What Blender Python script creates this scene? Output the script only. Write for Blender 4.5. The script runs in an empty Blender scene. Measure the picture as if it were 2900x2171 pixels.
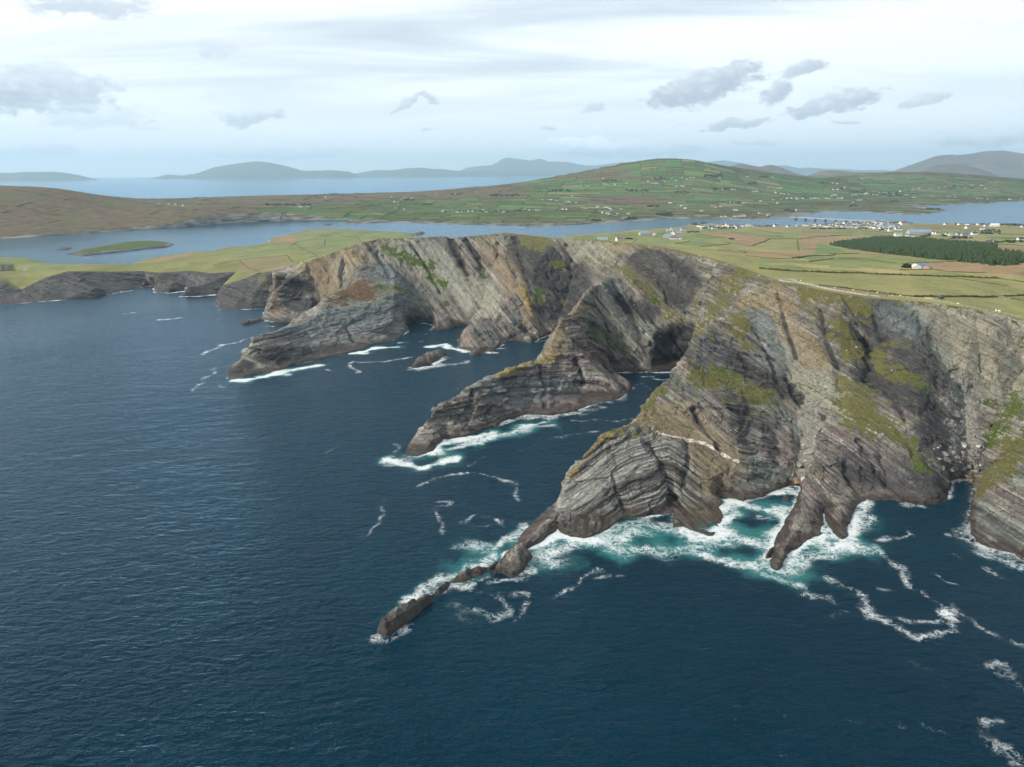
import bpy, math, random, time
import numpy as np
from mathutils import Vector, Matrix
from mathutils.geometry import delaunay_2d_cdt
from mathutils.bvhtree import BVHTree
T0 = time.time()
scene = bpy.context.scene
COL = scene.collection
random.seed(7)
RNG = np.random.default_rng(11)

# ---------------------------------------------------------------- camera
F_PX, CX, CY, CAM_H = 2011.0, 1450.0, 1085.5, 200.0        # the photograph is 2900 x 2171
PITCH, ROLL = math.radians(16.65), math.radians(0.35)
_u0 = np.array([0, math.sin(PITCH), math.cos(PITCH)]); _r0 = np.array([1.0, 0, 0])
FWD = np.array([0, math.cos(PITCH), -math.sin(PITCH)])
RIGHT = math.cos(ROLL) * _r0 - math.sin(ROLL) * _u0
UP = math.sin(ROLL) * _r0 + math.cos(ROLL) * _u0
EYE = np.array([0.0, 0.0, CAM_H])
cam_data = bpy.data.cameras.new('camera')
cam = bpy.data.objects.new('camera', cam_data)
COL.objects.link(cam)
cam_data.sensor_fit = 'HORIZONTAL'; cam_data.sensor_width = 36.0
cam_data.lens = 36.0 * F_PX / 2900.0
cam_data.clip_start = 1.0; cam_data.clip_end = 200000.0
M = Matrix(((RIGHT[0], UP[0], -FWD[0], 0), (RIGHT[1], UP[1], -FWD[1], 0), (RIGHT[2], UP[2], -FWD[2], CAM_H), (0, 0, 0, 1)))
cam.matrix_world = M
scene.camera = cam

# ---------------------------------------------------------------- light
SUN_EL, SUN_AZ = math.radians(30), math.radians(250)    # azimuth clockwise from +Y: behind the viewer, to the left
vs = scene.view_settings
vs.view_transform = 'Standard'; vs.look = 'None'; vs.exposure = 0.3; vs.gamma = 1.0; vs.use_curve_mapping = False
sun_data = bpy.data.lights.new('sun', 'SUN')
sun_data.energy = 5.0; sun_data.angle = math.radians(2.0); sun_data.color = (1.0, 0.91, 0.77)
sun = bpy.data.objects.new('sun', sun_data); COL.objects.link(sun)
sun_dir = Vector((math.sin(SUN_AZ) * math.cos(SUN_EL), math.cos(SUN_AZ) * math.cos(SUN_EL), math.sin(SUN_EL)))
sun.rotation_euler = sun_dir.to_track_quat('Z', 'Y').to_euler()
sun.location = (0, 0, 3000)

# ---------------------------------------------------------------- numpy noise
def _hash(ix, iy, iz, seed):
    h = (ix.astype(np.uint32) * np.uint32(374761393) + iy.astype(np.uint32) * np.uint32(668265263)
         + iz.astype(np.uint32) * np.uint32(2147483647 - 1028) + np.uint32(seed * 1013904223 & 0xffffffff))
    h = (h ^ (h >> np.uint32(13))) * np.uint32(1274126177)
    return h ^ (h >> np.uint32(16))
_G3 = np.random.default_rng(99).normal(size=(256, 3)); _G3 = (_G3 / np.linalg.norm(_G3, axis=1, keepdims=True)).astype(np.float32)
def noise3(p, seed=0):
    """gradient noise, about -1..1"""
    p = np.asarray(p, np.float64)
    i = np.floor(p); f = (p - i).astype(np.float32); i = i.astype(np.int64).astype(np.uint32)
    w = f * f * f * (f * (f * 6 - 15) + 10)
    hx = (i[:, 0] * np.uint32(374761393) + np.uint32(seed * 1013904223 & 0xffffffff)); hy = i[:, 1] * np.uint32(668265263); hz = i[:, 2] * np.uint32(2147482619)
    fx, fy, fz = f[:, 0].copy(), f[:, 1].copy(), f[:, 2].copy(); wx, wy, wz = w[:, 0].copy(), w[:, 1].copy(), w[:, 2].copy()
    out = np.zeros(len(p), np.float32)
    for cx in (0, 1):
        for cy in (0, 1):
            hxy = hx + np.uint32(374761393 * cx) + hy + np.uint32(668265263 * cy)
            wxy = (wx if cx else 1 - wx) * (wy if cy else 1 - wy)
            for cz in (0, 1):
                h = hxy + hz + np.uint32(2147482619 * cz)
                h = (h ^ (h >> np.uint32(13))) * np.uint32(1274126177)
                g = ((h ^ (h >> np.uint32(16))) & np.uint32(255)).astype(np.intp)
                d = _G3[g, 0] * (fx - cx) + _G3[g, 1] * (fy - cy) + _G3[g, 2] * (fz - cz)
                out += d * wxy * (wz if cz else 1 - wz)
    return out.astype(np.float64) * 1.5
def fbm(p, octs=4, seed=0, gain=0.5, ridged=False):
    a, s, tot = 1.0, np.zeros(len(p)), 0.0
    q = np.array(p, np.float64)
    for o in range(octs):
        n = noise3(q, seed + o * 17)
        if ridged: n = 1 - 2 * np.abs(n)
        s += a * n; tot += a; a *= gain; q = q * 2.03 + 11.7
    return s / tot
def sstep(a, b, x):
    t = np.clip((x - a) / (b - a), 0, 1); return t * t * (3 - 2 * t)

# ---------------------------------------------------------------- picks: photograph pixel -> place in the world
REG = {0: (0, 0, 2212 / 2900.), 1: (0, 400, 2.212), 2: (900, 400, 2.212), 3: (1900, 400, 2.212), 4: (550, 650, 2.212),
       5: (1400, 650, 2.76), 6: (2000, 700, 2.3656), 7: (1300, 1100, 2.208), 8: (2000, 1250, 1.7978), 9: (0, 0, 1.0),
       10: (1850, 560, 4.022), 11: (2350, 560, 4.022), 12: (2150, 740, 2.949), 13: (1100, 480, 4.022), 14: (1600, 440, 3.403), 15: (2250, 440, 3.403)}
def src(r, x, y):
    ox, oy, s = REG[r]; return ox + x / s, oy + y / s
def ray(r, x, y):
    px, py = src(r, x, y)
    return RIGHT * ((px - CX) / F_PX) + UP * ((CY - py) / F_PX) + FWD
def at_z(r, x, y, z=0.0):
    d = ray(r, x, y); return EYE + d * ((z - CAM_H) / d[2])
def at_Y(r, x, y, Y):
    d = ray(r, x, y); return EYE + d * (Y / d[1])
def sea(r, pts): return [tuple(at_z(r, x, y)) for x, y in pts]
def line(r, pts): return [tuple(at_Y(r, x, y, Y)) for x, y, Y in pts]
def W(*pts): return [tuple(map(float, p if len(p) == 3 else (p[0], p[1], 0.0))) for p in pts]

# ---------------------------------------------------------------- geometry tools
def in_poly(x, y, poly):
    x = np.asarray(x, float); y = np.asarray(y, float)
    inside = np.zeros(x.shape, bool); n = len(poly); j = n - 1
    for i in range(n):
        xi, yi = poly[i][0], poly[i][1]; xj, yj = poly[j][0], poly[j][1]
        c = ((yi > y) != (yj > y)) & (x < (xj - xi) * (y - yi) / ((yj - yi) if yj != yi else 1e-12) + xi)
        inside ^= c; j = i
    return inside
def poly_dist(x, y, poly, closed=True):
    """plan distance to a polyline"""
    P = np.stack([np.asarray(x, float), np.asarray(y, float)], 1)
    best = np.full(len(P), 1e18); n = len(poly)
    for i in range(n if closed else n - 1):
        a = np.array(poly[i][:2]); b = np.array(poly[(i + 1) % n][:2]); ab = b - a
        L = ab.dot(ab) + 1e-12
        t = np.clip((P - a).dot(ab) / L, 0, 1)
        d = P - a - t[:, None] * ab
        best = np.minimum(best, (d * d).sum(1))
    return np.sqrt(best)
def seg_dist3(P, pts):
    """distance in space to a polyline, and how far along it (0..1)"""
    pts = np.asarray(pts, float)
    if len(pts) == 1:
        return np.linalg.norm(P - pts[0], axis=1)
    best = np.full(len(P), 1e18)
    for i in range(len(pts) - 1):
        a, b = pts[i], pts[i + 1]; ab = b - a; L = ab.dot(ab) + 1e-12
        t = np.clip((P - a).dot(ab) / L, 0, 1)
        d = P - a - t[:, None] * ab
        best = np.minimum(best, (d * d).sum(1))
    return np.sqrt(best)
class TPS:
    """thin-plate height through scattered points"""
    def __init__(self, pts, lam=0.0):
        p = np.asarray(pts, float); self.c = p[:, :2] / 1000.0; n = len(p)
        K = self.k(self.c[:, None, :] - self.c[None, :, :]) + lam * np.eye(n)
        Pm = np.concatenate([np.ones((n, 1)), self.c], 1)
        A = np.block([[K, Pm], [Pm.T, np.zeros((3, 3))]])
        self.w = np.linalg.lstsq(A, np.concatenate([p[:, 2], np.zeros(3)]), rcond=None)[0]
    @staticmethod
    def k(d):
        r2 = (d * d).sum(-1); return 0.5 * r2 * np.log(r2 + 1e-12)
    def __call__(self, x, y):
        q = np.stack([np.asarray(x, float), np.asarray(y, float)], -1) / 1000.0
        out = self.w[-3] + q @ self.w[-2:]
        for c, w in zip(self.c, self.w[:-3]):
            out = out + w * self.k(q - c)
        return out
def refine(V, T, thr, passes=12):
    """split edges longer than thr(midpoints); T carries a tag per face in its last column"""
    V = np.asarray(V, float); T = np.asarray(T, np.int64)
    for _ in range(passes):
        e = np.concatenate([T[:, [0, 1]], T[:, [1, 2]], T[:, [2, 0]]]); e.sort(axis=1)
        key = e[:, 0] * (len(V) + 1) + e[:, 1]
        uk, inv = np.unique(key, return_inverse=True)
        a = uk // (len(V) + 1); b = uk % (len(V) + 1)
        mid = (V[a] + V[b]) / 2; L = np.linalg.norm(V[a] - V[b], axis=1)
        rk = np.bincount(inv, np.tile(T[:, 3] == 0, 3), len(uk)) > 0
        mark = L > thr(mid, rk)
        if not mark.any(): break
        idx = np.full(len(uk), -1, np.int64); idx[mark] = len(V) + np.arange(mark.sum())
        V = np.concatenate([V, mid[mark]])
        n = len(T); m0, m1, m2 = idx[inv[:n]], idx[inv[n:2 * n]], idx[inv[2 * n:]]
        c = (m0 >= 0).astype(int) + 2 * (m1 >= 0) + 4 * (m2 >= 0)
        A, B, C, G = T[:, 0], T[:, 1], T[:, 2], T[:, 3]
        out = [T[c == 0]]
        def put(k, *tris):
            s = c == k
            if s.any():
                for t in tris: out.append(np.stack([q[s] for q in t] + [G[s]], 1))
        put(1, (A, m0, C), (m0, B, C)); put(2, (A, B, m1), (A, m1, C)); put(4, (A, B, m2), (m2, B, C))
        put(3, (A, m0, C), (m0, m1, C), (m0, B, m1)); put(6, (A, B, m1), (A, m1, m2), (m2, m1, C)); put(5, (A, m0, m2), (m0, B, C), (m0, C, m2))
        put(7, (A, m0, m2), (m0, B, m1), (m2, m1, C), (m0, m1, m2))
        T = np.concatenate(out)
    return V, T
def vnormals(V, T):
    n = np.cross(V[T[:, 1]] - V[T[:, 0]], V[T[:, 2]] - V[T[:, 0]])
    N = np.zeros_like(V)
    for k in range(3): 
        for a in range(3): N[:, a] += np.bincount(T[:, k], n[:, a], len(V))
    return N / (np.linalg.norm(N, axis=1, keepdims=True) + 1e-9)
def smooth(V, T, it, w=0.5, fixed=None, cols=(0, 1, 2)):
    e = np.concatenate([T[:, [0, 1]], T[:, [1, 2]], T[:, [2, 0]]])
    e = np.concatenate([e, e[:, ::-1]])
    deg = np.bincount(e[:, 0], minlength=len(V)).astype(float); deg[deg == 0] = 1
    V = V.copy()
    for _ in range(it):
        for a in cols:
            m = np.bincount(e[:, 0], V[e[:, 1], a], len(V)) / deg
            d = w * (m - V[:, a])
            if fixed is not None: d[fixed] = 0
            V[:, a] += d
    return V
def mesh_from(name, V, T, mats, attrs=None, face_attrs=None, smooth_shade=True, mat_idx=None):
    me = bpy.data.meshes.new(name)
    V = np.ascontiguousarray(V, np.float32); T = np.ascontiguousarray(T[:, :3] if T.shape[1] == 4 and not QUADS[0] else T, np.int32)
    k = T.shape[1]
    me.vertices.add(len(V)); me.vertices.foreach_set('co', V.ravel())
    me.loops.add(T.size); me.loops.foreach_set('vertex_index', T.ravel())
    me.polygons.add(len(T))
    me.polygons.foreach_set('loop_start', np.arange(0, T.size, k, dtype=np.int32))
    me.polygons.foreach_set('loop_total', np.full(len(T), k, np.int32))
    if smooth_shade: me.polygons.foreach_set('use_smooth', np.ones(len(T), bool))
    for m in mats if isinstance(mats, (list, tuple)) else [mats]: me.materials.append(m)
    if mat_idx is not None: me.polygons.foreach_set('material_index', np.asarray(mat_idx, np.int32))
    for nm, val in (attrs or {}).items():
        val = np.asarray(val, np.float32)
        if val.ndim == 2:
            a = me.attributes.new(nm, 'FLOAT_VECTOR', 'POINT'); a.data.foreach_set('vector', val.ravel())
        else:
            a = me.attributes.new(nm, 'FLOAT', 'POINT'); a.data.foreach_set('value', val)
    for nm, val in (face_attrs or {}).items():
        val = np.asarray(val, np.float32)
        if val.ndim == 2:
            a = me.attributes.new(nm, 'FLOAT_VECTOR', 'FACE'); a.data.foreach_set('vector', val.ravel())
        else:
            a = me.attributes.new(nm, 'FLOAT', 'FACE'); a.data.foreach_set('value', val)
    me.update(); me.validate()
    return me
QUADS = [False]
def link(name, data, label=None, cat=None, group=None, kind=None, parent=None, loc=None):
    o = bpy.data.objects.new(name, data); COL.objects.link(o)
    if parent is not None: o.parent = parent
    if loc is not None: o.location = loc
    for k, v in (('label', label), ('category', cat), ('group', group), ('kind', kind)):
        if v: o[k] = v
    return o
def grid_faces(nu, nv, off=0):
    i = np.arange(nu - 1)[:, None] * nv + np.arange(nv - 1)[None, :]
    q = np.stack([i, i + nv, i + nv + 1, i + 1], -1).reshape(-1, 4)
    return q + off
def used_only(V, T, *arrs):
    u, inv = np.unique(T[:, :3], return_inverse=True)
    return (V[u], inv.reshape(-1, 3)) + tuple(a[u] for a in arrs)

# ---------------------------------------------------------------- shader helpers
class Sh:
    def __init__(self, name, world=False):
        self.m = bpy.data.worlds.new(name) if world else bpy.data.materials.new(name)
        self.m.use_nodes = True; self.t = self.m.node_tree; self.t.nodes.clear()
    def n(self, typ, props=None, **inp):
        nd = self.t.nodes.new('ShaderNode' + typ)
        for k, v in (props or {}).items(): setattr(nd, k, v)
        for k, v in inp.items():
            key = int(k[1:]) if k[0] == 'i' and k[1:].isdigit() else k.replace('_', ' ')
            self.set(nd.inputs[key], v)
        return nd
    def set(self, sock, v):
        if isinstance(v, bpy.types.NodeSocket): self.t.links.new(v, sock)
        elif isinstance(v, bpy.types.Node): self.t.links.new(v.outputs[0], sock)
        else:
            if hasattr(sock.default_value, '__len__') and len(sock.default_value) == 4 and len(v) == 3: v = (*v, 1)
            sock.default_value = v
    def math(self, op, a, b=0.0, c=0.0, clamp=False):
        nd = self.n('Math', {'operation': op, 'use_clamp': clamp}); self.set(nd.inputs[0], a); self.set(nd.inputs[1], b); self.set(nd.inputs[2], c)
        return nd.outputs[0]
    def vmath(self, op, a, b=(0, 0, 0)):
        nd = self.n('VectorMath', {'operation': op}); self.set(nd.inputs[0], a); self.set(nd.inputs[1], b); return nd.outputs[0]
    def mix(self, fac, a, b, blend='MIX'):
        nd = self.n('Mix', {'data_type': 'RGBA', 'blend_type': blend}); self.set(nd.inputs[0], fac); self.set(nd.inputs[6], a); self.set(nd.inputs[7], b)
        return nd.outputs[2]
    def fmix(self, fac, a, b):
        nd = self.n('Mix', {'data_type': 'FLOAT'}); self.set(nd.inputs[0], fac); self.set(nd.inputs[2], a); self.set(nd.inputs[3], b); return nd.outputs[0]
    def rng(self, v, a, b, c=0.0, d=1.0, smooth=True):
        nd = self.n('MapRange', {'interpolation_type': 'SMOOTHSTEP' if smooth else 'LINEAR', 'clamp': True})
        for k, q in enumerate((v, a, b, c, d)): self.set(nd.inputs[k], q)
        return nd.outputs[0]
    def noise(self, vec, scale, detail=3.0, rough=0.5, dist=0.0, typ='FBM', norm=True):
        nd = self.n('TexNoise', {'noise_type': typ, 'normalize': norm}, Scale=scale, Detail=detail, Roughness=rough, Distortion=dist)
        if vec is not None: self.set(nd.inputs['Vector'], vec)
        return nd.outputs[0]
    def voro(self, vec, scale, feature='F1', out=0, rand=1.0):
        nd = self.n('TexVoronoi', {'feature': feature}, Scale=scale, Randomness=rand); self.set(nd.inputs['Vector'], vec); return nd.outputs[out]
    def attr(self, name, out='Fac'):
        nd = self.n('Attribute', {'attribute_name': name}); return nd.outputs[out]
    def ramp(self, fac, stops, interp='LINEAR'):
        nd = self.n('ValToRGB'); nd.color_ramp.interpolation = interp
        el = nd.color_ramp.elements
        while len(el) < len(stops): el.new(0.5)
        for e, (p, c) in zip(el, stops): e.position = p; e.color = (*c, 1)
        self.set(nd.inputs[0], fac); return nd.outputs[0]
    def pos(self): return self.n('NewGeometry').outputs['Position']
    def scale(self, vec, s):
        nd = self.n('VectorMath', {'operation': 'MULTIPLY'}); self.set(nd.inputs[0], vec); nd.inputs[1].default_value = s; return nd.outputs[0]
    def bump(self, h, strength, dist, nrm=None):
        nd = self.n('Bump', None, Strength=strength, Distance=dist, Height=h)
        if nrm is not None: self.set(nd.inputs['Normal'], nrm)
        return nd.outputs[0]
    def out(self, shader, vol=None):
        o = self.n('OutputMaterial'); self.t.links.new(shader, o.inputs['Surface']); return self.m
    def bsdf(self, color, rough=0.85, nrm=None, spec=0.3, **kw):
        b = self.n('BsdfPrincipled', None, Base_Color=color, Roughness=rough)
        b.inputs['Specular IOR Level'].default_value = spec
        if nrm is not None: self.set(b.inputs['Normal'], nrm)
        for k, v in kw.items(): self.set(b.inputs[k.replace('_', ' ')], v)
        return self.out(b.outputs[0])
def plain(name, color, rough=0.8, spec=0.2):
    s = Sh(name)
    n = s.noise(s.n('TexCoord').outputs['Object'], 0.8, 4)
    c = s.mix(s.rng(n, 0.3, 0.7), tuple(x * 0.82 for x in color), tuple(min(1, x * 1.1) for x in color))
    return s.bsdf(c, rough, None, spec)

# ---------------------------------------------------------------- sky
def build_world():
    from math import radians
    s = Sh('World', world=True)
    scene.world = s.m
    sky = s.n('TexSky', {'sky_type': 'NISHITA', 'sun_disc': False, 'sun_elevation': SUN_EL, 'sun_rotation': SUN_AZ, 'altitude': 200.0, 'air_density': 1.0, 'dust_density': 1.6, 'ozone_density': 1.0})
    d = s.n('TexCoord').outputs['Generated']
    sep = s.n('SeparateXYZ', None, Vector=d)
    z = s.math('MAXIMUM', sep.outputs[2], 0.0)
    zz = s.math('ADD', z, 0.10)
    pl = s.n('CombineXYZ', None, X=s.math('DIVIDE', sep.outputs[0], zz), Y=s.math('DIVIDE', sep.outputs[1], zz), Z=0.0).outputs[0]
    # high thin veil of cloud over the whole dome, streaked across the view
    st = s.n('Mapping', None, Vector=pl, Rotation=(0, 0, radians(-14)), Scale=(0.45, 1.2, 1)).outputs[0]
    v1 = s.noise(st, 0.75, 5, 0.55, 0.5)
    veil = s.rng(v1, 0.34, 0.60, 0.45, 1.0)
    veil = s.fmix(s.rng(sep.outputs[2], 0.16, 0.02), veil, 1.0)
    base = s.mix(1.0, sky.outputs[0], (SKY_K, SKY_K, SKY_K), 'MULTIPLY')
    white = s.mix(s.rng(sep.outputs[2], 0.0, 0.30), (0.82, 0.91, 0.98), (1.00, 1.05, 1.08))
    col = s.mix(veil, base, white)
    bgA = s.n('Background', None, Color=col, Strength=1.0)
    # low broken clouds ahead: soft grey bodies; edges come from noise in the direction itself
    warp = s.n('TexNoise', None, Scale=15.0, Detail=3.0, Roughness=0.6); s.set(warp.inputs['Vector'], s.scale(d, (1, 1, 1.6)))
    wv = s.vmath('SUBTRACT', warp.outputs['Color'], (0.5, 0.5, 0.5))
    fine = s.noise(s.scale(d, (1, 1, 2.0)), 60.0, 6, 0.62)
    dw = s.vmath('ADD', d, s.scale(wv, (0.055, 0.055, 0.032)))
    fn = s.math('MULTIPLY', s.math('SUBTRACT', fine, 0.5), 2.1)
    for (px, py, rx, ry, tilt, dens, tone) in CLOUDS:
        dd = ray(9, px, py); dd = dd / np.linalg.norm(dd)
        rt = RIGHT * math.cos(tilt) + UP * math.sin(tilt); rt -= dd * rt.dot(dd); rt /= np.linalg.norm(rt)
        ut = np.cross(rt, dd)
        eu = Matrix((rt, dd, ut)).transposed().to_euler()
        mp = s.n('Mapping', {'vector_type': 'TEXTURE'}, Vector=dw, Location=tuple(dd), Rotation=tuple(eu), Scale=(rx / F_PX * 1.14, 0.6, ry / F_PX * 1.18)).outputs[0]
        ln = s.n('VectorMath', {'operation': 'LENGTH'}, i0=mp).outputs['Value']
        m = s.rng(s.math('ADD', s.math('MULTIPLY', ln, ln), fn), 0.95, 0.30, 0.0, dens)
        ey = s.n('SeparateXYZ', None, Vector=mp).outputs[2]
        shade = s.rng(s.math('ADD', ey, fn), -0.5, 0.9)
        ccol = s.mix(shade, tuple(c * tone for c in (0.44, 0.51, 0.60)), tuple(min(1.5, c * tone) for c in (0.70, 0.77, 0.85)))
        col = s.mix(m, col, ccol)
    bgB = s.n('Background', None, Color=col, Strength=1.0)
    ahead = s.math('MULTIPLY', s.rng(sep.outputs[1], 0.50, 0.56), s.rng(sep.outputs[2], 0.44, 0.40))
    mx = s.n('MixShader'); s.set(mx.inputs[0], ahead); s.t.links.new(bgA.outputs[0], mx.inputs[1]); s.t.links.new(bgB.outputs[0], mx.inputs[2])
    o = s.n('OutputWorld'); s.t.links.new(mx.outputs[0], o.inputs[0])
    s.m.cycles.sampling_method = 'MANUAL'; s.m.cycles.sample_map_resolution = 512
SKY_K = 0.10
# each: centre pixel, half width, half height, tilt, cover, tone
CLOUDS = [(150, 250, 130, 55, 0.0, 0.80, 1.0), (30, 275, 90, 40, 0, 0.8, 0.95), (260, 325, 140, 30, 0, 0.45, 1.1), (240, 10, 150, 34, 0, 0.7, 1.0), (705, 328, 85, 20, 0, 0.7, 1.0), (615, 140, 45, 26, 0.2, 0.35, 1.05),
          (1150, 295, 45, 10, 0.55, 0.6, 0.95), (1215, 280, 36, 12, -0.3, 0.6, 0.95), (1990, 240, 160, 42, 0.27, 0.9, 0.92), (2200, 256, 50, 30, 0.35, 0.85, 0.94), (2295, 190, 65, 26, 0.3, 0.8, 0.96), (2360, 290, 115, 22, 0.28, 0.85, 0.95),
          (2080, 356, 95, 12, 0.1, 0.75, 0.95), (2620, 276, 48, 14, 0.2, 0.6, 1.0), (1690, 305, 30, 11, 0.3, 0.5, 1.0), (1562, 366, 22, 6, 0, 0.6, 1.0), (2405, 337, 28, 5, 0, 0.6, 0.98),
          (1660, 418, 150, 24, 0, 0.85, 1.55), (1800, 428, 190, 14, 0, 0.55, 1.12), (2800, 380, 130, 26, 0.05, 0.5, 1.2), (2820, 392, 140, 9, 0.02, 0.55, 1.0), (830, 430, 190, 15, 0, 0.4, 1.05), (2150, 402, 60, 8, 0, 0.5, 1.15), (1217, 361, 18, 4, 0, 0.6, 1.0), (60, 430, 120, 16, 0, 0.45, 1.0), (410, 366, 50, 8, 0, 0.3, 1.05)]
build_world()

# ================================================================ the near land: coast, cliff edges, ridges (metres)
COAST = []
COAST += W((3600, 1500), (1500, 640), (900, 450), (600, 380), (420, 326), (330, 322))
COAST += sea(8, [(1612, 592), (1560, 572), (1500, 560), (1420, 530), (1370, 505), (1345, 460), (1340, 400), (1350, 320), (1372, 255), (1368, 205),
                 (1300, 185), (1245, 200), (1228, 235), (1225, 290), (1180, 312), (1100, 314), (1000, 305), (940, 298), (880, 302), (820, 297),
                 (780, 312), (745, 350), (725, 420), (716, 490), (692, 502), (660, 480), (625, 430), (605, 385), (597, 345), (588, 352), (590, 420), (592, 470), (560, 484),
                 (530, 490), (480, 530), (420, 572), (385, 602), (352, 655), (340, 640), (345, 605), (340, 560), (352, 500), (390, 430), (430, 360), (470, 300), (485, 262), (478, 232), (430, 222)])
COAST += sea(7, [(2060, 608), (1960, 640), (1900, 680), (1780, 700), (1660, 690), (1625, 735), (1650, 800), (1625, 870), (1592, 920), (1555, 926), (1440, 880),
                 (1400, 862), (1340, 872), (1332, 800), (1345, 775), (1240, 790), (1150, 800), (1060, 800), (1000, 820), (930, 880), (860, 910), (780, 932),
                 (700, 925), (640, 900), (615, 880), (540, 935), (440, 1000), (400, 1015), (325, 1022), (325, 1000), (400, 905), (520, 795), (600, 735), (625, 690)])
COAST += W((36, 433), (50, 452), (74, 474), (92, 505), (108, 545), (125, 590), (146, 640), (172, 688))
COAST += sea(5, [(1395, 1112), (1300, 1116), (1200, 1110), (1120, 1112), (1040, 1108), (950, 1118), (862, 1128), (850, 1180), (950, 1186), (1020, 1205), (1078, 1226), (1040, 1282), (960, 1325),
                 (850, 1348), (720, 1384), (640, 1412), (560, 1432), (450, 1452), (350, 1446), (250, 1444), (150, 1465), (50, 1502)])
COAST += sea(4, [(1890, 1228), (1800, 1255), (1700, 1295), (1560, 1312), (1520, 1350), (1500, 1385), (1400, 1418), (1318, 1412), (1335, 1375), (1385, 1310)])
COAST += W((-66, 535), (-56, 565), (-40, 595), (-12, 632), (10, 660), (26, 700), (36, 750), (46, 810), (56, 860))
COAST += sea(5, [(478, 815), (420, 822), (350, 852), (290, 888), (200, 872), (100, 862), (30, 888)])
COAST += sea(4, [(1930, 720), (1885, 748), (1800, 780), (1745, 788), (1735, 760), (1658, 742)])
COAST += W((-66, 862), (-62, 905), (-58, 936))
COAST += sea(4, [(1760, 602), (1700, 592), (1600, 622), (1482, 632), (1500, 600), (1440, 584), (1350, 598), (1335, 640), (1300, 662), (1250, 690), (1200, 702), (1090, 727), (1060, 746), (980, 770), (880, 790),
                 (780, 812), (600, 852), (540, 880), (480, 892), (420, 898), (350, 912), (290, 932), (212, 936), (215, 902)])
COAST += W((-303, 730), (-300, 752), (-303, 785), (-306, 830), (-303, 880))
COAST += sea(4, [(545, 628), (650, 592), (720, 578), (790, 560), (790, 545), (735, 568), (640, 577), (540, 578), (470, 572), (432, 556), (440, 520), (470, 500)])
COAST += W((-382, 1128))
COAST += sea(4, [(440, 480), (350, 491), (250, 500), (150, 497), (138, 450)])
COAST += W((-488, 1190), (-500, 1225))
COAST += sea(1, [(1360, 958), (1250, 962), (1140, 972), (1190, 940)])
COAST += W((-600, 1305))
COAST += sea(1, [(1150, 936), (1060, 945), (975, 942), (962, 915)])
COAST += W((-680, 1330))
COAST += sea(1, [(950, 902), (850, 920), (700, 950), (610, 972), (400, 986), (250, 1002), (100, 1016), (0, 1022)])
COAST += W((-1000, 1110), (-1150, 1180), (-1120, 1300))
COAST += sea(1, [(0, 922), (60, 905), (125, 885), (70, 880), (0, 890)])
COAST += W((-1200, 1380), (-1700, 1500), (-1800, 1850), (-1420, 1800), (-1180, 1730))
COAST += sea(1, [(300, 768), (440, 778), (545, 789), (515, 803), (560, 810), (640, 808), (700, 800), (780, 775), (850, 757), (920, 735), (1100, 708), (1240, 692), (1340, 688), (1360, 672), (1550, 655), (1700, 630), (1670, 622),
                 (1700, 603), (1780, 588), (1930, 553), (2050, 546)])
COAST += sea(2, [(20, 550), (150, 552), (280, 556), (420, 566), (600, 574), (672, 576), (640, 584)])
COAST += W((-330, 2350), (-200, 2180), (0, 2120), (120, 2200))
COAST += sea(2, [(1500, 604), (1640, 594), (1780, 578)])
COAST += sea(3, [(0, 545), (80, 528), (140, 516), (230, 510), (330, 520), (460, 524), (560, 530), (680, 533), (800, 535), (900, 520), (1000, 510), (1150, 503), (1300, 498), (1420, 503), (1520, 514), (1700, 516), (1900, 517), (2100, 517), (2212, 517)])
COAST += W((3200, 3300), (4200, 3300), (4200, 2000))

TOP_FAR = line(4, [(700, 200, 1052), (930, 120, 1050), (1120, 55, 1056)]) + line(2, [(560, 605, 1058), (800, 592, 1060), (850, 600, 1056), (1000, 590, 1056), (1190, 570, 1050), (1340, 590, 1030), (1500, 608, 1000), (1700, 616, 975), (1800, 622, 960), (2050, 648, 900)])
TOP = TOP_FAR + line(5, [(1450, 160, 840), (1650, 210, 780), (1850, 270, 715), (2040, 335, 650)]) + line(6, [(490, 228, 590), (620, 245, 578), (750, 280, 566), (900, 308, 556), (1100, 338, 546), (1300, 352, 540), (1450, 364, 536), (1600, 380, 530), (1800, 415, 520), (2000, 455, 512), (2129, 485, 506)]) + W((480, 492, 95), (700, 540, 88), (1000, 640, 80), (1500, 800, 70), (3600, 1650, 30))
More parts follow.
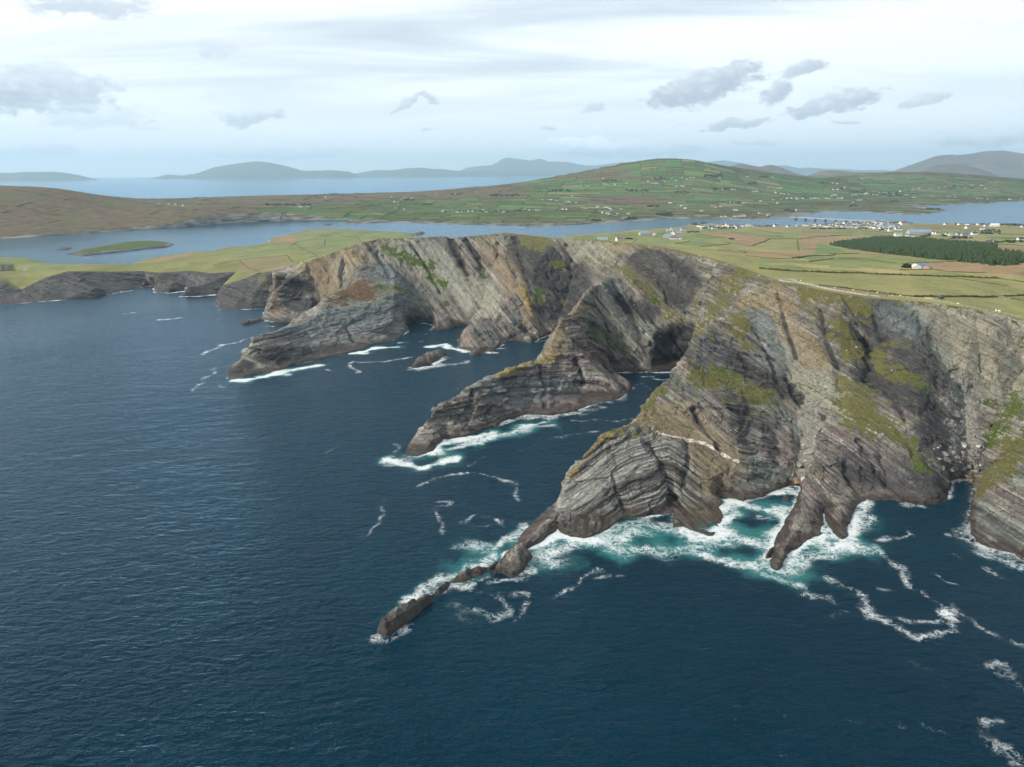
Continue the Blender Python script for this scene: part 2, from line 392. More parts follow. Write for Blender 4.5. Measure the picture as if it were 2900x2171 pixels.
# the low cliffs on the left: their upper edge
TOP_LOW = W((-1080, 1220, 30)) + line(1, [(0, 985, 1175), (130, 930, 1205), (290, 850, 1235), (420, 812, 1265), (560, 812, 1290), (700, 815, 1315), (900, 812, 1370), (1000, 822, 1330), (1200, 808, 1345), (1330, 825, 1300), (1480, 815, 1290)]) + line(4, [(180, 345, 1165), (290, 312, 1180), (400, 268, 1190)])
LINES = [
    TOP, TOP_LOW,
    # near pyramid: its ridge from the striped bulb to the cliff top, and the edge of its big slab
    line(7, [(700, 522, 405), (760, 455, 410), (850, 345, 420), (940, 282, 428), (1060, 258, 436)]) + line(5, [(1100, 1495, 450), (1170, 1400, 460), (1300, 1220, 478), (1450, 1035, 498), (1510, 1000, 508), (1600, 850, 525), (1700, 745, 545), (1800, 700, 565)]) + line(5, [(1920, 540, 600), (2000, 430, 625)]),
    line(5, [(1550, 1100, 490), (1640, 1250, 478), (1830, 1450, 456)]) + line(7, [(1730, 350, 440), (1745, 450, 428), (1690, 560, 417), (1640, 660, 411)]),
    line(7, [(1180, 330, 427), (1260, 470, 416), (1330, 620, 404), (1350, 690, 400)]),
    line(7, [(420, 960, 352), (540, 850, 372), (615, 775, 386)]),
    line(7, [(1400, 700, 396), (1480, 800, 384), (1560, 860, 374)]),
    # slab and gully to the right of the pyramid
    line(6, [(420, 275, 600), (470, 480, 562), (520, 680, 535), (570, 880, 512), (600, 1000, 494), (640, 1250, 462), (600, 1450, 444)]),
    line(6, [(640, 1040, 484), (800, 1135, 470), (920, 1188, 458)]),
    line(6, [(890, 480, 536), (890, 700, 511), (905, 900, 489), (915, 1050, 472)]),
    line(6, [(930, 1250, 447), (920, 1350, 436), (780, 1420, 428), (700, 1500, 420)]),
    line(8, [(545, 300, 396), (470, 420, 368), (400, 530, 345), (358, 615, 331)]),
    line(8, [(680, 330, 388), (690, 430, 368)]),
    # green spur and the purple slabs above the second cove
    line(6, [(1070, 640, 530), (1090, 800, 505), (1180, 1000, 478), (1260, 1200, 452), (1400, 1400, 432), (1470, 1480, 424)]),
    line(6, [(1300, 700, 503), (1400, 1000, 468), (1450, 1250, 444)]),
    line(6, [(1450, 490, 524), (1450, 620, 511), (1530, 820, 489), (1600, 1100, 468), (1590, 1230, 455), (1560, 1350, 441)]),
    line(6, [(1700, 1000, 492), (1720, 1200, 470), (1700, 1450, 444)]),
    line(6, [(1900, 600, 504), (1850, 900, 497)]), line(6, [(2125, 800, 498), (1990, 1050, 484), (1910, 1250, 462)]),
    # spur on the right edge
    line(6, [(1850, 1560, 414), (1920, 1480, 412), (2000, 1430, 412), (2070, 1340, 426), (2129, 1290, 440)]) + W((345, 470, 48), (385, 478, 66)),
    # the bay with the big cave
    line(5, [(1720, 290, 705), (1650, 480, 712), (1620, 620, 712), (1570, 800, 712), (1480, 1000, 712)]),
    line(5, [(1250, 400, 800), (1330, 760, 740), (1200, 1000, 718)]),
    line(5, [(1480, 420, 785), (1500, 640, 752)]),
    # middle headland: ridge from its tip over the pinnacle to the wall behind
    line(4, [(1350, 1395, 492), (1400, 1290, 508), (1450, 1205, 520), (1540, 1095, 540), (1650, 1052, 556), (1730, 985, 572), (1900, 905, 594), (2100, 832, 620)]) + line(5, [(300, 1030, 632), (430, 998, 642), (450, 880, 656), (500, 750, 680), (545, 668, 694), (615, 655, 704), (700, 512, 728), (770, 445, 748), (900, 380, 790), (1040, 300, 842), (1120, 180, 880)]),
    line(5, [(640, 960, 652), (760, 1050, 670), (850, 1090, 690)]),
    line(5, [(100, 1290, 596), (420, 1290, 606), (700, 1290, 628)]),
    # far wall
    line(5, [(60, 100, 1040), (220, 410, 930), (190, 600, 903), (280, 720, 884)]),
    line(5, [(600, 250, 985), (600, 450, 945), (520, 650, 915)]),
    line(5, [(30, 700, 884), (150, 690, 888), (260, 790, 884)]),
    line(4, [(1790, 540, 880), (1740, 640, 840), (1760, 700, 812), (1780, 755, 804)]),
    line(4, [(1880, 560, 890), (2020, 560, 890)]), 
    line(4, [(1250, 250, 1020), (1250, 400, 960), (1240, 560, 902), (1230, 660, 882)]),
    line(4, [(1480, 400, 1005), (1480, 500, 985)]), line(4, [(1760, 420, 990), (1790, 500, 975)]),
    # far promontory: crest, and the tower beside it
    line(4, [(240, 895, 713), (290, 838, 722), (335, 790, 738), (375, 682, 752), (430, 668, 766), (490, 695, 770), (545, 622, 795), (650, 590, 830), (760, 545, 862), (800, 480, 890), (830, 420, 918), (950, 372, 952), (1050, 312, 978), (1140, 180, 1030)]),
    line(4, [(700, 720, 800), (900, 680, 835), (1080, 640, 862)]),
    line(4, [(480, 530, 1000), (490, 400, 1020), (515, 280, 1046), (600, 268, 1058)]),
    line(4, [(700, 240, 1046), (745, 400, 1040)]),
    line(4, [(180, 420, 1128), (300, 400, 1132), (370, 395, 1130)]),
]

# ================================================================ materials of the land
def rock_material():
    s = Sh('rock')
    bed = s.attr('bed', 'Vector'); pos = s.pos()
    sep = s.n('SeparateXYZ', None, Vector=pos)
    # bedding: colour changes quickly across the beds, slowly along them
    b1 = s.noise(s.scale(bed, (0.16, 0.008, 0.008)), 1.0, 4, 0.6)
    b2 = s.noise(s.scale(bed, (0.75, 0.02, 0.02)), 1.0, 5, 0.65)
    b3 = s.noise(s.scale(bed, (2.6, 0.05, 0.05)), 1.0, 3, 0.6)
    lay = s.math('ADD', s.math('MULTIPLY', b1, 0.45), s.math('ADD', s.math('MULTIPLY', b2, 0.40), s.math('MULTIPLY', b3, 0.28)))
    mott = s.noise(pos, 0.09, 6, 0.6)
    fine = s.noise(pos, 0.9, 6, 0.7)
    v = s.math('ADD', lay, s.math('MULTIPLY', s.math('SUBTRACT', mott, 0.5), 0.28))
    col = s.ramp(v, [(0.38, (0.030, 0.029, 0.033)), (0.46, (0.075, 0.069, 0.070)), (0.53, (0.150, 0.138, 0.126)), (0.60, (0.235, 0.222, 0.200)), (0.70, (0.42, 0.405, 0.365))])
    # beds that are green-grey or purple
    hue = s.noise(s.scale(bed, (0.07, 0.01, 0.01)), 1.0, 2, 0.5)
    col = s.mix(s.rng(hue, 0.52, 0.66, 0, 0.55), col, s.mix(1.0, col, (0.74, 1.02, 1.00), 'MULTIPLY'))
    col = s.mix(s.rng(hue, 0.46, 0.34, 0, 0.6), col, s.mix(1.0, col, (1.10, 0.87, 0.93), 'MULTIPLY'))
    # zones of the cliff: pale grey-green, warm tan, dark slate, rusty turf; also painted sunlit faces and recess shade
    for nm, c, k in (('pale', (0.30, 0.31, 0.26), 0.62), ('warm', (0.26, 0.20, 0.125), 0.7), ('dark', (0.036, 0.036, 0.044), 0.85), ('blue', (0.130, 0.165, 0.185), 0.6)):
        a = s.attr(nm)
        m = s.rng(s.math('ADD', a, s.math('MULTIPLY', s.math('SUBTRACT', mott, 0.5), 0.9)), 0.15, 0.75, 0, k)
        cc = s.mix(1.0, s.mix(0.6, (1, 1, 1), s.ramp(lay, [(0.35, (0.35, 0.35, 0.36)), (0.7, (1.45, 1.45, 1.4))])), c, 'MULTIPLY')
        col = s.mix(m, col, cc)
    # sharply striped beds
    bl = s.math('ADD', s.math('MULTIPLY', s.noise(s.scale(bed, (0.42, 0.006, 0.006)), 1.0, 2, 0.6), 0.62), s.math('MULTIPLY', b2, 0.38))
    bcol = s.ramp(bl, [(0.38, (0.036, 0.034, 0.036)), (0.455, (0.085, 0.078, 0.074)), (0.50, (0.20, 0.20, 0.19)), (0.545, (0.40, 0.41, 0.385)), (0.60, (0.12, 0.108, 0.10)), (0.66, (0.34, 0.33, 0.31))])
    col = s.mix(s.rng(s.math('ADD', s.attr('band'), s.math('MULTIPLY', s.math('SUBTRACT', mott, 0.5), 0.8)), 0.25, 0.7, 0, 0.85), col, bcol)
    col = s.mix(s.rng(fine, 0.35, 0.70, 0, 1), s.mix(1.0, col, (0.62, 0.61, 0.60), 'MULTIPLY'), s.mix(1.0, col, (1.18, 1.17, 1.14), 'MULTIPLY'))
    # joints and cracks
    cv = s.vmath('ADD', pos, s.scale(s.n('TexNoise', None, Vector=pos, Scale=0.15, Detail=3.0).outputs['Color'], (7, 7, 7)))
    cr = s.voro(s.scale(cv, (0.16, 0.16, 0.055)), 1.0, 'DISTANCE_TO_EDGE')
    crk = s.rng(cr, 0.0, 0.035, 1.0, 0.0)
    crk = s.math('MULTIPLY', crk, s.rng(mott, 0.42, 0.6))
    col = s.mix(s.math('MULTIPLY', crk, 0.55), col, (0.018, 0.017, 0.016))
    # dark run-off stains down the faces
    stn = s.noise(s.scale(pos, (0.22, 0.22, 0.018)), 1.0, 4, 0.6)
    col = s.mix(s.rng(stn, 0.56, 0.74, 0, 0.45), col, (0.045, 0.042, 0.04))
    # white quartz seam
    q = s.attr('quartz'); qn = s.noise(pos, 0.8, 4, 0.7)
    col = s.mix(s.math('MULTIPLY', s.rng(q, 0.35, 0.7), s.rng(qn, 0.35, 0.6)), col, (0.72, 0.66, 0.58))
    # lichen
    li = s.attr('lichen'); ln = s.noise(pos, 0.5, 6, 0.7)
    col = s.mix(s.rng(s.math('ADD', li, s.math('MULTIPLY', s.math('SUBTRACT', ln, 0.5), 1.6)), 0.45, 0.95, 0, 0.75), col, (0.30, 0.23, 0.07))
    # scree: broken grey stone
    sc = s.attr('scree')
    sv = s.n('TexVoronoi', None, Scale=0.55, Vector=pos)
    scol = s.mix(1.0, s.mix(sv.outputs['Color'], (0.75, 0.75, 0.75), (1.1, 1.1, 1.1)), s.mix(fine, (0.15, 0.145, 0.13), (0.33, 0.32, 0.29)), 'MULTIPLY')
    scm = s.rng(s.math('ADD', sc, s.math('MULTIPLY', s.math('SUBTRACT', ln, 0.5), 0.6)), 0.35, 0.6)
    col = s.mix(scm, col, scol)
    # wet tide band, brown-black weed at the foot
    zn = s.math('SUBTRACT', sep.outputs[2], s.math('MULTIPLY', s.noise(pos, 0.12, 5, 0.65), 9.0))
    wet = s.rng(zn, -2.8, 0.6, 1, 0)
    col = s.mix(s.math('MULTIPLY', wet, 0.8), col, s.mix(fine, (0.012, 0.009, 0.008), (0.048, 0.034, 0.027)))
    # turf on ledges: follows ledges and its own patches
    gr = s.attr('grass'); gol = s.attr('olive'); ru = s.attr('rust')
    gn = s.noise(pos, 0.16, 7, 0.68); gn2 = s.noise(pos, 1.3, 4, 0.6)
    up = s.n('SeparateXYZ', None, Vector=s.n('NewGeometry').outputs['True Normal']).outputs[2]
    gedge = s.math('ADD', s.math('MULTIPLY', s.math('SUBTRACT', gn, 0.5), 4.6), s.math('ADD', s.math('MULTIPLY', s.math('SUBTRACT', up, 0.55), 0.9), s.math('MULTIPLY', s.math('SUBTRACT', gn2, 0.5), 0.8)))
    gm = s.math('MULTIPLY', s.rng(s.math('ADD', gr, s.math('MULTIPLY', gedge, s.rng(gr, 0.05, 0.4))), 0.60, 0.76), s.rng(gr, 0.04, 0.12))
    gcol = s.mix(s.rng(gn2, 0.3, 0.7), (0.030, 0.052, 0.010), (0.085, 0.120, 0.022))
    gcol = s.mix(s.rng(s.math('ADD', gol, s.math('MULTIPLY', s.math('SUBTRACT', gn2, 0.5), 0.6)), 0.3, 0.7), gcol, s.mix(s.rng(gn2, 0.3, 0.7), (0.062, 0.064, 0.020), (0.150, 0.138, 0.048)))
    gcol = s.mix(s.rng(ru, 0.3, 0.7), gcol, s.mix(s.rng(gn2, 0.3, 0.7), (0.065, 0.038, 0.020), (0.150, 0.088, 0.048)))
    col = s.mix(gm, col, gcol)
    h = s.math('ADD', s.math('MULTIPLY', b2, 1.1), s.math('ADD', s.math('MULTIPLY', b3, 0.65), s.math('ADD', s.math('MULTIPLY', fine, 0.55), s.math('MULTIPLY', crk, -0.6))))
    h = s.math('ADD', h, s.math('MULTIPLY', scm, s.math('MULTIPLY', s.math('SUBTRACT', 1.0, sv.outputs['Distance']), 0.8)))
    nrm = s.bump(h, 1.0, 1.9)
    return s.bsdf(col, s.fmix(wet, 0.9, 0.45), nrm, 0.25)
def grass_material():
    s = Sh('pasture')
    pos = s.pos(); fc = s.attr('field', 'Vector')
    n1 = s.noise(s.scale(pos, (1, 0.45, 1)), 0.02, 6, 0.65); n2 = s.noise(pos, 0.22, 5, 0.65); n3 = s.noise(s.scale(pos, (0.6, 2.2, 1)), 0.06, 5, 0.6)
    k = s.math('ADD', s.math('MULTIPLY', n1, 0.5), s.math('ADD', s.math('MULTIPLY', n2, 0.25), s.math('MULTIPLY', n3, 0.25)))
    col = s.mix(1.0, fc, s.ramp(k, [(0.40, (0.68, 0.72, 0.70)), (0.5, (1, 1, 1)), (0.60, (1.32, 1.22, 1.2))]), 'MULTIPLY')
    col = s.mix(s.rng(n1, 0.58, 0.75, 0, 0.35), col, (0.155, 0.105, 0.055))
    # bare rock where the ground breaks off steeply or meets the water
    nz = s.n('SeparateXYZ', None, Vector=s.n('NewGeometry').outputs['True Normal']).outputs[2]
    zz = s.n('SeparateXYZ', None, Vector=pos).outputs[2]
    rk = s.math('MAXIMUM', s.rng(s.math('ADD', nz, s.math('MULTIPLY', s.math('SUBTRACT', n2, 0.5), 0.4)), 0.80, 0.62), s.rng(s.math('SUBTRACT', zz, s.math('MULTIPLY', n2, 5.0)), 0.3, -1.2))
    rcol = s.mix(s.rng(s.noise(s.scale(pos, (0.04, 0.04, 0.5)), 1.0, 5, 0.6), 0.35, 0.65), (0.05, 0.047, 0.045), (0.20, 0.19, 0.17))
    col = s.mix(rk, col, rcol)
    nrm = s.bump(s.math('ADD', n2, s.math('MULTIPLY', s.noise(pos, 0.9, 3), 0.4)), 0.5, 1.2)
    return s.bsdf(col, 0.95, nrm, 0.1)
ROCK = rock_material(); PASTURE = grass_material()

# ================================================================ the near land
SPOT = []       # spot heights of the grassland
for X in (-60, 250, 600, 1000, 1500, 2200, 3000):
    for Y, z in ((730, 103), (900, 94), (1150, 76), (1300, 64), (1500, 51), (1700, 39), (1850, 34), (2200, 19), (2500, 11), (2800, 6), (3100, 4)):
        if X < 300 and Y < 1150: continue
        if X == -60 and Y > 1850: continue
        SPOT.append((X, Y, z * (1 - 0.10 * max(0, X - 1000) / 2000)))
SPOT += [(60, 1180, 84), (-200, 1180, 78), (-330, 1150, 62), (-330, 1300, 44), (-420, 1240, 45), (-550, 1400, 34), (-700, 1500, 24), (-500, 1700, 24), (-650, 1700, 18), (-650, 1950, 12), (-500, 2200, 12), (-600, 2450, 10), (-400, 2500, 8), (-250, 1500, 44), (-250, 1800, 24), (-850, 1400, 30), (-950, 1480, 22), (-1200, 1560, 26), (-1500, 1650, 34), (-1100, 1660, 12), (-800, 1560, 12), (-720, 2300, 8)]
for p in TOP[1::2] + TOP_LOW[3::2]: SPOT.append(p)
for p in COAST:
    if p[1] > 1600 and p[0] < 3000: SPOT.append((p[0], p[1], 3.0))
LANDH = TPS(SPOT, 0.00002)
PLATEAU = [p[:2] for p in TOP] + [(4200, 2000), (4200, 3300), (3200, 3320)] + [p[:2] for p in COAST[::-1] if p[1] > 1500 and p[0] < 3190] + [p[:2] for p in TOP_LOW]
def march(r, x, y, hf, t0=300., t1=9000., step=1.004):
    """where the line of sight through a pixel first meets a height field"""
    d = ray(r, x, y); d = d / np.linalg.norm(d)
    t = t0 * step ** np.arange(int(math.log(t1 / t0) / math.log(step)))
    P = EYE + t[:, None] * d
    k = np.nonzero(P[:, 2] < hf(P[:, 0], P[:, 1]))[0]
    return P[k[0]] if len(k) else None
# field boundaries on the grassland (pixel polylines laid onto the ground)
HEDGES = [  # region, points, height, width
    (12, [(0, 62), (200, 80), (500, 92), (900, 104), (1300, 122), (1700, 134), (2000, 146)], 2.4, 3.2),
    (12, [(500, 200), (800, 236), (1100, 270), (1300, 296)], 1.6, 3.0),
    (12, [(1300, 296), (1500, 300), (1800, 302), (2212, 290)], 2.2, 2.6),
    (12, [(1580, 138), (1900, 180), (2080, 212)], 1.0, 1.8), (12, [(2000, 146), (2212, 182)], 1.2, 2.0), (12, [(2100, 310), (2212, 330)], 1.0, 2.0),
    (12, [(1170, 72), (1420, 66), (1600, 88), (1900, 98)], 1.2, 2.5),
    (3, [(760, 732), (900, 716), (1000, 715), (1030, 712)], 1.5, 2.5), (3, [(870, 752), (1020, 735)], 1.2, 2.5), (3, [(1030, 706), (1170, 704)], 1.2, 2.5),
    (10, [(1130, 545), (1340, 460)], 2.0, 3.5), (10, [(540, 556), (880, 525)], 1.8, 3.0), (10, [(250, 520), (420, 494)], 1.8, 3.0), (10, [(470, 412), (820, 454)], 1.8, 3.0),
    (10, [(1340, 460), (1640, 470), (1900, 440), (2212, 428)], 1.8, 3.5), (10, [(1640, 690), (1860, 655)], 1.5, 3.0), (10, [(800, 500), (1130, 545)], 1.0, 2.5),
    (10, [(1100, 350), (1300, 385), (1480, 402)], 1.5, 3.0), (10, [(880, 392), (1300, 440), (1480, 440)], 1.5, 3.0), (10, [(740, 590), (880, 600), (1060, 628)], 0.9, 2.5),
    (10, [(1060, 660), (1400, 690), (1600, 690)], 0.9, 2.5), (10, [(1640, 470), (1660, 600)], 0.9, 2.0),
    (11, [(0, 350), (380, 372), (740, 400)], 1.5, 3.5), (11, [(0, 430), (260, 428)], 1.5, 3.0), (11, [(100, 690), (420, 700), (760, 740)], 0.9, 2.5), (11, [(900, 740), (1200, 735), (1500, 720)], 1.0, 2.5),
    (11, [(0, 640), (330, 636)], 1.0, 2.5), (11, [(950, 320), (1500, 330), (1700, 345)], 2.0, 5.0), (11, [(1050, 350), (1400, 350), (1700, 370)], 1.6, 4.0), (11, [(1700, 520), (2212, 545)], 1.8, 5.0), (11, [(1900, 410), (2212, 420)], 1.6, 4.0), (11, [(1800, 450), (2212, 470)], 1.6, 4.0),
    (1, [(1180, 770), (1270, 760)], 1.0, 2.0), (1, [(1400, 668), (1560, 690)], 1.0, 2.0), (1, [(1820, 660), (1870, 625)], 1.0, 2.2), (1, [(2030, 655), (2040, 610)], 1.2, 2.2), (1, [(1600, 660), (1840, 635), (2212, 640)], 0.8, 2.0), (1, [(1330, 775), (1800, 715), (2000, 690)], 0.8, 2.0), (1, [(1500, 745), (1900, 705)], 0.8, 2.0),
    (2, [(0, 590), (250, 600), (560, 605)], 0.8, 2.0), (2, [(60, 560), (180, 598)], 0.8, 2.0), (2, [(1600, 600), (1900, 590), (2212, 600)], 1.0, 2.5), (2, [(1700, 622), (2000, 612)], 1.0, 2.2),
]
def lay(r, pts, hf=None):
    out = []
    for x, y in pts:
        p = march(r, x, y, hf or LANDH, 560.0)
        if p is not None: out.append((p[0], p[1]))
    return out
HEDGE_XY = [(lay(r, pts), h * 0.62, w * 0.75) for r, pts, h, w in HEDGES]
# fields with a colour of their own
OLIVE, LIME, BRIGHT, HEATH, SEDGE, STRAW = (0.174, 0.175, 0.074), (0.140, 0.162, 0.067), (0.112, 0.155, 0.056), (0.200, 0.145, 0.085), (0.165, 0.142, 0.076), (0.235, 0.200, 0.092)
FIELDS = [
    (HEATH, 12, [(500, 205), (1100, 275), (1240, 298), (1010, 292), (700, 258), (480, 210)]),
    (LIME, 12, [(0, -40), (900, 20), (1180, 70), (1260, 118), (900, 104), (500, 92), (0, 60)]), (STRAW, 12, [(200, 10), (700, 40), (1200, 80), (1260, 110), (700, 70), (0, 20)]),
    (HEATH, 12, [(1400, 20), (1640, 0), (1960, 46), (2212, 70), (2212, 130), (1900, 96), (1600, 86), (1440, 62)]),
    (LIME, 12, [(1300, 75), (1600, 92), (2000, 146), (1600, 130), (1260, 118)]),
    (LIME, 12, [(2100, 300), (2212, 296), (2212, 335)]),
    (BRIGHT, 10, [(1870, 510), (1990, 545), (2140, 575), (2020, 630), (1830, 640)]), (BRIGHT, 10, [(340, 428), (480, 420), (790, 452), (600, 474), (330, 470)]), (BRIGHT, 10, [(420, 495), (600, 500), (800, 522), (560, 552), (250, 525)]),
    (LIME, 10, [(400, 345), (1000, 350), (1480, 400), (1640, 400), (1700, 440), (1640, 468), (1340, 458), (900, 395), (470, 395)]),
    (HEATH, 10, [(470, 402), (880, 395), (1330, 455), (1130, 540), (850, 460)]), (OLIVE, 10, [(1340, 462), (1640, 472), (1660, 600), (1330, 590), (1140, 548)]),
    (HEATH, 10, [(1680, 475), (1900, 445), (2212, 440), (2212, 500), (2000, 530), (1870, 505), (1840, 620), (1700, 600)]), (HEATH, 10, [(1200, 605), (1660, 625), (1840, 650), (1640, 688), (1330, 680), (1060, 630)]),
    (SEDGE, 10, [(800, 560), (1200, 590), (1060, 640), (700, 600)]), (SEDGE, 10, [(1700, 340), (2212, 345), (2212, 430), (1900, 436), (1700, 440)]), (LIME, 10, [(1680, 690), (1860, 662), (2050, 690), (1800, 720)]),
    (LIME, 11, [(0, 345), (380, 375), (740, 408), (330, 440), (0, 425)]), (HEATH, 11, [(0, 432), (330, 440), (480, 460), (200, 500), (0, 530)]), (BRIGHT, 11, [(-140, 545), (0, 560), (150, 590), (180, 625), (0, 640)]),
    (HEATH, 11, [(150, 585), (700, 650), (1250, 720), (900, 705), (420, 640)]), (LIME, 11, [(0, 690), (500, 660), (1300, 725), (1180, 745), (780, 770), (300, 800), (0, 800)]),
    (HEATH, 11, [(1300, 725), (1880, 785), (2212, 745), (2212, 860), (1500, 830), (1180, 760)]), (HEATH, 11, [(1910, 560), (2212, 550), (2212, 640), (2000, 645), (1880, 600)]), (LIME, 11, [(1000, 462), (1250, 450), (1700, 490), (1740, 520), (1500, 535)]),
    (BRIGHT, 11, [(720, 378), (860, 372), (1700, 372), (1500, 420), (800, 400)]), (BRIGHT, 11, [(1780, 450), (2212, 440), (2212, 470), (1860, 478)]), (BRIGHT, 11, [(1900, 405), (2212, 400), (2212, 425), (1950, 425)]), (SEDGE, 11, [(950, 320), (1740, 330), (1740, 372), (950, 360)]),
    (SEDGE, 1, [(1480, 766), (1900, 738), (2010, 700), (1780, 720), (1560, 740)]), (HEATH, 1, [(900, 740), (1180, 706), (1240, 712), (1000, 750)]), (HEATH, 1, [(1690, 622), (1780, 590), (1880, 590), (1830, 640)]),
    (LIME, 1, [(1400, 690), (1850, 640), (2212, 640), (2212, 665), (1900, 700), (1500, 730)]), (LIME, 1, [(1850, 600), (2000, 560), (2212, 560), (2212, 640), (1860, 640)]), (LIME, 1, [(0, 760), (300, 760), (520, 800), (0, 800)]), (LIME, 1, [(0, 720), (200, 745), (300, 765), (0, 770)]),
    (LIME, 2, [(0, 560), (600, 578), (640, 600), (0, 600)]), (LIME, 2, [(1600, 602), (2212, 560), (2212, 650), (1800, 632)]), (BRIGHT, 2, [(1700, 606), (1860, 600), (1860, 620), (1730, 618)]),
]
FIELD_XY = [(c, lay(r, pts)) for c, r, pts in FIELDS]

STEINER = {}
def build_near_land():
    vs2, zs, edges = [], [], []
    def add(poly, closed):
        b = len(vs2)
        for p in poly: vs2.append(Vector((p[0], p[1]))); zs.append(p[2])
        n = len(poly)
        for i in range(n if closed else n - 1): edges.append((b + i, b + (i + 1) % n))
    add(COAST, True)
    for l in LINES: add(l, False)
    nfix = len(vs2)
    # grassland interior
    rr = random.Random(3)
    gx = []
    for sp, y0, y1 in ((34, 480, 1250), (55, 1250, 2000), (90, 2000, 3300)):
        for X in np.arange(-1750, 3900, sp):
            for Y in np.arange(y0, y1, sp):
                if abs(X) > 0.85 * Y + 300: continue
                gx.append((X + rr.uniform(-.3, .3) * sp, Y + rr.uniform(-.3, .3) * sp))
    gx = np.array(gx)
    ok = in_poly(gx[:, 0], gx[:, 1], PLATEAU) & in_poly(gx[:, 0], gx[:, 1], COAST)
    gx = gx[ok]
    d = np.minimum(poly_dist(gx[:, 0], gx[:, 1], COAST), poly_dist(gx[:, 0], gx[:, 1], TOP, False)); gx = gx[d > 14]
    for p in gx: vs2.append(Vector(p)); zs.append(None)
    def constrain(pts, closed):
        b = len(vs2); pts = [p for p in pts]
        if len(pts) < 2: return
        q = []
        n = len(pts)
        for i in range(n if closed else n - 1):
            a, c = np.array(pts[i]), np.array(pts[(i + 1) % n]); k = max(1, int(np.linalg.norm(a - c) / 60))
            q += [a + (c - a) * t / k for t in range(k)]
        if not closed: q.append(np.array(pts[-1]))
        ins = in_poly([p[0] for p in q], [p[1] for p in q], PLATEAU) & (poly_dist([p[0] for p in q], [p[1] for p in q], COAST) > 6) & (poly_dist([p[0] for p in q], [p[1] for p in q], TOP, False) > 4)
        for p in q: pass
        prev = None; first = None
        for p, i in zip(q, ins):
            if not i: prev = None; continue
            vs2.append(Vector(p)); zs.append(None)
            if prev is not None: edges.append((prev, len(vs2) - 1))
            else: first = len(vs2) - 1 if first is None else first
            prev = len(vs2) - 1
        if closed and ins.all(): edges.append((prev, b))
    for c, poly in FIELD_XY: constrain(poly, True)
    ncoast = len(COAST)
    for _ in range(2):        # no flat shelves: lift the middle of triangles that touch the shore with all three corners
        vo, eo, fo, ov, _, _ = delaunay_2d_cdt(vs2, edges, [], 0, 0.05)
        oc = [min(o) if o else -1 for o in ov]; add_ = []
        for f in fo:
            if len(f) == 3 and all(0 <= oc[i] < ncoast for i in f):
                p = np.array([vo[i][:] for i in f]); l = [np.linalg.norm(p[1] - p[2]), np.linalg.norm(p[2] - p[0]), np.linalg.norm(p[0] - p[1])]; per = sum(l)
                area = 0.5 * abs((p[1][0] - p[0][0]) * (p[2][1] - p[0][1]) - (p[2][0] - p[0][0]) * (p[1][1] - p[0][1])); rin = 2 * area / (per + 1e-9)
                c_ = (p * np.array(l)[:, None]).sum(0) / per
                if rin > 0.9 and c_[1] < 1500 and in_poly(c_[:1], c_[1:], COAST)[0]: add_.append((c_[0], c_[1], min(rin * 1.3, 14.0)))
        k0 = len(vs2); STEINER.update({k0 + i: a_[2] for i, a_ in enumerate(add_)})
        for a_ in add_: vs2.append(Vector(a_[:2])); zs.append(a_[2])
    vo, eo, fo, ov, _, _ = delaunay_2d_cdt(vs2, edges, [], 0, 0.05)
    V = np.zeros((len(vo), 3)); V[:, 0] = [v.x for v in vo]; V[:, 1] = [v.y for v in vo]
    zt = LANDH(V[:, 0], V[:, 1])
    bad = 0
    for i, o in enumerate(ov):
        k = [j for j in o if j < nfix or j in STEINER]
        if k: V[i, 2] = zs[k[0]]
        else: V[i, 2] = max(zt[i], 1.5)
    T = np.array([f for f in fo if len(f) == 3], np.int64)
    c = V[T].mean(1)
    T = T[in_poly(c[:, 0], c[:, 1], COAST)]; c = V[T].mean(1)
    n = np.cross(V[T[:, 1]] - V[T[:, 0]], V[T[:, 2]] - V[T[:, 0]])
    fl = n[:, 2] < 0; T[fl] = T[fl][:, ::-1]
    tag = in_poly(c[:, 0], c[:, 1], PLATEAU).astype(np.int64)
    # field index
    fid = np.full(len(T), -1)
    for k, (col, poly) in enumerate(FIELD_XY):
        if len(poly) > 2: fid[in_poly(c[:, 0], c[:, 1], poly)] = k
    nn = np.cross(V[T[:, 1]] - V[T[:, 0]], V[T[:, 2]] - V[T[:, 0]]); nn /= np.linalg.norm(nn, axis=1, keepdims=True) + 1e-9
    to = EYE - V[T].mean(1); back = (nn * to).sum(1) / np.linalg.norm(to, axis=1) < -0.12      # faces turned away: same shape, coarser
    tag = np.where(tag == 1, 1 + (fid + 1), np.where(back, -1, 0))
    return V, np.concatenate([T, tag[:, None]], 1)
NV, NT = build_near_land()
TIN_BVH = BVHTree.FromPolygons([Vector(v) for v in NV], [tuple(int(a) for a in t[:3]) for t in NT])
def hit(r, x, y):
    d = Vector(ray(r, x, y)).normalized()
    loc, nrm, idx, dist = TIN_BVH.ray_cast(Vector(EYE), d)
    return None if loc is None else np.array(loc)
print('near land tin', len(NV), len(NT), time.time() - T0)

# ---------------------------------------------------------------- strokes laid on the rock: kind, radius (m), amount, region, points
STROKES = []
def st(kind, rad, amt, r, *pts): STROKES.append((kind, rad, amt, r, pts))
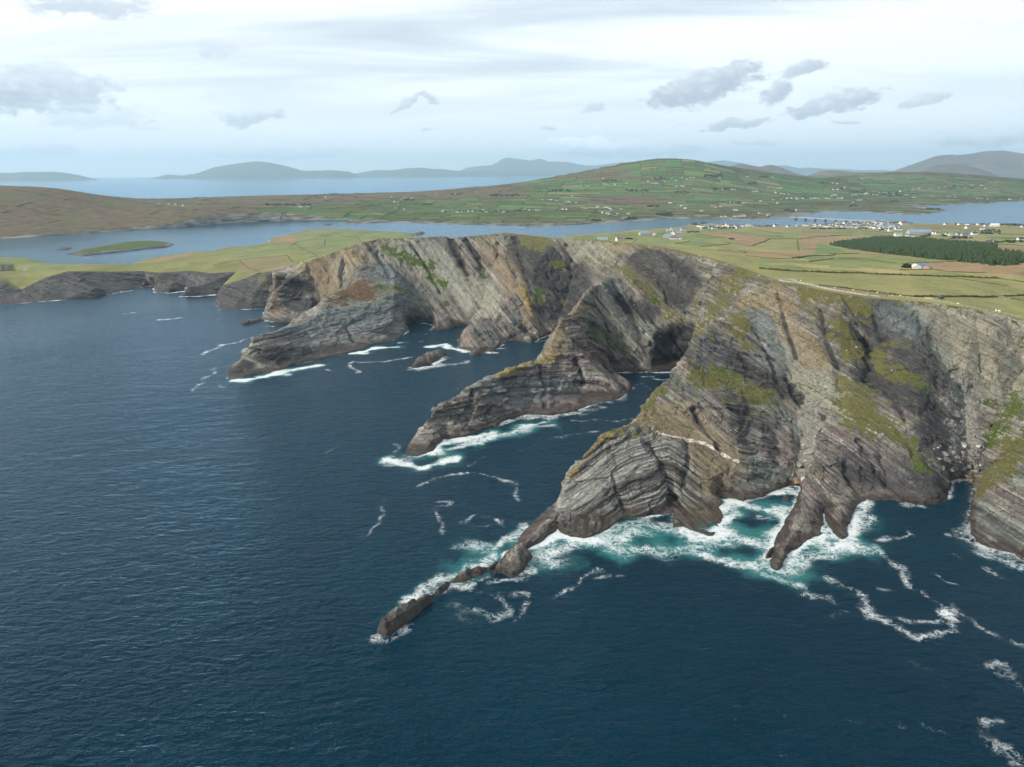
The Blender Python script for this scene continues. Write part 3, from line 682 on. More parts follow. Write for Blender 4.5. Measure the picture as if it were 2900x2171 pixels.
# far wall and promontory
st('grass', 9, 1, 4, (1200, 120), (1300, 160), (1370, 200), (1480, 230)); st('grass', 7, 1, 4, (1480, 300), (1560, 340)); st('grass', 6, .9, 4, (1180, 370), (1350, 400)); st('grass', 5, 1, 4, (1575, 462)); st('grass', 4, .9, 4, (1690, 240), (1715, 268)); st('grass', 4, .9, 4, (1790, 250), (1830, 295))
st('rust', 15, 1.1, 4, (960, 410), (1050, 350), (1080, 420)); st('grass', 14, 1, 4, (960, 410), (1050, 350), (1080, 420)); st('rust', 6, 1, 4, (830, 440), (950, 470)); st('grass', 5, .8, 4, (830, 440), (950, 470)); st('grass', 7, .75, 4, (1060, 330), (1140, 380)); st('rust', 8, .9, 4, (1190, 495))
st('warm', 24, .9, 4, (730, 200), (800, 250), (860, 350)); st('warm', 20, .8, 4, (960, 130), (1040, 280)); st('pale', 22, .9, 4, (900, 250), (1000, 220)); st('pale', 24, 1, 4, (1450, 220), (1640, 330), (1800, 420), (1860, 470)); st('pale', 20, .9, 4, (1250, 150), (1350, 120), (1500, 160)); st('warm', 22, .6, 4, (1850, 120), (1950, 250), (2000, 330))  # first warm stroke paints sunlight on the wall's left end
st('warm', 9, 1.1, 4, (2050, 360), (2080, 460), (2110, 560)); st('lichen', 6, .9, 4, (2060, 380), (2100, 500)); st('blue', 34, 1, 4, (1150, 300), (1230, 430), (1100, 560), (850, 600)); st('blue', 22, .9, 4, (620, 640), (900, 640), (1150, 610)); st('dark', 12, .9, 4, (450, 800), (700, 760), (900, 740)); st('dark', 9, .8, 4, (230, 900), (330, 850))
st('dark', 16, 1, 4, (600, 350), (640, 480), (720, 470)); st('warm', 6, 1, 4, (515, 300), (500, 420), (520, 520)); st('grass', 8, .8, 4, (430, 290), (440, 350)); st('olive', 10, 1, 4, (430, 290), (440, 350)); st('olive', 6, 1, 4, (280, 320)); st('grass', 6, .8, 4, (280, 320))  # tower: sunlit left side painted warm, shade and dark beds on the right
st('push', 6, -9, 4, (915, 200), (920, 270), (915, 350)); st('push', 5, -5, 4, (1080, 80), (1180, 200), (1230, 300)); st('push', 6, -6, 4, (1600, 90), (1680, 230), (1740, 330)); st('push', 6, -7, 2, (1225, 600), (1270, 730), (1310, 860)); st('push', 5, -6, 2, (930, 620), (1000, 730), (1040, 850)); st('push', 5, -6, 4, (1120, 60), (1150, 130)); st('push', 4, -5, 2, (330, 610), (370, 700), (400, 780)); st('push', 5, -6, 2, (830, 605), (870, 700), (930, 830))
st('dark', 5, 1, 2, (1225, 600), (1270, 730), (1310, 860)); st('dark', 4, 1, 2, (930, 620), (1000, 730), (1040, 850)); st('dark', 4, 1, 2, (830, 605), (870, 700), (930, 830)); st('dark', 5, 1, 4, (915, 200), (915, 350))  # painted shade in the slot and gullies pushed in above
st('push', 15, -20, 4, (1380, 585), (1450, 570)); st('push', 6, -9, 4, (1805, 525)); st('push', 6, -8, 4, (765, 520)); st('dark', 10, 1, 4, (1400, 575), (1460, 560)); st('push', 8, 5, 4, (2060, 380), (2110, 560))  # dark stroke paints the shade of the sea cave
# the wall behind the second bay, pinnacle and cave
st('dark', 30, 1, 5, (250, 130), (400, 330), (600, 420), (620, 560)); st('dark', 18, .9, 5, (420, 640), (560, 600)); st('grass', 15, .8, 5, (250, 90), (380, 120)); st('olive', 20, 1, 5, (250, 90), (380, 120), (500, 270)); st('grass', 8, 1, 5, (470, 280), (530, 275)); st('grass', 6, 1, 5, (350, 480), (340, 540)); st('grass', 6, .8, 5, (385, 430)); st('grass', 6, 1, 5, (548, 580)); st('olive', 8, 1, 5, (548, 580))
st('push', 9, -11, 5, (640, 470), (620, 510)); st('dark', 9, 1, 5, (640, 470), (620, 510)); st('warm', 7, 1, 5, (210, 430), (250, 540), (280, 640)); st('warm', 8, 1, 5, (690, 600), (640, 660)); st('warm', 8, .9, 5, (480, 850), (530, 760), (470, 980))  # dark stroke paints shade in the hollow; last warm stroke the pinnacle's sunlit side
st('pale', 6, 1.1, 5, (830, 440), (880, 560), (960, 700), (1060, 860), (1100, 940)); st('pale', 22, .8, 5, (560, 110), (750, 130), (900, 180)); st('warm', 14, .7, 5, (930, 130), (1050, 140)); st('grass', 7, 1.1, 5, (745, 790), (860, 840), (930, 890), (1010, 940)); st('grass', 5, 1, 5, (980, 840)); st('grass', 5, .9, 5, (1040, 690)); st('grass', 5, .8, 5, (860, 440))
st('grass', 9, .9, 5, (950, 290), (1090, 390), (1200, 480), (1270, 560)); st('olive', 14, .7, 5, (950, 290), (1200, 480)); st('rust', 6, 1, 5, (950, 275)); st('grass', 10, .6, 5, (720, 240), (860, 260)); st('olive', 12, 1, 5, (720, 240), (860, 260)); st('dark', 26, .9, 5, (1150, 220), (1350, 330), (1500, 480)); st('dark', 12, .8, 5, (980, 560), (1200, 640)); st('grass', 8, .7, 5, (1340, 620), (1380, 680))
st('grass', 22, 1.1, 5, (1950, 340), (1850, 480), (1720, 640), (1640, 760)); st('olive', 30, 1.2, 5, (1950, 340), (1850, 480), (1720, 640), (1600, 780), (1450, 740), (1560, 560)); st('grass', 10, .8, 5, (1580, 560), (1560, 700), (1590, 800)); st('grass', 8, .8, 5, (1450, 720)); st('grass', 12, .6, 5, (1700, 330), (1640, 450))
st('push', 17, -32, 5, (1430, 890), (1480, 950), (1400, 1010)); st('dark', 24, 1.3, 5, (1430, 900), (1480, 960), (1400, 1040)); st('push', 6, -7, 5, (930, 1050), (1080, 1060)); st('push', 6, -6, 5, (850, 320), (1000, 560), (1180, 820)); st('push', 6, -6, 5, (960, 360), (1120, 600), (1300, 760)); st('push', 5, -5, 5, (640, 560), (760, 760), (960, 960))  # first dark stroke paints shade inside the big cave
# middle headland
st('lichen', 5, .9, 4, (1700, 970), (1900, 895), (2100, 825)); st('lichen', 5, .9, 5, (30, 1130), (250, 1050), (440, 1000)); st('blue', 14, .8, 5, (50, 1290), (300, 1260), (600, 1260)); st('push', 4, -4, 4, (1880, 1040), (1850, 1200)); st('push', 4, -4, 4, (1600, 1120), (1560, 1280)); st('push', 4, -4, 5, (180, 1100), (260, 1300), (270, 1430)); st('push', 4, -4, 5, (480, 1150), (520, 1400)); st('dark', 8, .8, 4, (1650, 1180), (1900, 1120))
# pyramid
st('grass', 3.5, 1, 5, (1180, 1400), (1240, 1320), (1300, 1240)); st('olive', 10, 1, 5, (1180, 1400), (1300, 1240)); st('grass', 7, 1.1, 5, (1900, 700), (1970, 790)); st('grass', 6, 1, 5, (1830, 780), (1920, 830)); st('grass', 7, .9, 5, (1970, 920)); st('grass', 4, .9, 5, (1690, 850)); st('olive', 24, 1, 5, (1700, 850), (1900, 750), (1970, 920))
st('grass', 10, 1.1, 5, (1620, 1170), (1780, 1150), (1880, 1200), (2000, 1280), (2110, 1310)); st('olive', 12, .6, 5, (1620, 1170), (1880, 1200), (2110, 1310)); st('dark', 14, 1, 5, (1640, 850), (1640, 960), (1660, 1090)); st('blue', 13, 1, 5, (2050, 680), (2090, 850), (2120, 1000)); st('pale', 9, 1.2, 5, (2030, 450), (2080, 520)); st('warm', 12, .9, 5, (1950, 580), (2080, 560)); st('dark', 12, .9, 5, (1880, 1380), (1960, 1480), (1980, 1600)); st('blue', 12, .6, 5, (1640, 860), (1700, 960))
st('warm', 20, .75, 7, (1250, 200), (1450, 250), (1600, 420), (1500, 560)); st('quartz', 1.1, 1.4, 7, (1240, 272), (1330, 300), (1420, 322), (1540, 345), (1640, 400), (1740, 455)); st('pale', 7, 1.1, 7, (830, 400), (960, 350), (1100, 330)); st('pale', 6, 1, 7, (700, 650), (860, 570), (1050, 500), (1230, 440)); st('blue', 18, .45, 7, (750, 600), (1000, 480), (1200, 420)); st('lichen', 3, .8, 7, (930, 290), (850, 350), (780, 450), (705, 530)); st('dark', 7, .9, 7, (680, 800), (950, 740)); st('pale', 4, 1, 7, (1050, 740), (1200, 690), (1300, 640)); st('lichen', 4, .7, 7, (1440, 760), (1560, 780)); st('warm', 7, 1, 7, (1420, 800), (1560, 760))
st('push', 3.5, -7, 7, (1190, 340), (1280, 480), (1330, 620), (1350, 740)); st('dark', 3, 1, 7, (1190, 340), (1280, 480), (1340, 640)); st('push', 2.5, -4, 7, (960, 560), (1000, 660), (1040, 770)); st('dark', 2.5, 1, 7, (980, 590), (1030, 720)); st('push', 5, -3, 7, (1960, 250), (1980, 450)); st('push', 5, -3, 7, (1800, 150), (1800, 300)); st('push', 7, 3, 7, (1880, 300), (1890, 450)); st('push', 7, 3, 7, (2060, 300), (2060, 460)); st('push', 6, -7, 7, (1640, 640), (1700, 660)); st('push', 4, -5, 7, (1600, 880), (1480, 820))  # dark strokes put shade into the colour of the two clefts
# slabs right of the pyramid
st('pale', 13, 1.1, 6, (420, 480), (520, 640), (640, 820), (760, 960), (860, 1100)); st('warm', 10, 1, 6, (440, 270), (520, 430)); st('warm', 9, 1, 6, (550, 560), (640, 640), (740, 760)); st('blue', 10, .9, 6, (360, 480), (420, 650), (480, 800)); st('pale', 8, 1, 6, (900, 1000), (940, 1130))
st('grass', 8, .9, 6, (700, 350), (750, 440)); st('grass', 11, 1, 6, (700, 290), (850, 320), (980, 360), (1050, 440)); st('grass', 10, 1, 6, (890, 520), (930, 620), (960, 690)); st('grass', 6.5, 1.1, 6, (1110, 720), (1180, 800), (1300, 860), (1450, 925)); st('grass', 5, 1, 6, (910, 880), (950, 960)); st('grass', 13, 1.1, 6, (1000, 1010), (1050, 1150), (1150, 1190)); st('grass', 8, 1, 6, (1200, 1220), (1330, 1320), (1440, 1450)); st('grass', 5, 1, 6, (1230, 1280)); st('grass', 5, .9, 6, (1010, 930)); st('olive', 40, .75, 6, (750, 300), (950, 650), (1000, 1050)); st('olive', 10, .6, 6, (1150, 1190), (1400, 1400)); st('grass', 6, .8, 6, (930, 480), (1000, 530)); st('grass', 5, .8, 6, (1230, 640))
st('grass', 8, 1, 6, (2060, 1040), (1990, 1180), (1950, 1290)); st('grass', 11, 1.1, 6, (2090, 1320), (2000, 1420), (1910, 1520), (1880, 1600)); st('olive', 13, 1.1, 6, (2090, 1320), (2000, 1420), (1910, 1520), (1880, 1600)); st('grass', 5, .8, 6, (1900, 1050)); st('grass', 5, .9, 6, (1690, 960))
st('dark', 17, 1, 6, (1200, 470), (1330, 620), (1430, 800)); st('dark', 13, 1, 6, (1080, 700), (1100, 880), (1280, 920), (1480, 1080)); st('dark', 12, 1, 6, (1520, 1150), (1500, 1280)); st('dark', 12, .8, 6, (900, 560), (1000, 700)); st('dark', 14, .7, 6, (1000, 1500), (1400, 1560), (1550, 1600)); st('dark', 16, .8, 6, (0, 640), (250, 800), (450, 900)); st('blue', 14, .8, 6, (1250, 450), (1380, 520))
st('warm', 30, .4, 6, (1550, 520), (1750, 650), (1950, 780), (2100, 760)); st('pale', 34, 1.15, 6, (1560, 560), (1780, 700), (2000, 800), (2120, 780)); st('pale', 30, .9, 6, (1600, 500), (1800, 640), (2000, 700)); st('pale', 8, 1.2, 6, (1960, 540), (2060, 600), (2125, 650)); st('scree', 13, 1.2, 6, (1680, 960), (1680, 1100), (1690, 1250), (1690, 1400), (1720, 1480)); st('scree', 7, 1.2, 6, (680, 1080), (690, 1200), (660, 1330), (640, 1460), (600, 1530))  # broad pale strokes paint sunlight onto the left-facing wall
st('push', 3.5, -5, 6, (545, 880), (620, 1040), (780, 1130)); st('dark', 3, 1, 6, (545, 880), (620, 1040), (780, 1130)); st('push', 3, -4, 6, (1440, 480), (1450, 640), (1530, 830), (1545, 930)); st('dark', 2.5, 1, 6, (1450, 640), (1530, 830), (1545, 930)); st('push', 4, -5, 6, (1070, 640), (1075, 760), (1085, 900)); st('push', 4, -5, 6, (895, 700), (890, 900), (925, 1150)); st('push', 4, 5, 6, (1190, 1310), (1320, 1370)); st('push', 4, -6, 6, (1180, 1400), (1230, 1600)); st('push', 3, -5, 6, (930, 1450), (980, 1600)); st('push', 3, -4, 6, (720, 440), (790, 520), (850, 600)); st('push', 6, -5, 6, (1000, 560), (1060, 640))  # dark strokes here are painted cleft shade

st('band', 26, 1.20, 7, (760, 640), (900, 520), (1050, 420), (1200, 480), (1250, 620)); st('band', 18, 0.47, 5, (1640, 860), (1660, 1000), (1700, 1080)); st('band', 16, 0.47, 5, (2030, 900), (2060, 1050)); st('band', 22, 0.47, 4, (560, 700), (800, 660), (1050, 620)); st('band', 16, 0.42, 5, (100, 1280), (400, 1250), (650, 1260)); st('band', 16, 0.42, 4, (1600, 1150), (1850, 1080)); st('band', 14, 0.47, 6, (100, 1150), (250, 1250), (450, 1300)); st('band', 14, 0.42, 6, (1000, 1400), (1300, 1480)); st('band', 20, 0.36, 6, (1300, 500), (1400, 700)); st('band', 20, 0.31, 5, (1250, 260), (1450, 420))
# plane slabs: little relief of their own
st('slab', 16, 1, 7, (1300, 180), (1450, 260), (1580, 420), (1450, 560)); st('slab', 13, 1, 6, (430, 360), (520, 560), (650, 780), (800, 980)); st('slab', 26, 1, 6, (1580, 560), (1800, 700), (2000, 760)); st('slab', 12, 1, 6, (1200, 520), (1330, 680), (1420, 820)); st('slab', 11, 1, 6, (1250, 980), (1400, 1080), (1500, 1180)); st('slab', 22, .9, 4, (1480, 160), (1640, 300), (1800, 400)); st('slab', 10, 1, 5, (860, 480), (960, 680), (1060, 860)); st('slab', 18, .8, 5, (1150, 300), (1300, 480)); st('slab', 18, .8, 4, (760, 220), (860, 300)); st('slab', 12, .9, 7, (760, 600), (900, 480), (1050, 400)); st('slab', 12, .9, 6, (1000, 1420), (1250, 1480), (1450, 1540))
# sharp clefts
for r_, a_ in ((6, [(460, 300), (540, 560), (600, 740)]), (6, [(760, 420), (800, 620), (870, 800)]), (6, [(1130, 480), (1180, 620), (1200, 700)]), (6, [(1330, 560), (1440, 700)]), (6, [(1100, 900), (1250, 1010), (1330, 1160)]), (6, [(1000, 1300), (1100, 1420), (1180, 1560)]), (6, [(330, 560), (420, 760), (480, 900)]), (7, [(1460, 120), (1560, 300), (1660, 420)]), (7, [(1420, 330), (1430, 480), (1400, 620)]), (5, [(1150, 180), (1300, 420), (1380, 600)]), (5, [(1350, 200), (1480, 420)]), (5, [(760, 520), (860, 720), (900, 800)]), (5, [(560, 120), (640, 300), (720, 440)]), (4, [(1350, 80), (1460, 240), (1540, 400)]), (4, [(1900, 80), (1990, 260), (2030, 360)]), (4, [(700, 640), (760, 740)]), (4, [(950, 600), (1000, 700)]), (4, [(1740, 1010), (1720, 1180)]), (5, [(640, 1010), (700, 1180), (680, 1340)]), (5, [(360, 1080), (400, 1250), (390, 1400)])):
    st('push', 2.6, -4.5, r_, *a_); st('dark', 1.6, .9, r_, *a_)  # narrow dark stroke paints shade down each cleft
KINDS = ('slab', 'band', 'grass', 'olive', 'rust', 'pale', 'warm', 'dark', 'blue', 'lichen', 'quartz', 'scree')
STROKES_W = []
for kind, rad, amt, r, pts in STROKES:
    p = [h for h in (hit(r, x, y) for x, y in pts) if h is not None]
    if p: STROKES_W.append((kind, rad, amt, np.array(p)))
def bedding(P):
    """coordinates across and along the rock beds; the beds tilt and fold differently from one headland to the next"""
    x, y, z = P[:, 0], P[:, 1], P[:, 2]
    lo = fbm(P / 60.0, 2, 71)
    def dip(a, by=0.15): return z * math.cos(a) + x * math.sin(a) + by * y * math.sin(a)
    s = dip(math.radians(37))
    far = sstep(640, 760, y - 0.3 * x)
    s = s * (1 - far) + (dip(math.radians(50)) - 40) * far
    prom = sstep(-110, -170, x) * sstep(1010, 960, y); s = s * (1 - prom) + (z - 0.10 * x + 0.05 * y - 110) * prom
    low = sstep(-270, -320, x) * sstep(940, 980, y); s = s * (1 - low) + (z * 0.93 + 0.22 * x + 0.1 * y - 197) * low
    fin = sstep(120, 80, x) * sstep(465, 490, y) * sstep(745, 680, y); s = s * (1 - fin) + (z + 0.06 * x + 84) * fin
    bulb = sstep(108, 88, x) * sstep(460, 435, y); s = s * (1 - bulb) + (z * 0.95 - 15.0 * np.tanh((x - 50) / 30.0) + 0.03 * y + 98) * bulb
    pyr = sstep(205, 175, x) * sstep(135, 160, x) * sstep(560, 500, y); s = s * (1 - pyr) + (z * 0.97 + 0.30 * x + 80) * pyr
    s = s + 2.2 * lo + 0.4 * fbm(P / 17.0, 2, 72)
    return np.stack([s, x * 0.8 - z * 0.6, y + 0.3 * z], 1)
def finish_near_land():
    global NV, NT
    V, T = NV, NT
    # finer where it is rock, coarser over the pasture
    def thr(mid, rk):
        k = np.where(rk, RES, np.where(in_poly(mid[:, 0], mid[:, 1], PLATEAU), 0.012, 0.005) if len(mid) < 60000 else 0.010)
        k = np.where(((mid[:, 0] > 430) | (mid[:, 0] < -1000)) & rk, 0.02, k)
        return np.linalg.norm(mid - EYE, axis=1) * k
    V, T = refine(V, T, thr, 12)
    print('refined', len(V), len(T), time.time() - T0)
    rock_f = T[:, 3] <= 0
    rk = np.zeros(len(V)); np.add.at(rk, T[rock_f][:, :3].ravel(), 1.0)
    gk = np.zeros(len(V)); np.add.at(gk, T[~rock_f][:, :3].ravel(), 1.0)
    isrock = rk > 0
    # boundary vertices (the coast)
    e = np.sort(np.concatenate([T[:, [0, 1]], T[:, [1, 2]], T[:, [2, 0]]]), axis=1)
    key = e[:, 0] * len(V) + e[:, 1]; uk, cnt = np.unique(key, return_counts=True)
    be = uk[cnt == 1]; bE = np.stack([be // len(V), be % len(V)], 1)
    bound = np.zeros(len(V), bool); bound[bE.ravel()] = True
    V = smooth(V, T, 1, 0.5, fixed=~isrock | bound)
    N = vnormals(smooth(V, T, 6, 0.6), T)
    R = np.nonzero(isrock)[0]; P = V[R]; n = N[R]
    # rock weight falls off at the turf edge and just under water
    edge = np.where(gk[R] > 0, 0.25, 1.0)
    dTop = np.minimum(poly_dist(P[:, 0], P[:, 1], TOP, False), poly_dist(P[:, 0], P[:, 1], TOP_LOW, False)) 
    w = edge * (0.15 + 0.85 * sstep(0, 9, dTop))
    at = {k: np.zeros(len(V)) for k in KINDS}
    disp = np.zeros(len(P))
    Pw = P + np.stack([noise3(P / 9.0, 211), noise3(P / 9.0, 212), noise3(P / 9.0, 213)], 1) * 3.2
    for kind, rad, amt, pts in STROKES_W:
        lo, hi = pts.min(0) - rad * 2.2, pts.max(0) + rad * 2.2
        m = np.nonzero(((P > lo) & (P < hi)).all(1))[0]
        if not len(m): continue
        d = seg_dist3(P[m] if rad < 2 or kind in ('pale', 'band') else Pw[m], pts)
        if kind == 'push':
            f = np.clip(1 - d / (1.5 * rad), 0, 1) ** 1.25; disp[m] += 1.1 * amt * f
        else:
            f = amt * sstep(1.8 * rad, 0.2 * rad, d); at[kind][R[m]] = np.maximum(at[kind][R[m]], f)
    B = bedding(P)
    s = B[:, 0]
    along = fbm(np.stack([s / 9, B[:, 1] / 60, B[:, 2] / 60], 1), 2, 31)
    def steps(f):    # proud and recessed beds with sharp ledges
        k = np.floor(f); t = f - k
        h = (_hash(k.astype(np.int64), np.zeros(len(f), np.int64), np.zeros(len(f), np.int64), 5) & np.uint32(1023)) / 1023.0
        h2 = (_hash(k.astype(np.int64) + 1, np.zeros(len(f), np.int64), np.zeros(len(f), np.int64), 5) & np.uint32(1023)) / 1023.0
        return h + (h2 - h) * sstep(0.75, 1.0, t) - 0.5
    # buttresses, blocks, ledges
    big = fbm(np.stack([P[:, 0] / 42, P[:, 1] / 42, P[:, 2] / 95], 1), 3, 3, ridged=True)
    blk = fbm(P / 15.0, 3, 9)
    jn = fbm(np.stack([P[:, 0] / 8, P[:, 1] / 8, P[:, 2] / 26], 1), 3, 14, ridged=True)
    fine = fbm(P / 3.3, 3, 21)
    turf = np.clip(at['grass'][R], 0, 1) * 0.7
    def blocks(a, b, c, seed):      # broken beds: each block stands proud or back a little
        q = np.stack([s / a, B[:, 1] / b, B[:, 2] / c], 1)
        q = q + 0.32 * np.stack([noise3(q * 0.7, seed), noise3(q * 0.7, seed + 1), noise3(q * 0.7, seed + 2)], 1)
        i = np.floor(q).astype(np.int64)
        return (_hash(i[:, 0], i[:, 1], i[:, 2], seed) & np.uint32(1023)) / 511.5 - 1.0
    sl = 1 - 0.78 * np.clip(at['slab'][R], 0, 1)
    h = sl * (1.8 * big + 0.8 * blk + 0.9 * jn) + turf * (0.5 + 0.9 * fbm(P / 1.7, 2, 23))
    h += (0.35 + 0.65 * sl) * (1.6 * steps(s / 4.2 + 0.18 * along) + 0.9 * steps(s / 1.55 + 0.15 * along + 3.7) + 0.45 * fine + 2.2 * blocks(11.0, 34.0, 34.0, 30) + 1.5 * blocks(5.0, 13.0, 13.0, 33) + 0.75 * blocks(2.0, 5.0, 5.0, 37)) * (1 - turf)
    small = sstep(1.0, 12.0, P[:, 2])       # thin rocks at the waterline keep their outline
    disp = disp + h * w * (0.48 + 0.52 * small)
    nd = n.copy(); nd[:, 2] *= 0.55
    V[R] = P + nd * disp[:, None]
    V[R, 2] = np.where(P[:, 2] > 0.25, np.maximum(V[R, 2], 0.35 * P[:, 2] + 1.3 * sstep(0.2, 1.6, P[:, 2])), V[R, 2])
    bi_ = bound & isrock; q_ = V[bi_]; V[bi_, 0] += 1.3 * fbm(q_ / 6.0, 3, 201); V[bi_, 1] += 1.3 * fbm(q_ / 6.0, 3, 202)
    V[bound & isrock, 2] = np.minimum(V[bound & isrock, 2], 0.0) - 0.3
    # pasture: gentle unevenness
    G = np.nonzero(~isrock)[0]
    V[G, 2] += 1.2 * fbm(V[G] * (1 / 45., 1 / 45., 0), 3, 41) * sstep(0, 25, np.minimum(poly_dist(V[G, 0], V[G, 1], COAST), 30))
    N2 = vnormals(V, T)
    tz = sstep(0.72, 0.92, N2[:, 2]) * sstep(16, 40, V[:, 2])
    at['grass'] = np.maximum(at['grass'], 0.34 * tz * isrock)
    rim = np.zeros(len(V)); rim[R] = sstep(7, 0.5, dTop) * sstep(12, 30, P[:, 2]) * 0.6
    at['grass'] = np.maximum(at['grass'], rim); at['olive'] = np.maximum(at['olive'], np.maximum(rim * 1.3, 0.7 * tz))
    lowc = sstep(-300, -360, V[:, 0]) * sstep(1000, 1040, V[:, 1]) * isrock; at['dark'] = np.maximum(at['dark'], 0.62 * lowc); at['band'] = np.maximum(at['band'], 0.28 * lowc)
    bed = np.zeros((len(V), 3)); bed[R] = bedding(V[R])
    at['bed'] = bed
    # skirt below the water line
    nb = len(V); bi = np.unique(bE); mp = np.full(nb, -1); mp[bi] = nb + np.arange(len(bi))
    S = V[bi].copy(); S[:, 2] = -14; S[:, :2] += N2[bi, :2] * 4
    # orient the skirt with its face
    et = {}
    tri = T[:, :3]
    allE = np.concatenate([tri[:, [0, 1]], tri[:, [1, 2]], tri[:, [2, 0]]]); allG = np.tile(T[:, 3], 3)
    kk = np.sort(allE, 1); kk = kk[:, 0] * nb + kk[:, 1]
    o = np.argsort(kk); pos_ = np.searchsorted(kk[o], be); dirE = allE[o][pos_]; dirG = allG[o][pos_]
    A, C = dirE[:, 0], dirE[:, 1]
    skirt = np.concatenate([np.stack([C, A, mp[A], dirG], 1), np.stack([C, mp[A], mp[C], dirG], 1)])
    V = np.concatenate([V, S]); T = np.concatenate([T, skirt])
    for k in at:
        at[k] = np.concatenate([at[k], at[k][bi] if at[k].ndim == 1 else at[k][bi]])
    NV, NT = V, T
    return at
RES = 0.0021
NEAR_AT = finish_near_land()
print('near land displaced', len(NV), len(NT), time.time() - T0)

def field_colours(tags, cen):
    base = np.tile(np.array(OLIVE), (len(tags), 1))
    # the ground past the village side is greener, the far left headland olive
    n = fbm(cen * (1 / 240., 1 / 240., 0), 3, 51)
    base = base * (1 + 0.18 * n[:, None]) + np.outer(sstep(0.1, 0.5, n), (0.02, -0.006, 0.004))
    gl = sstep(-180, -420, cen[:, 0]); base = base * (1 - gl[:, None]) + gl[:, None] * np.array((0.150, 0.155, 0.062)) * (1 + 0.18 * n[:, None])
    rough = np.maximum(sstep(1500, 2000, cen[:, 1]) * 0.45 * (cen[:, 0] > 0), 0)
    base = base * (1 - rough[:, None]) + rough[:, None] * np.array(SEDGE)
    for k, (c, poly) in enumerate(FIELD_XY):
        m = tags == k + 2
        base[m] = np.array(c) * (1 + 0.12 * n[m, None])
    return base
def split_near_land():
    T = NT; cen = NV[T[:, :3]].mean(1)
    near = [(-40, 300), (60, 300), (640, 300), (640, 700), (226, 640), (205, 640), (150, 640), (108, 545), (36, 433), (-20, 380)]
    mid = [(-130, 470), (20, 540), (110, 630), (100, 690), (72, 722), (36, 720), (-40, 640), (-130, 560)]
    prom = [(-330, 690), (-150, 760), (-152, 880), (-175, 985), (-235, 968), (-300, 900)]
    low = [(-290, 1040), (-420, 985), (-1400, 1000), (-1400, 1600), (-300, 1200)]
    rock = T[:, 3] <= 0
    which = np.full(len(T), -1)
    which[rock] = 0
    for k, poly in ((1, near), (2, mid), (3, prom), (4, low)):
        which[rock & in_poly(cen[:, 0], cen[:, 1], poly)] = k
    names = {0: ('cliff', 'tall banded grey sea cliff behind the coves, with a dark sea cave'), 1: ('headland', 'large folded rock headland in front with pale slabs and turf ledges'),
             2: ('promontory', 'narrow brown-grey rock ridge with yellow lichen between the two front bays'), 3: ('promontory', 'long layered grey rock promontory sloping into the sea on the far side'),
             4: ('low_cliff', 'low dark layered sea cliffs at the left edge below the green peninsula')}
    for k, (nm, lab) in names.items():
        f = T[which == k]
        keys = list(NEAR_AT)
        r = used_only(NV, f, *[NEAR_AT[q] for q in keys])
        me = mesh_from(nm, r[0], r[1], ROCK, {q: a for q, a in zip(keys, r[2:])}, smooth_shade=False)
        link(nm, me, lab, None, None, 'structure')
    f = T[~rock]; c = cen[~rock]
    fc = field_colours(f[:, 3], c)
    v, t = used_only(NV, f)
    me = mesh_from('grassland', v, t, PASTURE, None, {'field': fc})
    link('grassland', me, 'green and brown pasture sloping from the cliff top down to the channel', None, None, 'structure')
    return me
split_near_land()

# ================================================================ the sea
FOAM = []    # kind, radius, amount, region, points (pixels on the water)
def fo(rad, amt, r, *pts): FOAM.append((rad, amt, sea(r, pts)))
# surf round the front headland
fo(5, 1.15, 7, (330, 1040), (440, 1020), (560, 950), (640, 920), (740, 960), (860, 960)); fo(9, .8, 7, (500, 1060), (700, 1010), (900, 960), (1100, 900)); fo(10, .62, 7, (900, 880), (1050, 850), (1250, 830), (1400, 900)); fo(8, .62, 7, (1000, 1000), (1250, 1030), (1500, 1000), (1700, 950)); fo(6, .95, 7, (1380, 890), (1450, 920), (1600, 940), (1700, 800)); fo(7, .9, 7, (1640, 750), (1700, 720), (1850, 740)); fo(6, 1, 7, (1950, 660), (2060, 640), (2130, 660)); fo(9, .72, 7, (1650, 900), (1800, 960), (1950, 980)); fo(7, .7, 7, (1560, 1050), (1700, 1080), (1900, 1130)); fo(6, .9, 7, (2050, 760), (2000, 900), (1920, 1040)); fo(5, .75, 7, (1940, 765), (2030, 765)); fo(4, .75, 7, (1830, 800), (1950, 810))
fo(4, 1.15, 8, (300, 610), (340, 640), (380, 640)); fo(5, 1, 8, (400, 600), (480, 550), (560, 500), (620, 480)); fo(4, 1.25, 8, (597, 350), (605, 410), (630, 460)); fo(6, .85, 8, (640, 520), (720, 510), (760, 430), (770, 350), (800, 310)); fo(7, .7, 8, (420, 640), (520, 590), (660, 560), (740, 520)); fo(6, .6, 8, (300, 660), (400, 690), (500, 720)); fo(3, .85, 8, (1000, 320), (1100, 322)); fo(4, .9, 8, (1300, 500), (1400, 540), (1520, 575), (1618, 610)); fo(4, .7, 8, (1280, 480), (1320, 440), (1330, 380)); fo(3, .8, 8, (1290, 205), (1350, 225)); fo(6, .55, 8, (1360, 560), (1500, 600), (1618, 640))
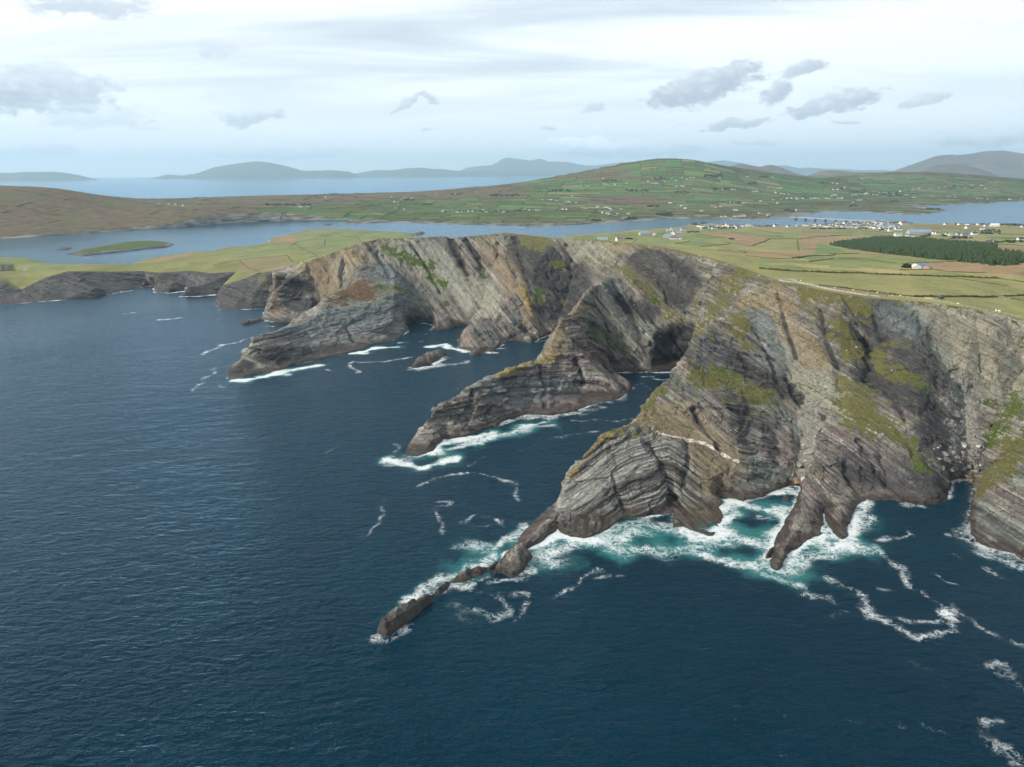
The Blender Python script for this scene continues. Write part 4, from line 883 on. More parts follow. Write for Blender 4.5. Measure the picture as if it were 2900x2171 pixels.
# foam trails out at sea, right
fo(2.2, .9, 8, (900, 505), (960, 485), (1000, 470), (1000, 445), (1070, 490)); fo(2.4, .95, 8, (830, 525), (870, 580), (960, 620), (1010, 640), (1030, 700), (1045, 760)); fo(2.5, .7, 8, (600, 680), (660, 740), (740, 770)); fo(3.6, 1.0, 8, (760, 790), (810, 850), (860, 910), (940, 930), (1040, 985)); fo(1.8, .8, 8, (480, 780), (560, 780), (620, 820)); fo(3, .9, 8, (530, 770), (570, 790)); fo(4.5, 1.15, 8, (1150, 860), (1200, 870)); fo(2.2, .95, 8, (1040, 915), (1130, 905), (1210, 900), (1225, 940), (1150, 985), (1090, 1015)); fo(1.8, .8, 8, (1100, 770), (1120, 810), (1170, 840)); fo(1.8, .7, 8, (1240, 850), (1340, 900), (1450, 965), (1600, 1025)); fo(1.8, .9, 8, (1190, 670), (1220, 710), (1265, 730)); fo(1.8, .75, 8, (1415, 630), (1470, 665), (1520, 695)); fo(1.6, .6, 8, (1060, 1110), (1130, 1170), (1190, 1240)); fo(1.4, .6, 8, (1240, 570), (1310, 595)); fo(2.5, .6, 8, (620, 890), (690, 860)); fo(2, .55, 8, (880, 755), (980, 765)); fo(2.4, .8, 8, (1510, 1175), (1570, 1150), (1600, 1190)); fo(2.4, .8, 8, (1580, 1240), (1618, 1270)); fo(2, .8, 8, (1430, 1470), (1440, 1435), (1520, 1425)); fo(1.6, .7, 8, (1440, 1490), (1490, 1560)); fo(2.2, .85, 8, (1540, 1580), (1618, 1640)); fo(1.4, .6, 8, (1100, 1440), (1130, 1475), (1200, 1490)); fo(1.2, .55, 8, (960, 1425), (980, 1460)); fo(1.2, .5, 8, (470, 1400), (450, 1480), (435, 1550)); fo(1.2, .5, 8, (130, 1340), (150, 1430)); fo(1.4, .6, 8, (280, 1570), (350, 1560)); fo(1.5, .55, 8, (700, 1410), (730, 1415))
# round the skerries and the middle of the picture
fo(3, 1.0, 7, (0, 1260), (80, 1200), (160, 1150), (230, 1190), (330, 1180), (430, 1070)); fo(5, .7, 7, (60, 1120), (150, 1060), (260, 1010), (330, 940), (400, 860)); fo(7, .6, 7, (30, 980), (130, 980), (200, 1000)); fo(1.8, .85, 7, (0, 520), (100, 520), (200, 545), (300, 575), (370, 595), (345, 650), (375, 685)); fo(1.6, .7, 7, (170, 790), (250, 800), (300, 840)); fo(1.6, .7, 7, (260, 890), (310, 920)); fo(1.6, .7, 7, (60, 830), (100, 790)); fo(1.8, .8, 7, (860, 1135), (760, 1170), (720, 1230), (670, 1300)); fo(1.6, .7, 7, (880, 1180), (990, 1165)); fo(2, .75, 7, (80, 1240), (200, 1260), (280, 1310), (330, 1380)); fo(1.6, .7, 7, (300, 1280), (430, 1285), (450, 1320), (400, 1400), (350, 1470)); fo(6, .45, 7, (20, 1360), (150, 1430), (280, 1400)); fo(1.4, .6, 7, (340, 405), (430, 360), (560, 310), (750, 280)); fo(1.2, .55, 7, (60, 480), (150, 440), (280, 400))
fo(4, 1.05, 0, (815, 1375), (860, 1340), (920, 1290), (980, 1265)); fo(5, .8, 0, (880, 1300), (940, 1250), (1000, 1240)); fo(2.4, .85, 0, (815, 1378), (850, 1375), (880, 1350)); fo(1.5, .8, 0, (900, 1050), (960, 1025), (1030, 1018), (1100, 1040), (1118, 1075)); fo(1.6, .8, 0, (950, 1085), (975, 1085), (945, 1115), (965, 1150)); fo(1.4, .7, 0, (780, 1160), (840, 1100), (830, 1075)); fo(1.3, .6, 0, (700, 980), (718, 968)); fo(1.6, .65, 0, (1000, 1130), (1050, 1140), (1090, 1120)); fo(2, .6, 0, (985, 1330), (1050, 1345), (1100, 1330), (1090, 1280))
# middle headland
fo(6, 1.05, 4, (1220, 1440), (1300, 1460), (1400, 1480), (1500, 1470), (1600, 1450)); fo(6, 1.05, 4, (1510, 1400), (1560, 1330), (1700, 1310), (1850, 1270)); fo(7, .85, 4, (1600, 1370), (1800, 1320), (2000, 1260), (2200, 1200)); fo(4, 1, 4, (1900, 1220), (2050, 1180), (2200, 1160)); fo(4, .8, 4, (1290, 1350), (1250, 1430), (1230, 1480)); fo(4, .9, 5, (0, 1510), (250, 1460), (500, 1470), (700, 1410)); fo(6, .6, 5, (100, 1580), (300, 1540), (480, 1520)); fo(4, .7, 5, (780, 1370), (860, 1390), (700, 1440)); fo(3.5, .75, 5, (880, 1340), (1000, 1310), (1040, 1270)); fo(3, .8, 5, (1100, 1480), (1180, 1400), (1210, 1340)); fo(1.8, .7, 5, (640, 1500), (800, 1490), (950, 1500), (1060, 1490)); fo(1.6, .65, 5, (420, 1640), (560, 1590), (780, 1560)); fo(2, .7, 5, (1170, 1150), (1240, 1150)); fo(1.8, .65, 5, (1260, 1165), (1350, 1168)); fo(2, .55, 5, (1080, 1210), (1150, 1200), (1250, 1260)); fo(2, .6, 5, (960, 1120), (1050, 1120))
# far bay
fo(5, 1.0, 4, (240, 945), (380, 940), (480, 905), (560, 880)); fo(6, .8, 4, (400, 925), (560, 900), (680, 860), (770, 850)); fo(5, 1.0, 4, (990, 775), (1070, 765), (1150, 740), (1250, 735)); fo(5, .8, 4, (1480, 730), (1560, 715), (1640, 750), (1700, 760)); fo(4, .95, 4, (1370, 860), (1430, 875), (1500, 850), (1560, 800)); fo(4, .7, 4, (1350, 875), (1500, 860), (1640, 835), (1720, 830)); fo(3, 1, 4, (1830, 770), (1880, 770)); fo(3, .7, 4, (1880, 745), (1950, 745)); fo(2, .7, 4, (960, 840), (1020, 820), (1100, 830), (1180, 828), (1260, 810), (1350, 795)); fo(1.8, .75, 4, (980, 850), (1000, 880), (1035, 895)); fo(2, .7, 4, (1390, 660), (1450, 655)); fo(2, .6, 4, (1300, 710), (1430, 700)); fo(1.6, .6, 4, (830, 870), (850, 875)); fo(2.4, .75, 4, (40, 780), (180, 720), (290, 700), (370, 670)); fo(2.6, .8, 4, (440, 650), (530, 640)); fo(2.2, .7, 4, (300, 770), (350, 740)); fo(2.2, .55, 4, (0, 1000), (60, 940), (150, 860)); fo(3, .6, 4, (140, 960), (200, 990)); fo(1.6, .65, 4, (2140, 710), (2180, 690)); fo(1.6, .55, 4, (820, 1410), (860, 1370)); fo(1.6, .6, 4, (1640, 1000), (1690, 960)); fo(1.4, .5, 4, (1230, 1110), (1240, 1120)); fo(3, .8, 4, (430, 570), (500, 580)); fo(2.5, .8, 4, (450, 605), (500, 605)); fo(2, .6, 4, (280, 595), (310, 600))
fo(4, .9, 1, (780, 1078), (840, 1072)); fo(4, .9, 1, (0, 1026), (150, 1012), (300, 1000), (400, 992)); fo(3, .9, 1, (600, 968), (700, 955), (850, 930)); fo(3.5, .95, 1, (970, 945), (1060, 950), (1180, 938)); fo(4, 1, 1, (1120, 975), (1240, 968), (1360, 962)); fo(2.5, .8, 1, (1370, 1055), (1500, 1050), (1640, 1045)); fo(6, .9, 1, (0, 910), (60, 900), (120, 885)); fo(4, .8, 1, (480, 732), (600, 725)); fo(3, .7, 1, (390, 716), (450, 718)); fo(2.5, .7, 1, (350, 680), (420, 676)); fo(3.5, .7, 1, (160, 597), (320, 590), (560, 575)); fo(4, .9, 9, (455, 905), (510, 900))

def water_material():
    s = Sh('sea_water')
    pos = s.pos(); foam = s.attr('foam'); teal = s.attr('teal')
    # ripples: three sizes, crests running across the wind
    wv = s.n('Mapping', None, Vector=pos, Rotation=(0, 0, math.radians(14)), Scale=(0.55, 1.15, 1)).outputs[0]
    w1 = s.noise(wv, 0.115, 2, 0.5, 0.3); w2 = s.noise(wv, 0.30, 3, 0.55, 0.4); w3 = s.noise(wv, 0.9, 3, 0.55, 0.3)
    ws = s.math('ADD', s.math('MULTIPLY', w1, 1.8), s.math('ADD', s.math('MULTIPLY', w2, 1.9), s.math('MULTIPLY', w3, 0.55)))
    gust = s.noise(pos, 0.006, 4, 0.55, 0.5)
    yy = s.n('SeparateXYZ', None, Vector=pos).outputs[1]
    shelter = s.math('MULTIPLY', s.rng(yy, 420.0, 1150.0, 1.0, 0.50), s.rng(yy, 1200.0, 2000.0, 1.0, 0.30))     # calmer water away from the open coast and in the channel
    nrm = s.bump(ws, s.math('MULTIPLY', s.rng(gust, 0.3, 0.7, 0.62, 1.0), shelter), 1.0)
    # foam: lace that closes up where the surf is thick
    q = s.vmath('ADD', pos, s.scale(s.vmath('SUBTRACT', s.n('TexNoise', None, Vector=pos, Scale=0.16, Detail=4.0).outputs['Color'], (0.5, 0.5, 0.5)), (9, 9, 0)))
    n1 = s.noise(q, 0.24, 5, 0.64); n2 = s.noise(q, 0.95, 5, 0.68)
    r1 = s.rng(s.math('ABSOLUTE', s.math('SUBTRACT', n1, 0.5)), 0.0, 0.13, 1.0, 0.0, False)
    r2 = s.rng(s.math('ABSOLUTE', s.math('SUBTRACT', n2, 0.5)), 0.0, 0.12, 1.0, 0.0, False)
    body = s.rng(s.noise(q, 0.11, 4, 0.6), 0.28, 0.72, 0.0, 1.0, False)
    pat = s.math('ADD', s.math('MULTIPLY', r1, 0.34), s.math('ADD', s.math('MULTIPLY', r2, 0.30), s.math('MULTIPLY', body, 0.36)))
    edge = s.math('SUBTRACT', 1.0, foam)
    f = s.rng(s.math('SUBTRACT', pat, edge), -0.18, 0.36)
    f = s.math('MULTIPLY', f, s.rng(foam, 0.10, 0.40))
    fine = s.noise(pos, 1.9, 4, 0.7)
    f = s.math('MULTIPLY', f, s.rng(fine, 0.28, 0.56, 0.45, 1.0))
    tm = s.math('MULTIPLY', s.rng(s.math('ADD', teal, s.math('MULTIPLY', s.math('SUBTRACT', n1, 0.5), 0.9)), 0.2, 1.15), 0.78)
    deep = s.mix(s.rng(gust, 0.35, 0.65), (0.0003, 0.0130, 0.0250), (0.0006, 0.0185, 0.0330))
    col = s.mix(tm, deep, (0.026, 0.140, 0.140))
    # body of the water and, over it, the mirror of the sky: faint looking down, strong at a low angle
    body_ = s.n('BsdfDiffuse', None, Color=col, Normal=nrm)
    gl = s.n('BsdfGlossy', None, Color=(0.66, 0.84, 1.0), Roughness=0.12, Normal=nrm)
    lw = s.n('LayerWeight', None, Blend=0.5, Normal=nrm).outputs['Facing']
    fr = s.math('ADD', 0.004, s.math('MULTIPLY', s.math('POWER', lw, 4.6), 0.80))
    water = s.n('MixShader'); s.set(water.inputs[0], fr); s.t.links.new(body_.outputs[0], water.inputs[1]); s.t.links.new(gl.outputs[0], water.inputs[2])
    fm = s.n('BsdfPrincipled', None, Base_Color=s.mix(fine, (0.62, 0.68, 0.70), (0.86, 0.88, 0.88)), Roughness=0.9, Normal=s.bump(s.math('ADD', f, fine), 0.6, 0.8))
    mx = s.n('MixShader'); s.set(mx.inputs[0], s.math('MULTIPLY', f, 0.92)); s.t.links.new(water.outputs[0], mx.inputs[1]); s.t.links.new(fm.outputs[0], mx.inputs[2])
    return s.out(mx.outputs[0])
def build_sea():
    th = np.concatenate([np.radians(np.arange(-180, -46, 4.0)), np.radians(np.arange(-46, 46, 0.16)), np.radians(np.arange(46, 180.1, 4.0))])
    r = [0.5, 60, 120, 180, 215]
    while r[-1] < 44000:
        d = r[-1]; r.append(d + (2.0 if d < 700 else 2.0 * (d / 700) ** 2 if d < 2500 else d * 0.04))
    r = np.array(r)
    Rr, Th = np.meshgrid(r, th, indexing='ij')
    X, Y = Rr * np.sin(Th), Rr * np.cos(Th)
    P = np.stack([X.ravel(), Y.ravel(), np.zeros(X.size)], 1)
    near = (P[:, 1] > 180) & (np.abs(P[:, 0]) < 1400) & (P[:, 1] < 2600) & (np.abs(P[:, 0]) < P[:, 1] * 1.0)
    idx = np.nonzero(near)[0]; Q = P[idx]
    foam = np.zeros(len(P)); teal = np.zeros(len(P))
    # surf hugging the rock, stronger in some places than others
    c2 = [p for p in COAST]
    front = [i for i in range(len(c2)) if c2[i][1] < 1420 and abs(c2[i][0]) < 1050]
    dc = np.full(len(Q), 1e9)
    for i in front:
        a, b = np.array(c2[i][:2]), np.array(c2[(i + 1) % len(c2)][:2])
        m = np.nonzero((Q[:, 0] > min(a[0], b[0]) - 30) & (Q[:, 0] < max(a[0], b[0]) + 30) & (Q[:, 1] > min(a[1], b[1]) - 30) & (Q[:, 1] < max(a[1], b[1]) + 30))[0]
        if not len(m): continue
        ab = b - a; t = np.clip((Q[m, :2] - a).dot(ab) / (ab.dot(ab) + 1e-9), 0, 1)
        dc[m] = np.minimum(dc[m], np.linalg.norm(Q[m, :2] - a - t[:, None] * ab, axis=1))
    var = sstep(-0.35, 0.45, fbm(Q / 38.0, 2, 61))
    sh = np.clip(np.minimum(Q[:, 0] + 260, 60) / 60, 0, 1)
    f0 = np.exp(-dc / 3.2) * (0.25 + 0.75 * var)
    ff = np.zeros(len(Q)); tt = np.zeros(len(Q))
    Qw = Q.copy()
    for sc_, am in ((26.0, 7.0), (9.0, 2.6)):
        Qw[:, 0] += am * noise3(Q / sc_, 62); Qw[:, 1] += am * noise3(Q / sc_, 63)
    pat = 0.92 + 0.65 * fbm(Q / 11.0, 3, 64)
    wob = 0.75 + 0.6 * noise3(Q / 17.0, 65)
    for rad, amt, pts in FOAM:
        pts = np.array(pts)
        if pts[:, 1].mean() > 680: amt *= 1.4
        lo, hi = pts.min(0)[:2] - rad * 5, pts.max(0)[:2] + rad * 5
        m = np.nonzero((Q[:, 0] > lo[0]) & (Q[:, 0] < hi[0]) & (Q[:, 1] > lo[1]) & (Q[:, 1] < hi[1]))[0]
        if not len(m): continue
        d = seg_dist3(Qw[m], pts) / np.maximum(wob[m], 0.25)
        if rad < 4.6: d = d / (1.6 if rad < 3 else 1.35)
        ff[m] = np.maximum(ff[m], amt * np.exp(-(d / (rad * 1.35)) ** 2) * (0.53 * pat[m] if rad < 4.6 else 0.80 * (0.45 + 0.55 * pat[m])))
        tt[m] += (1.0 if rad >= 4.6 else 0.12) * np.minimum(1, rad / 5.0) ** 2 * amt * np.exp(-(d / (rad * 2.6)) ** 2) * 0.75
    foam[idx] = np.clip(np.maximum(ff, f0 * 0.72) + 0.22 * f0, 0, 1.15)
    teal[idx] = np.clip(tt, 0, 1.2)
    # swell
    amp = np.clip(1.0 - Rr.ravel() / 1600.0, 0, 1) * (Rr.ravel() > 100)
    ca, sa = math.cos(0.25), math.sin(0.25)
    u, v = P[:, 0] * ca + P[:, 1] * sa, -P[:, 0] * sa + P[:, 1] * ca
    P[:, 2] = amp * (0.42 * noise3(np.stack([u / 48, v / 20, v * 0], 1), 81) + 0.26 * noise3(np.stack([u / 15, v / 7.0, v * 0], 1), 82)) - 0.05
    P[idx, 2] += 0.5 * np.clip(foam[idx] - 0.55, 0, 0.7) * (0.5 + 0.5 * noise3(Q / 3.0, 83))
    QUADS[0] = True
    me = mesh_from('sea', P, grid_faces(len(r), len(th)), water_material(), {'foam': foam, 'teal': teal})
    QUADS[0] = False
    link('sea', me, 'dark blue rippled Atlantic sea with white foam round the rocks', None, None, 'structure')
build_sea()
print('sea', time.time() - T0)

# ================================================================ the island across the channel
ICOAST = W((-4600, 2500), (-3000, 2380))
ICOAST += sea(1, [(-200, 640), (0, 612), (200, 598), (400, 583), (640, 567), (850, 552), (1100, 537), (1400, 512), (1700, 497), (2000, 491), (2150, 488)])
ICOAST += sea(2, [(100, 490), (190, 488), (200, 500), (120, 519), (200, 517), (400, 509), (560, 506), (720, 516), (870, 521), (1180, 526), (1400, 533), (1700, 518), (1900, 506), (2100, 491)])
ICOAST += sea(3, [(0, 482), (200, 484), (350, 487), (480, 493), (570, 491), (680, 480), (770, 474), (850, 457), (950, 443), (1100, 440), (1300, 446), (1450, 457), (1600, 456), (1700, 441), (1755, 433), (1650, 419), (1560, 403), (1700, 401), (1900, 391), (2100, 381), (2212, 374)])
ICOAST += W((4600, 5300), (6500, 6500), (6500, 8500), (2500, 8000), (900, 6300), (-300, 5500), (-1300, 5000), (-2300, 4750), (-3000, 4000), (-4600, 3900))
ISPOT = line(1, [(-150, 285, 3100), (0, 284, 3120), (200, 290, 3130), (350, 299, 3150), (550, 332, 3220), (770, 370, 3350), (800, 360, 4500), (1500, 349, 4700), (2100, 337, 4750), (0, 450, 2700), (0, 550, 2480), (400, 420, 2900), (400, 540, 2600), (800, 440, 3000), (800, 500, 2800), (1100, 425, 3080), (1500, 420, 3250), (1900, 425, 3370), (1000, 380, 3600), (1600, 380, 4000), (2100, 380, 4100)])
ISPOT += line(2, [(440, 330, 4900), (800, 324, 5000), (900, 307, 5000), (1300, 287, 5200), (1600, 252, 5300), (1850, 207, 5400), (2050, 162, 5500), (100, 428, 3380), (380, 445, 3330), (300, 480, 3220), (700, 440, 3650), (700, 490, 3420), (1200, 445, 3700), (1200, 500, 3380), (1000, 385, 4150), (1350, 330, 4650), (1600, 420, 3900), (1700, 480, 3420), (2000, 440, 3750), (2000, 350, 4500)])
ISPOT += line(3, [(0, 121, 5600), (150, 122, 5600), (300, 152, 5700), (700, 208, 6000), (950, 233, 6500), (1150, 217, 6500), (1450, 203, 6300), (1700, 218, 6100), (1950, 248, 5950), (2212, 283, 5850), (0, 430, 3850), (0, 300, 4750), (0, 200, 5250), (350, 440, 3650), (350, 300, 4900), (700, 410, 4150), (700, 300, 5100), (1000, 400, 4300), (1300, 355, 5000), (1300, 270, 5700), (1700, 400, 4750), (1900, 330, 5400), (2212, 345, 5300), (1500, 430, 4350), (600, 455, 3650)])
ISLANDH_T = TPS(ISPOT, 0.0005)
IU = math.radians(-9.0); IC, IS = math.cos(IU), math.sin(IU)
def to_uv(x, y): return x * IC + y * IS, -x * IS + y * IC
def to_xy(u, v): return u * IC - v * IS, u * IS + v * IC
def island_h(x, y, cheap=False):
    h = ISLANDH_T(x, y)
    ins = in_poly(x, y, ICOAST); d = poly_dist(x, y, ICOAST)
    sd = np.where(ins, d, -d)
    cliff = sstep(-700, -950, x) * sstep(4500, 4200, y)
    rise = np.where(sd > 0, sd * (0.16 + 1.5 * cliff + 0.5 * sstep(4300, 5000, y)), sd * 0.6)
    return np.minimum(np.maximum(h, 2.0 + 0.01 * np.clip(sd, 0, 400)), rise)
class Grid:
    """regular samples of a height, bilinear look-up"""
    def __init__(s, f, u0, u1, v0, v1, du, dv):
        s.u = np.arange(u0, u1, du); s.v = np.arange(v0, v1, dv); s.d = (du, dv)
        U, Vv = np.meshgrid(s.u, s.v, indexing='ij'); s.X, s.Y = to_xy(U.ravel(), Vv.ravel())
        s.H = f(s.X, s.Y).reshape(U.shape); s.U, s.V = U, Vv
    def __call__(s, x, y):
        u, v = to_uv(np.asarray(x, float), np.asarray(y, float))
        a = (u - s.u[0]) / s.d[0]; b = (v - s.v[0]) / s.d[1]
        ok = (a >= 0) & (b >= 0) & (a < len(s.u) - 1.001) & (b < len(s.v) - 1.001)
        a = np.clip(a, 0, len(s.u) - 1.001); b = np.clip(b, 0, len(s.v) - 1.001)
        i, j = a.astype(int), b.astype(int); p, q = a - i, b - j
        z = s.H[i, j] * (1 - p) * (1 - q) + s.H[i + 1, j] * p * (1 - q) + s.H[i, j + 1] * (1 - p) * q + s.H[i + 1, j + 1] * p * q
        return np.where(ok, z, -50.0)
ISLAND = Grid(island_h, -3300, 5600, 1800, 7200, 15.0, 15.0)
rough = fbm(np.stack([ISLAND.X / 420, ISLAND.Y / 420, ISLAND.X * 0], 1), 4, 91).reshape(ISLAND.H.shape)
crag = fbm(np.stack([ISLAND.X / 70, ISLAND.Y / 70, ISLAND.X * 0], 1), 3, 92, ridged=True).reshape(ISLAND.H.shape)
ISLAND.H = np.where(ISLAND.H > 1.5, np.maximum(ISLAND.H + (6.0 * rough + 2.0 * crag * sstep(-900, -1100, ISLAND.X).reshape(ISLAND.H.shape)) * np.clip(ISLAND.H / 40, 0, 1), 1.5), ISLAND.H)
# fields: rectangles of the island's own field grid, split until they are field-sized
def split_fields():
    rr = random.Random(21); out = []
    def go(u0, u1, v0, v1):
        w, h = u1 - u0, v1 - v0
        mw, mh = rr.uniform(110, 330), rr.uniform(60, 150)
        if w > mw and (w / mw >= h / mh or h <= mh):
            c = u0 + round(w * rr.uniform(.38, .62) / 15) * 15
            if c - u0 >= 45 and u1 - c >= 45: go(u0, c, v0, v1); go(c, u1, v0, v1); return
        if h > mh:
            c = v0 + round(h * rr.uniform(.38, .62) / 15) * 15
            if c - v0 >= 30 and v1 - c >= 30: go(u0, u1, v0, c); go(u0, u1, c, v1); return
        out.append((u0, u1, v0, v1))
    go(-3300, 5595, 1800, 7185)
    return out
RECTS = split_fields()
def moor(x, y):
    """how far the ground is brown heath rather than fields"""
    n = fbm(np.stack([x / 300, y / 300, x * 0], 1), 3, 95)
    west = sstep(-650, -1500, x - 0.25 * (y - 3400))                       # the hill on the left
    strip = sstep(4150, 4650, y + 0.02 * x) * sstep(400, -200, x)          # brown moor along the back shore
    top = sstep(95, 150, ISLAND(x, y)) * sstep(1500, 700, x)
    patch = np.exp(-((x - 700) / 330) ** 2 - ((y - 4350) / 320) ** 2) + 0.8 * np.exp(-((x - 1000) / 260) ** 2 - ((y - 3820) / 170) ** 2)
    bog = 0.9 * np.exp(-((x - 2050) / 600) ** 2 - ((y - 3950) / 150) ** 2) + 0.8 * np.exp(-((x - 1250) / 300) ** 2 - ((y - 3440) / 90) ** 2)
    ridge = 0.7 * np.exp(-((x - 3300) / 500) ** 2 - ((y - 6300) / 300) ** 2) + 0.6 * np.exp(-((x - 2600) / 200) ** 2 - ((y - 6350) / 250) ** 2)
    return np.clip(np.maximum.reduce([west, strip * 0.95, top * 0.5, patch, bog, ridge]) + 0.45 * n * (west * (1 - west) * 4 + 0.35), 0, 1)
def island_material():
    s = Sh('island_ground')
    pos = s.pos(); fc = s.attr('field', 'Vector'); m = s.attr('moor')
    n1 = s.noise(pos, 0.004, 6, 0.62); n2 = s.noise(pos, 0.03, 5, 0.62)
    col = s.mix(1.0, fc, s.ramp(s.math('ADD', s.math('MULTIPLY', n1, 0.5), s.math('MULTIPLY', n2, 0.5)), [(0.34, (0.72, 0.75, 0.75)), (0.5, (1, 1, 1)), (0.66, (1.25, 1.2, 1.15))]), 'MULTIPLY')
    mc = s.mix(s.rng(n2, 0.3, 0.7), (0.060, 0.048, 0.026), (0.125, 0.085, 0.048))
    mc = s.mix(s.rng(n1, 0.5, 0.66), mc, (0.085, 0.088, 0.030))
    col = s.mix(s.rng(s.math('ADD', m, s.math('MULTIPLY', s.math('SUBTRACT', n2, 0.5), 0.7)), 0.35, 0.6), col, mc)
    zz = s.n('SeparateXYZ', None, Vector=pos).outputs[2]; nz = s.n('SeparateXYZ', None, Vector=s.n('NewGeometry').outputs['True Normal']).outputs[2]
    bands = s.noise(s.scale(pos, (0.012, 0.012, 0.12)), 1.0, 5, 0.65)
    rcol = s.mix(s.rng(bands, 0.35, 0.62), (0.035, 0.034, 0.032), (0.20, 0.19, 0.165))
    rk = s.math('MAXIMUM', s.rng(s.math('ADD', nz, s.math('MULTIPLY', s.math('SUBTRACT', n2, 0.5), 0.5)), 0.86, 0.70), s.rng(s.math('SUBTRACT', zz, s.math('MULTIPLY', n2, 9.0)), 0.0, -2.5))
    col = s.mix(rk, col, rcol)
    return s.bsdf(col, 0.95, s.bump(s.math('ADD', n2, s.math('MULTIPLY', bands, rk)), 0.6, 6.0), 0.1)
def build_island():
    rr = random.Random(5)
    nu, nv = ISLAND.U.shape
    V = np.stack([ISLAND.X, ISLAND.Y, ISLAND.H.ravel()], 1)
    Q = grid_faces(nu, nv)
    keep = (V[Q][:, :, 2] > -3).any(1); 
    fid = np.zeros((nu - 1, nv - 1), int)
    pal = [(0.052, 0.118, 0.028), (0.064, 0.128, 0.032), (0.045, 0.098, 0.024), (0.080, 0.125, 0.034), (0.066, 0.098, 0.030), (0.100, 0.125, 0.036), (0.082, 0.092, 0.034)]
    cols = []
    for k, (u0, u1, v0, v1) in enumerate(RECTS):
        i0, i1 = round((u0 + 3300) / 15), round((u1 + 3300) / 15); j0, j1 = round((v0 - 1800) / 15), round((v1 - 1800) / 15)
        fid[i0:i1, j0:j1] = k
        c = np.array(rr.choice(pal)) * rr.uniform(0.82, 1.18)
        x, y = to_xy((u0 + u1) / 2, (v0 + v1) / 2)
        if 150 < x < 900 and 3900 < y < 4350 and rr.random() < 0.35: c = np.array((0.185, 0.160, 0.075))
        elif rr.random() < 0.04: c = np.array((0.16, 0.145, 0.060))
        elif rr.random() < 0.12: c = np.array((0.095, 0.078, 0.038))
        cols.append(c)
    fc = np.array(cols)[fid.ravel()]
    m = moor(V[:, 0], V[:, 1])
    Q = Q[keep]; fc = fc[keep]
    u, inv = np.unique(Q, return_inverse=True)
    QUADS[0] = True
    me = mesh_from('island', V[u], inv.reshape(-1, 4), island_material(), {'moor': m[u]}, {'field': fc})
    QUADS[0] = False
    link('island', me, 'long green island of small fields across the channel with a round hill', None, None, 'structure')
build_island()
print('island', time.time() - T0)

# ---------------------------------------------------------------- islets in the channel
def islet(name, outline, top, label, turf, seed, thing=True, zs=0.0):
    """a low rock: outline on the water, its height, grass on its crown"""
    poly = np.array([p[:2] for p in outline]); c = poly.mean(0)
    lo, hi = poly.min(0) - 6, poly.max(0) + 6
    step = max((hi - lo).max() / 120, 0.7)
    xs, ys = np.arange(lo[0], hi[0], step), np.arange(lo[1], hi[1], step)
    X, Y = np.meshgrid(xs, ys, indexing='ij'); x, y = X.ravel(), Y.ravel()
    d = poly_dist(x, y, poly); sd = np.where(in_poly(x, y, poly), d, -d)
    P = np.stack([x, y, x * 0], 1)
    w = max(sd.max(), 0.1)
    if turf == 0: sd = sd + 0.30 * w * fbm(P / (w * 0.9), 3, seed + 20)
    prof = np.clip(sd / w, 0, 1) ** 0.55
    h = np.where(sd > 0, top * prof * (0.75 + 0.5 * fbm(P / (w * 1.6), 3, seed)) + 0.12 * top * fbm(P / (w * .4), 3, seed + 3), sd * 1.2)
    if turf == 0:
        B = bedding(P + np.stack([x * 0, y * 0, np.maximum(h, 0)], 1)); q = np.stack([B[:, 0] / 1.6, B[:, 1] / 4.0, B[:, 2] / 4.0], 1); q = q + 0.5 * np.stack([noise3(q * .8, seed + 8), noise3(q * .8, seed + 9), noise3(q * .8, seed + 10)], 1); i = np.floor(q).astype(np.int64)
        blk = (_hash(i[:, 0], i[:, 1], i[:, 2], seed) & np.uint32(1023)) / 511.5 - 1.0
        h = np.where(sd > 0, h + np.clip(sd / w * 2, 0.15, 1) * top * (0.22 * blk + 0.25 * fbm(P / 2.5, 3, seed + 12, ridged=True)), h)
    V = np.stack([x, y, h + zs], 1)
    V[:, :2] += 0.25 * step * np.stack([noise3(P / 3.1, seed + 5), noise3(P / 3.1, seed + 6)], 1)
    Q = grid_faces(len(xs), len(ys)); Q = Q[(h[Q] > -5).any(1)]
    u, inv = np.unique(Q, return_inverse=True)
    A = {k: np.zeros(len(u)) for k in KINDS}
    A['bed'] = bedding(V[u]) * (1.0, 1, 1)
    A['grass'] = turf * sstep(0.25, 0.55, prof[u]); A['olive'] = np.full(len(u), 0.05); A['dark'] = np.full(len(u), 0.3)
    QUADS[0] = True
    me = mesh_from(name, V[u], inv.reshape(-1, 4), ROCK, A, smooth_shade=turf > 0)
    QUADS[0] = False
    if thing: return link(name, me, label, 'rock')
    return link(name, me, label, None, None, 'structure')
islet('islet', sea(1, [(420, 708), (480, 690), (560, 672), (640, 660), (760, 632), (900, 628), (1010, 626), (1095, 642), (1060, 660), (940, 670), (800, 688), (640, 704), (520, 716)]), 15.0, 'flat grassy islet with grey rock rim in the channel', 1.25, 301, False)
islet('sea_rock', sea(1, [(345, 680), (380, 668), (450, 670), (440, 678), (390, 682)]), 4.0, 'small dark rock in the channel beside the grassy islet', 0, 302)
islet('sea_rock', sea(2, [(20, 525), (60, 518), (100, 517), (90, 524), (50, 527)]), 3.0, 'tiny dark skerry off the island shore under the far cliffs', 0, 303)
islet('sea_rock', sea(4, [(1362, 866), (1380, 830), (1420, 805), (1480, 785), (1540, 770), (1580, 766), (1560, 790), (1520, 822), (1450, 850), (1400, 868)]), 7.0, 'brown tilted rock alone in the far bay, ringed by foam', 0, 304)
islet('sea_rock', sea(4, [(292, 597), (330, 580), (430, 562), (436, 568), (370, 586), (310, 600)]), 4.0, 'low flat rock shelf at the foot of the square rock tower', 0, 305)
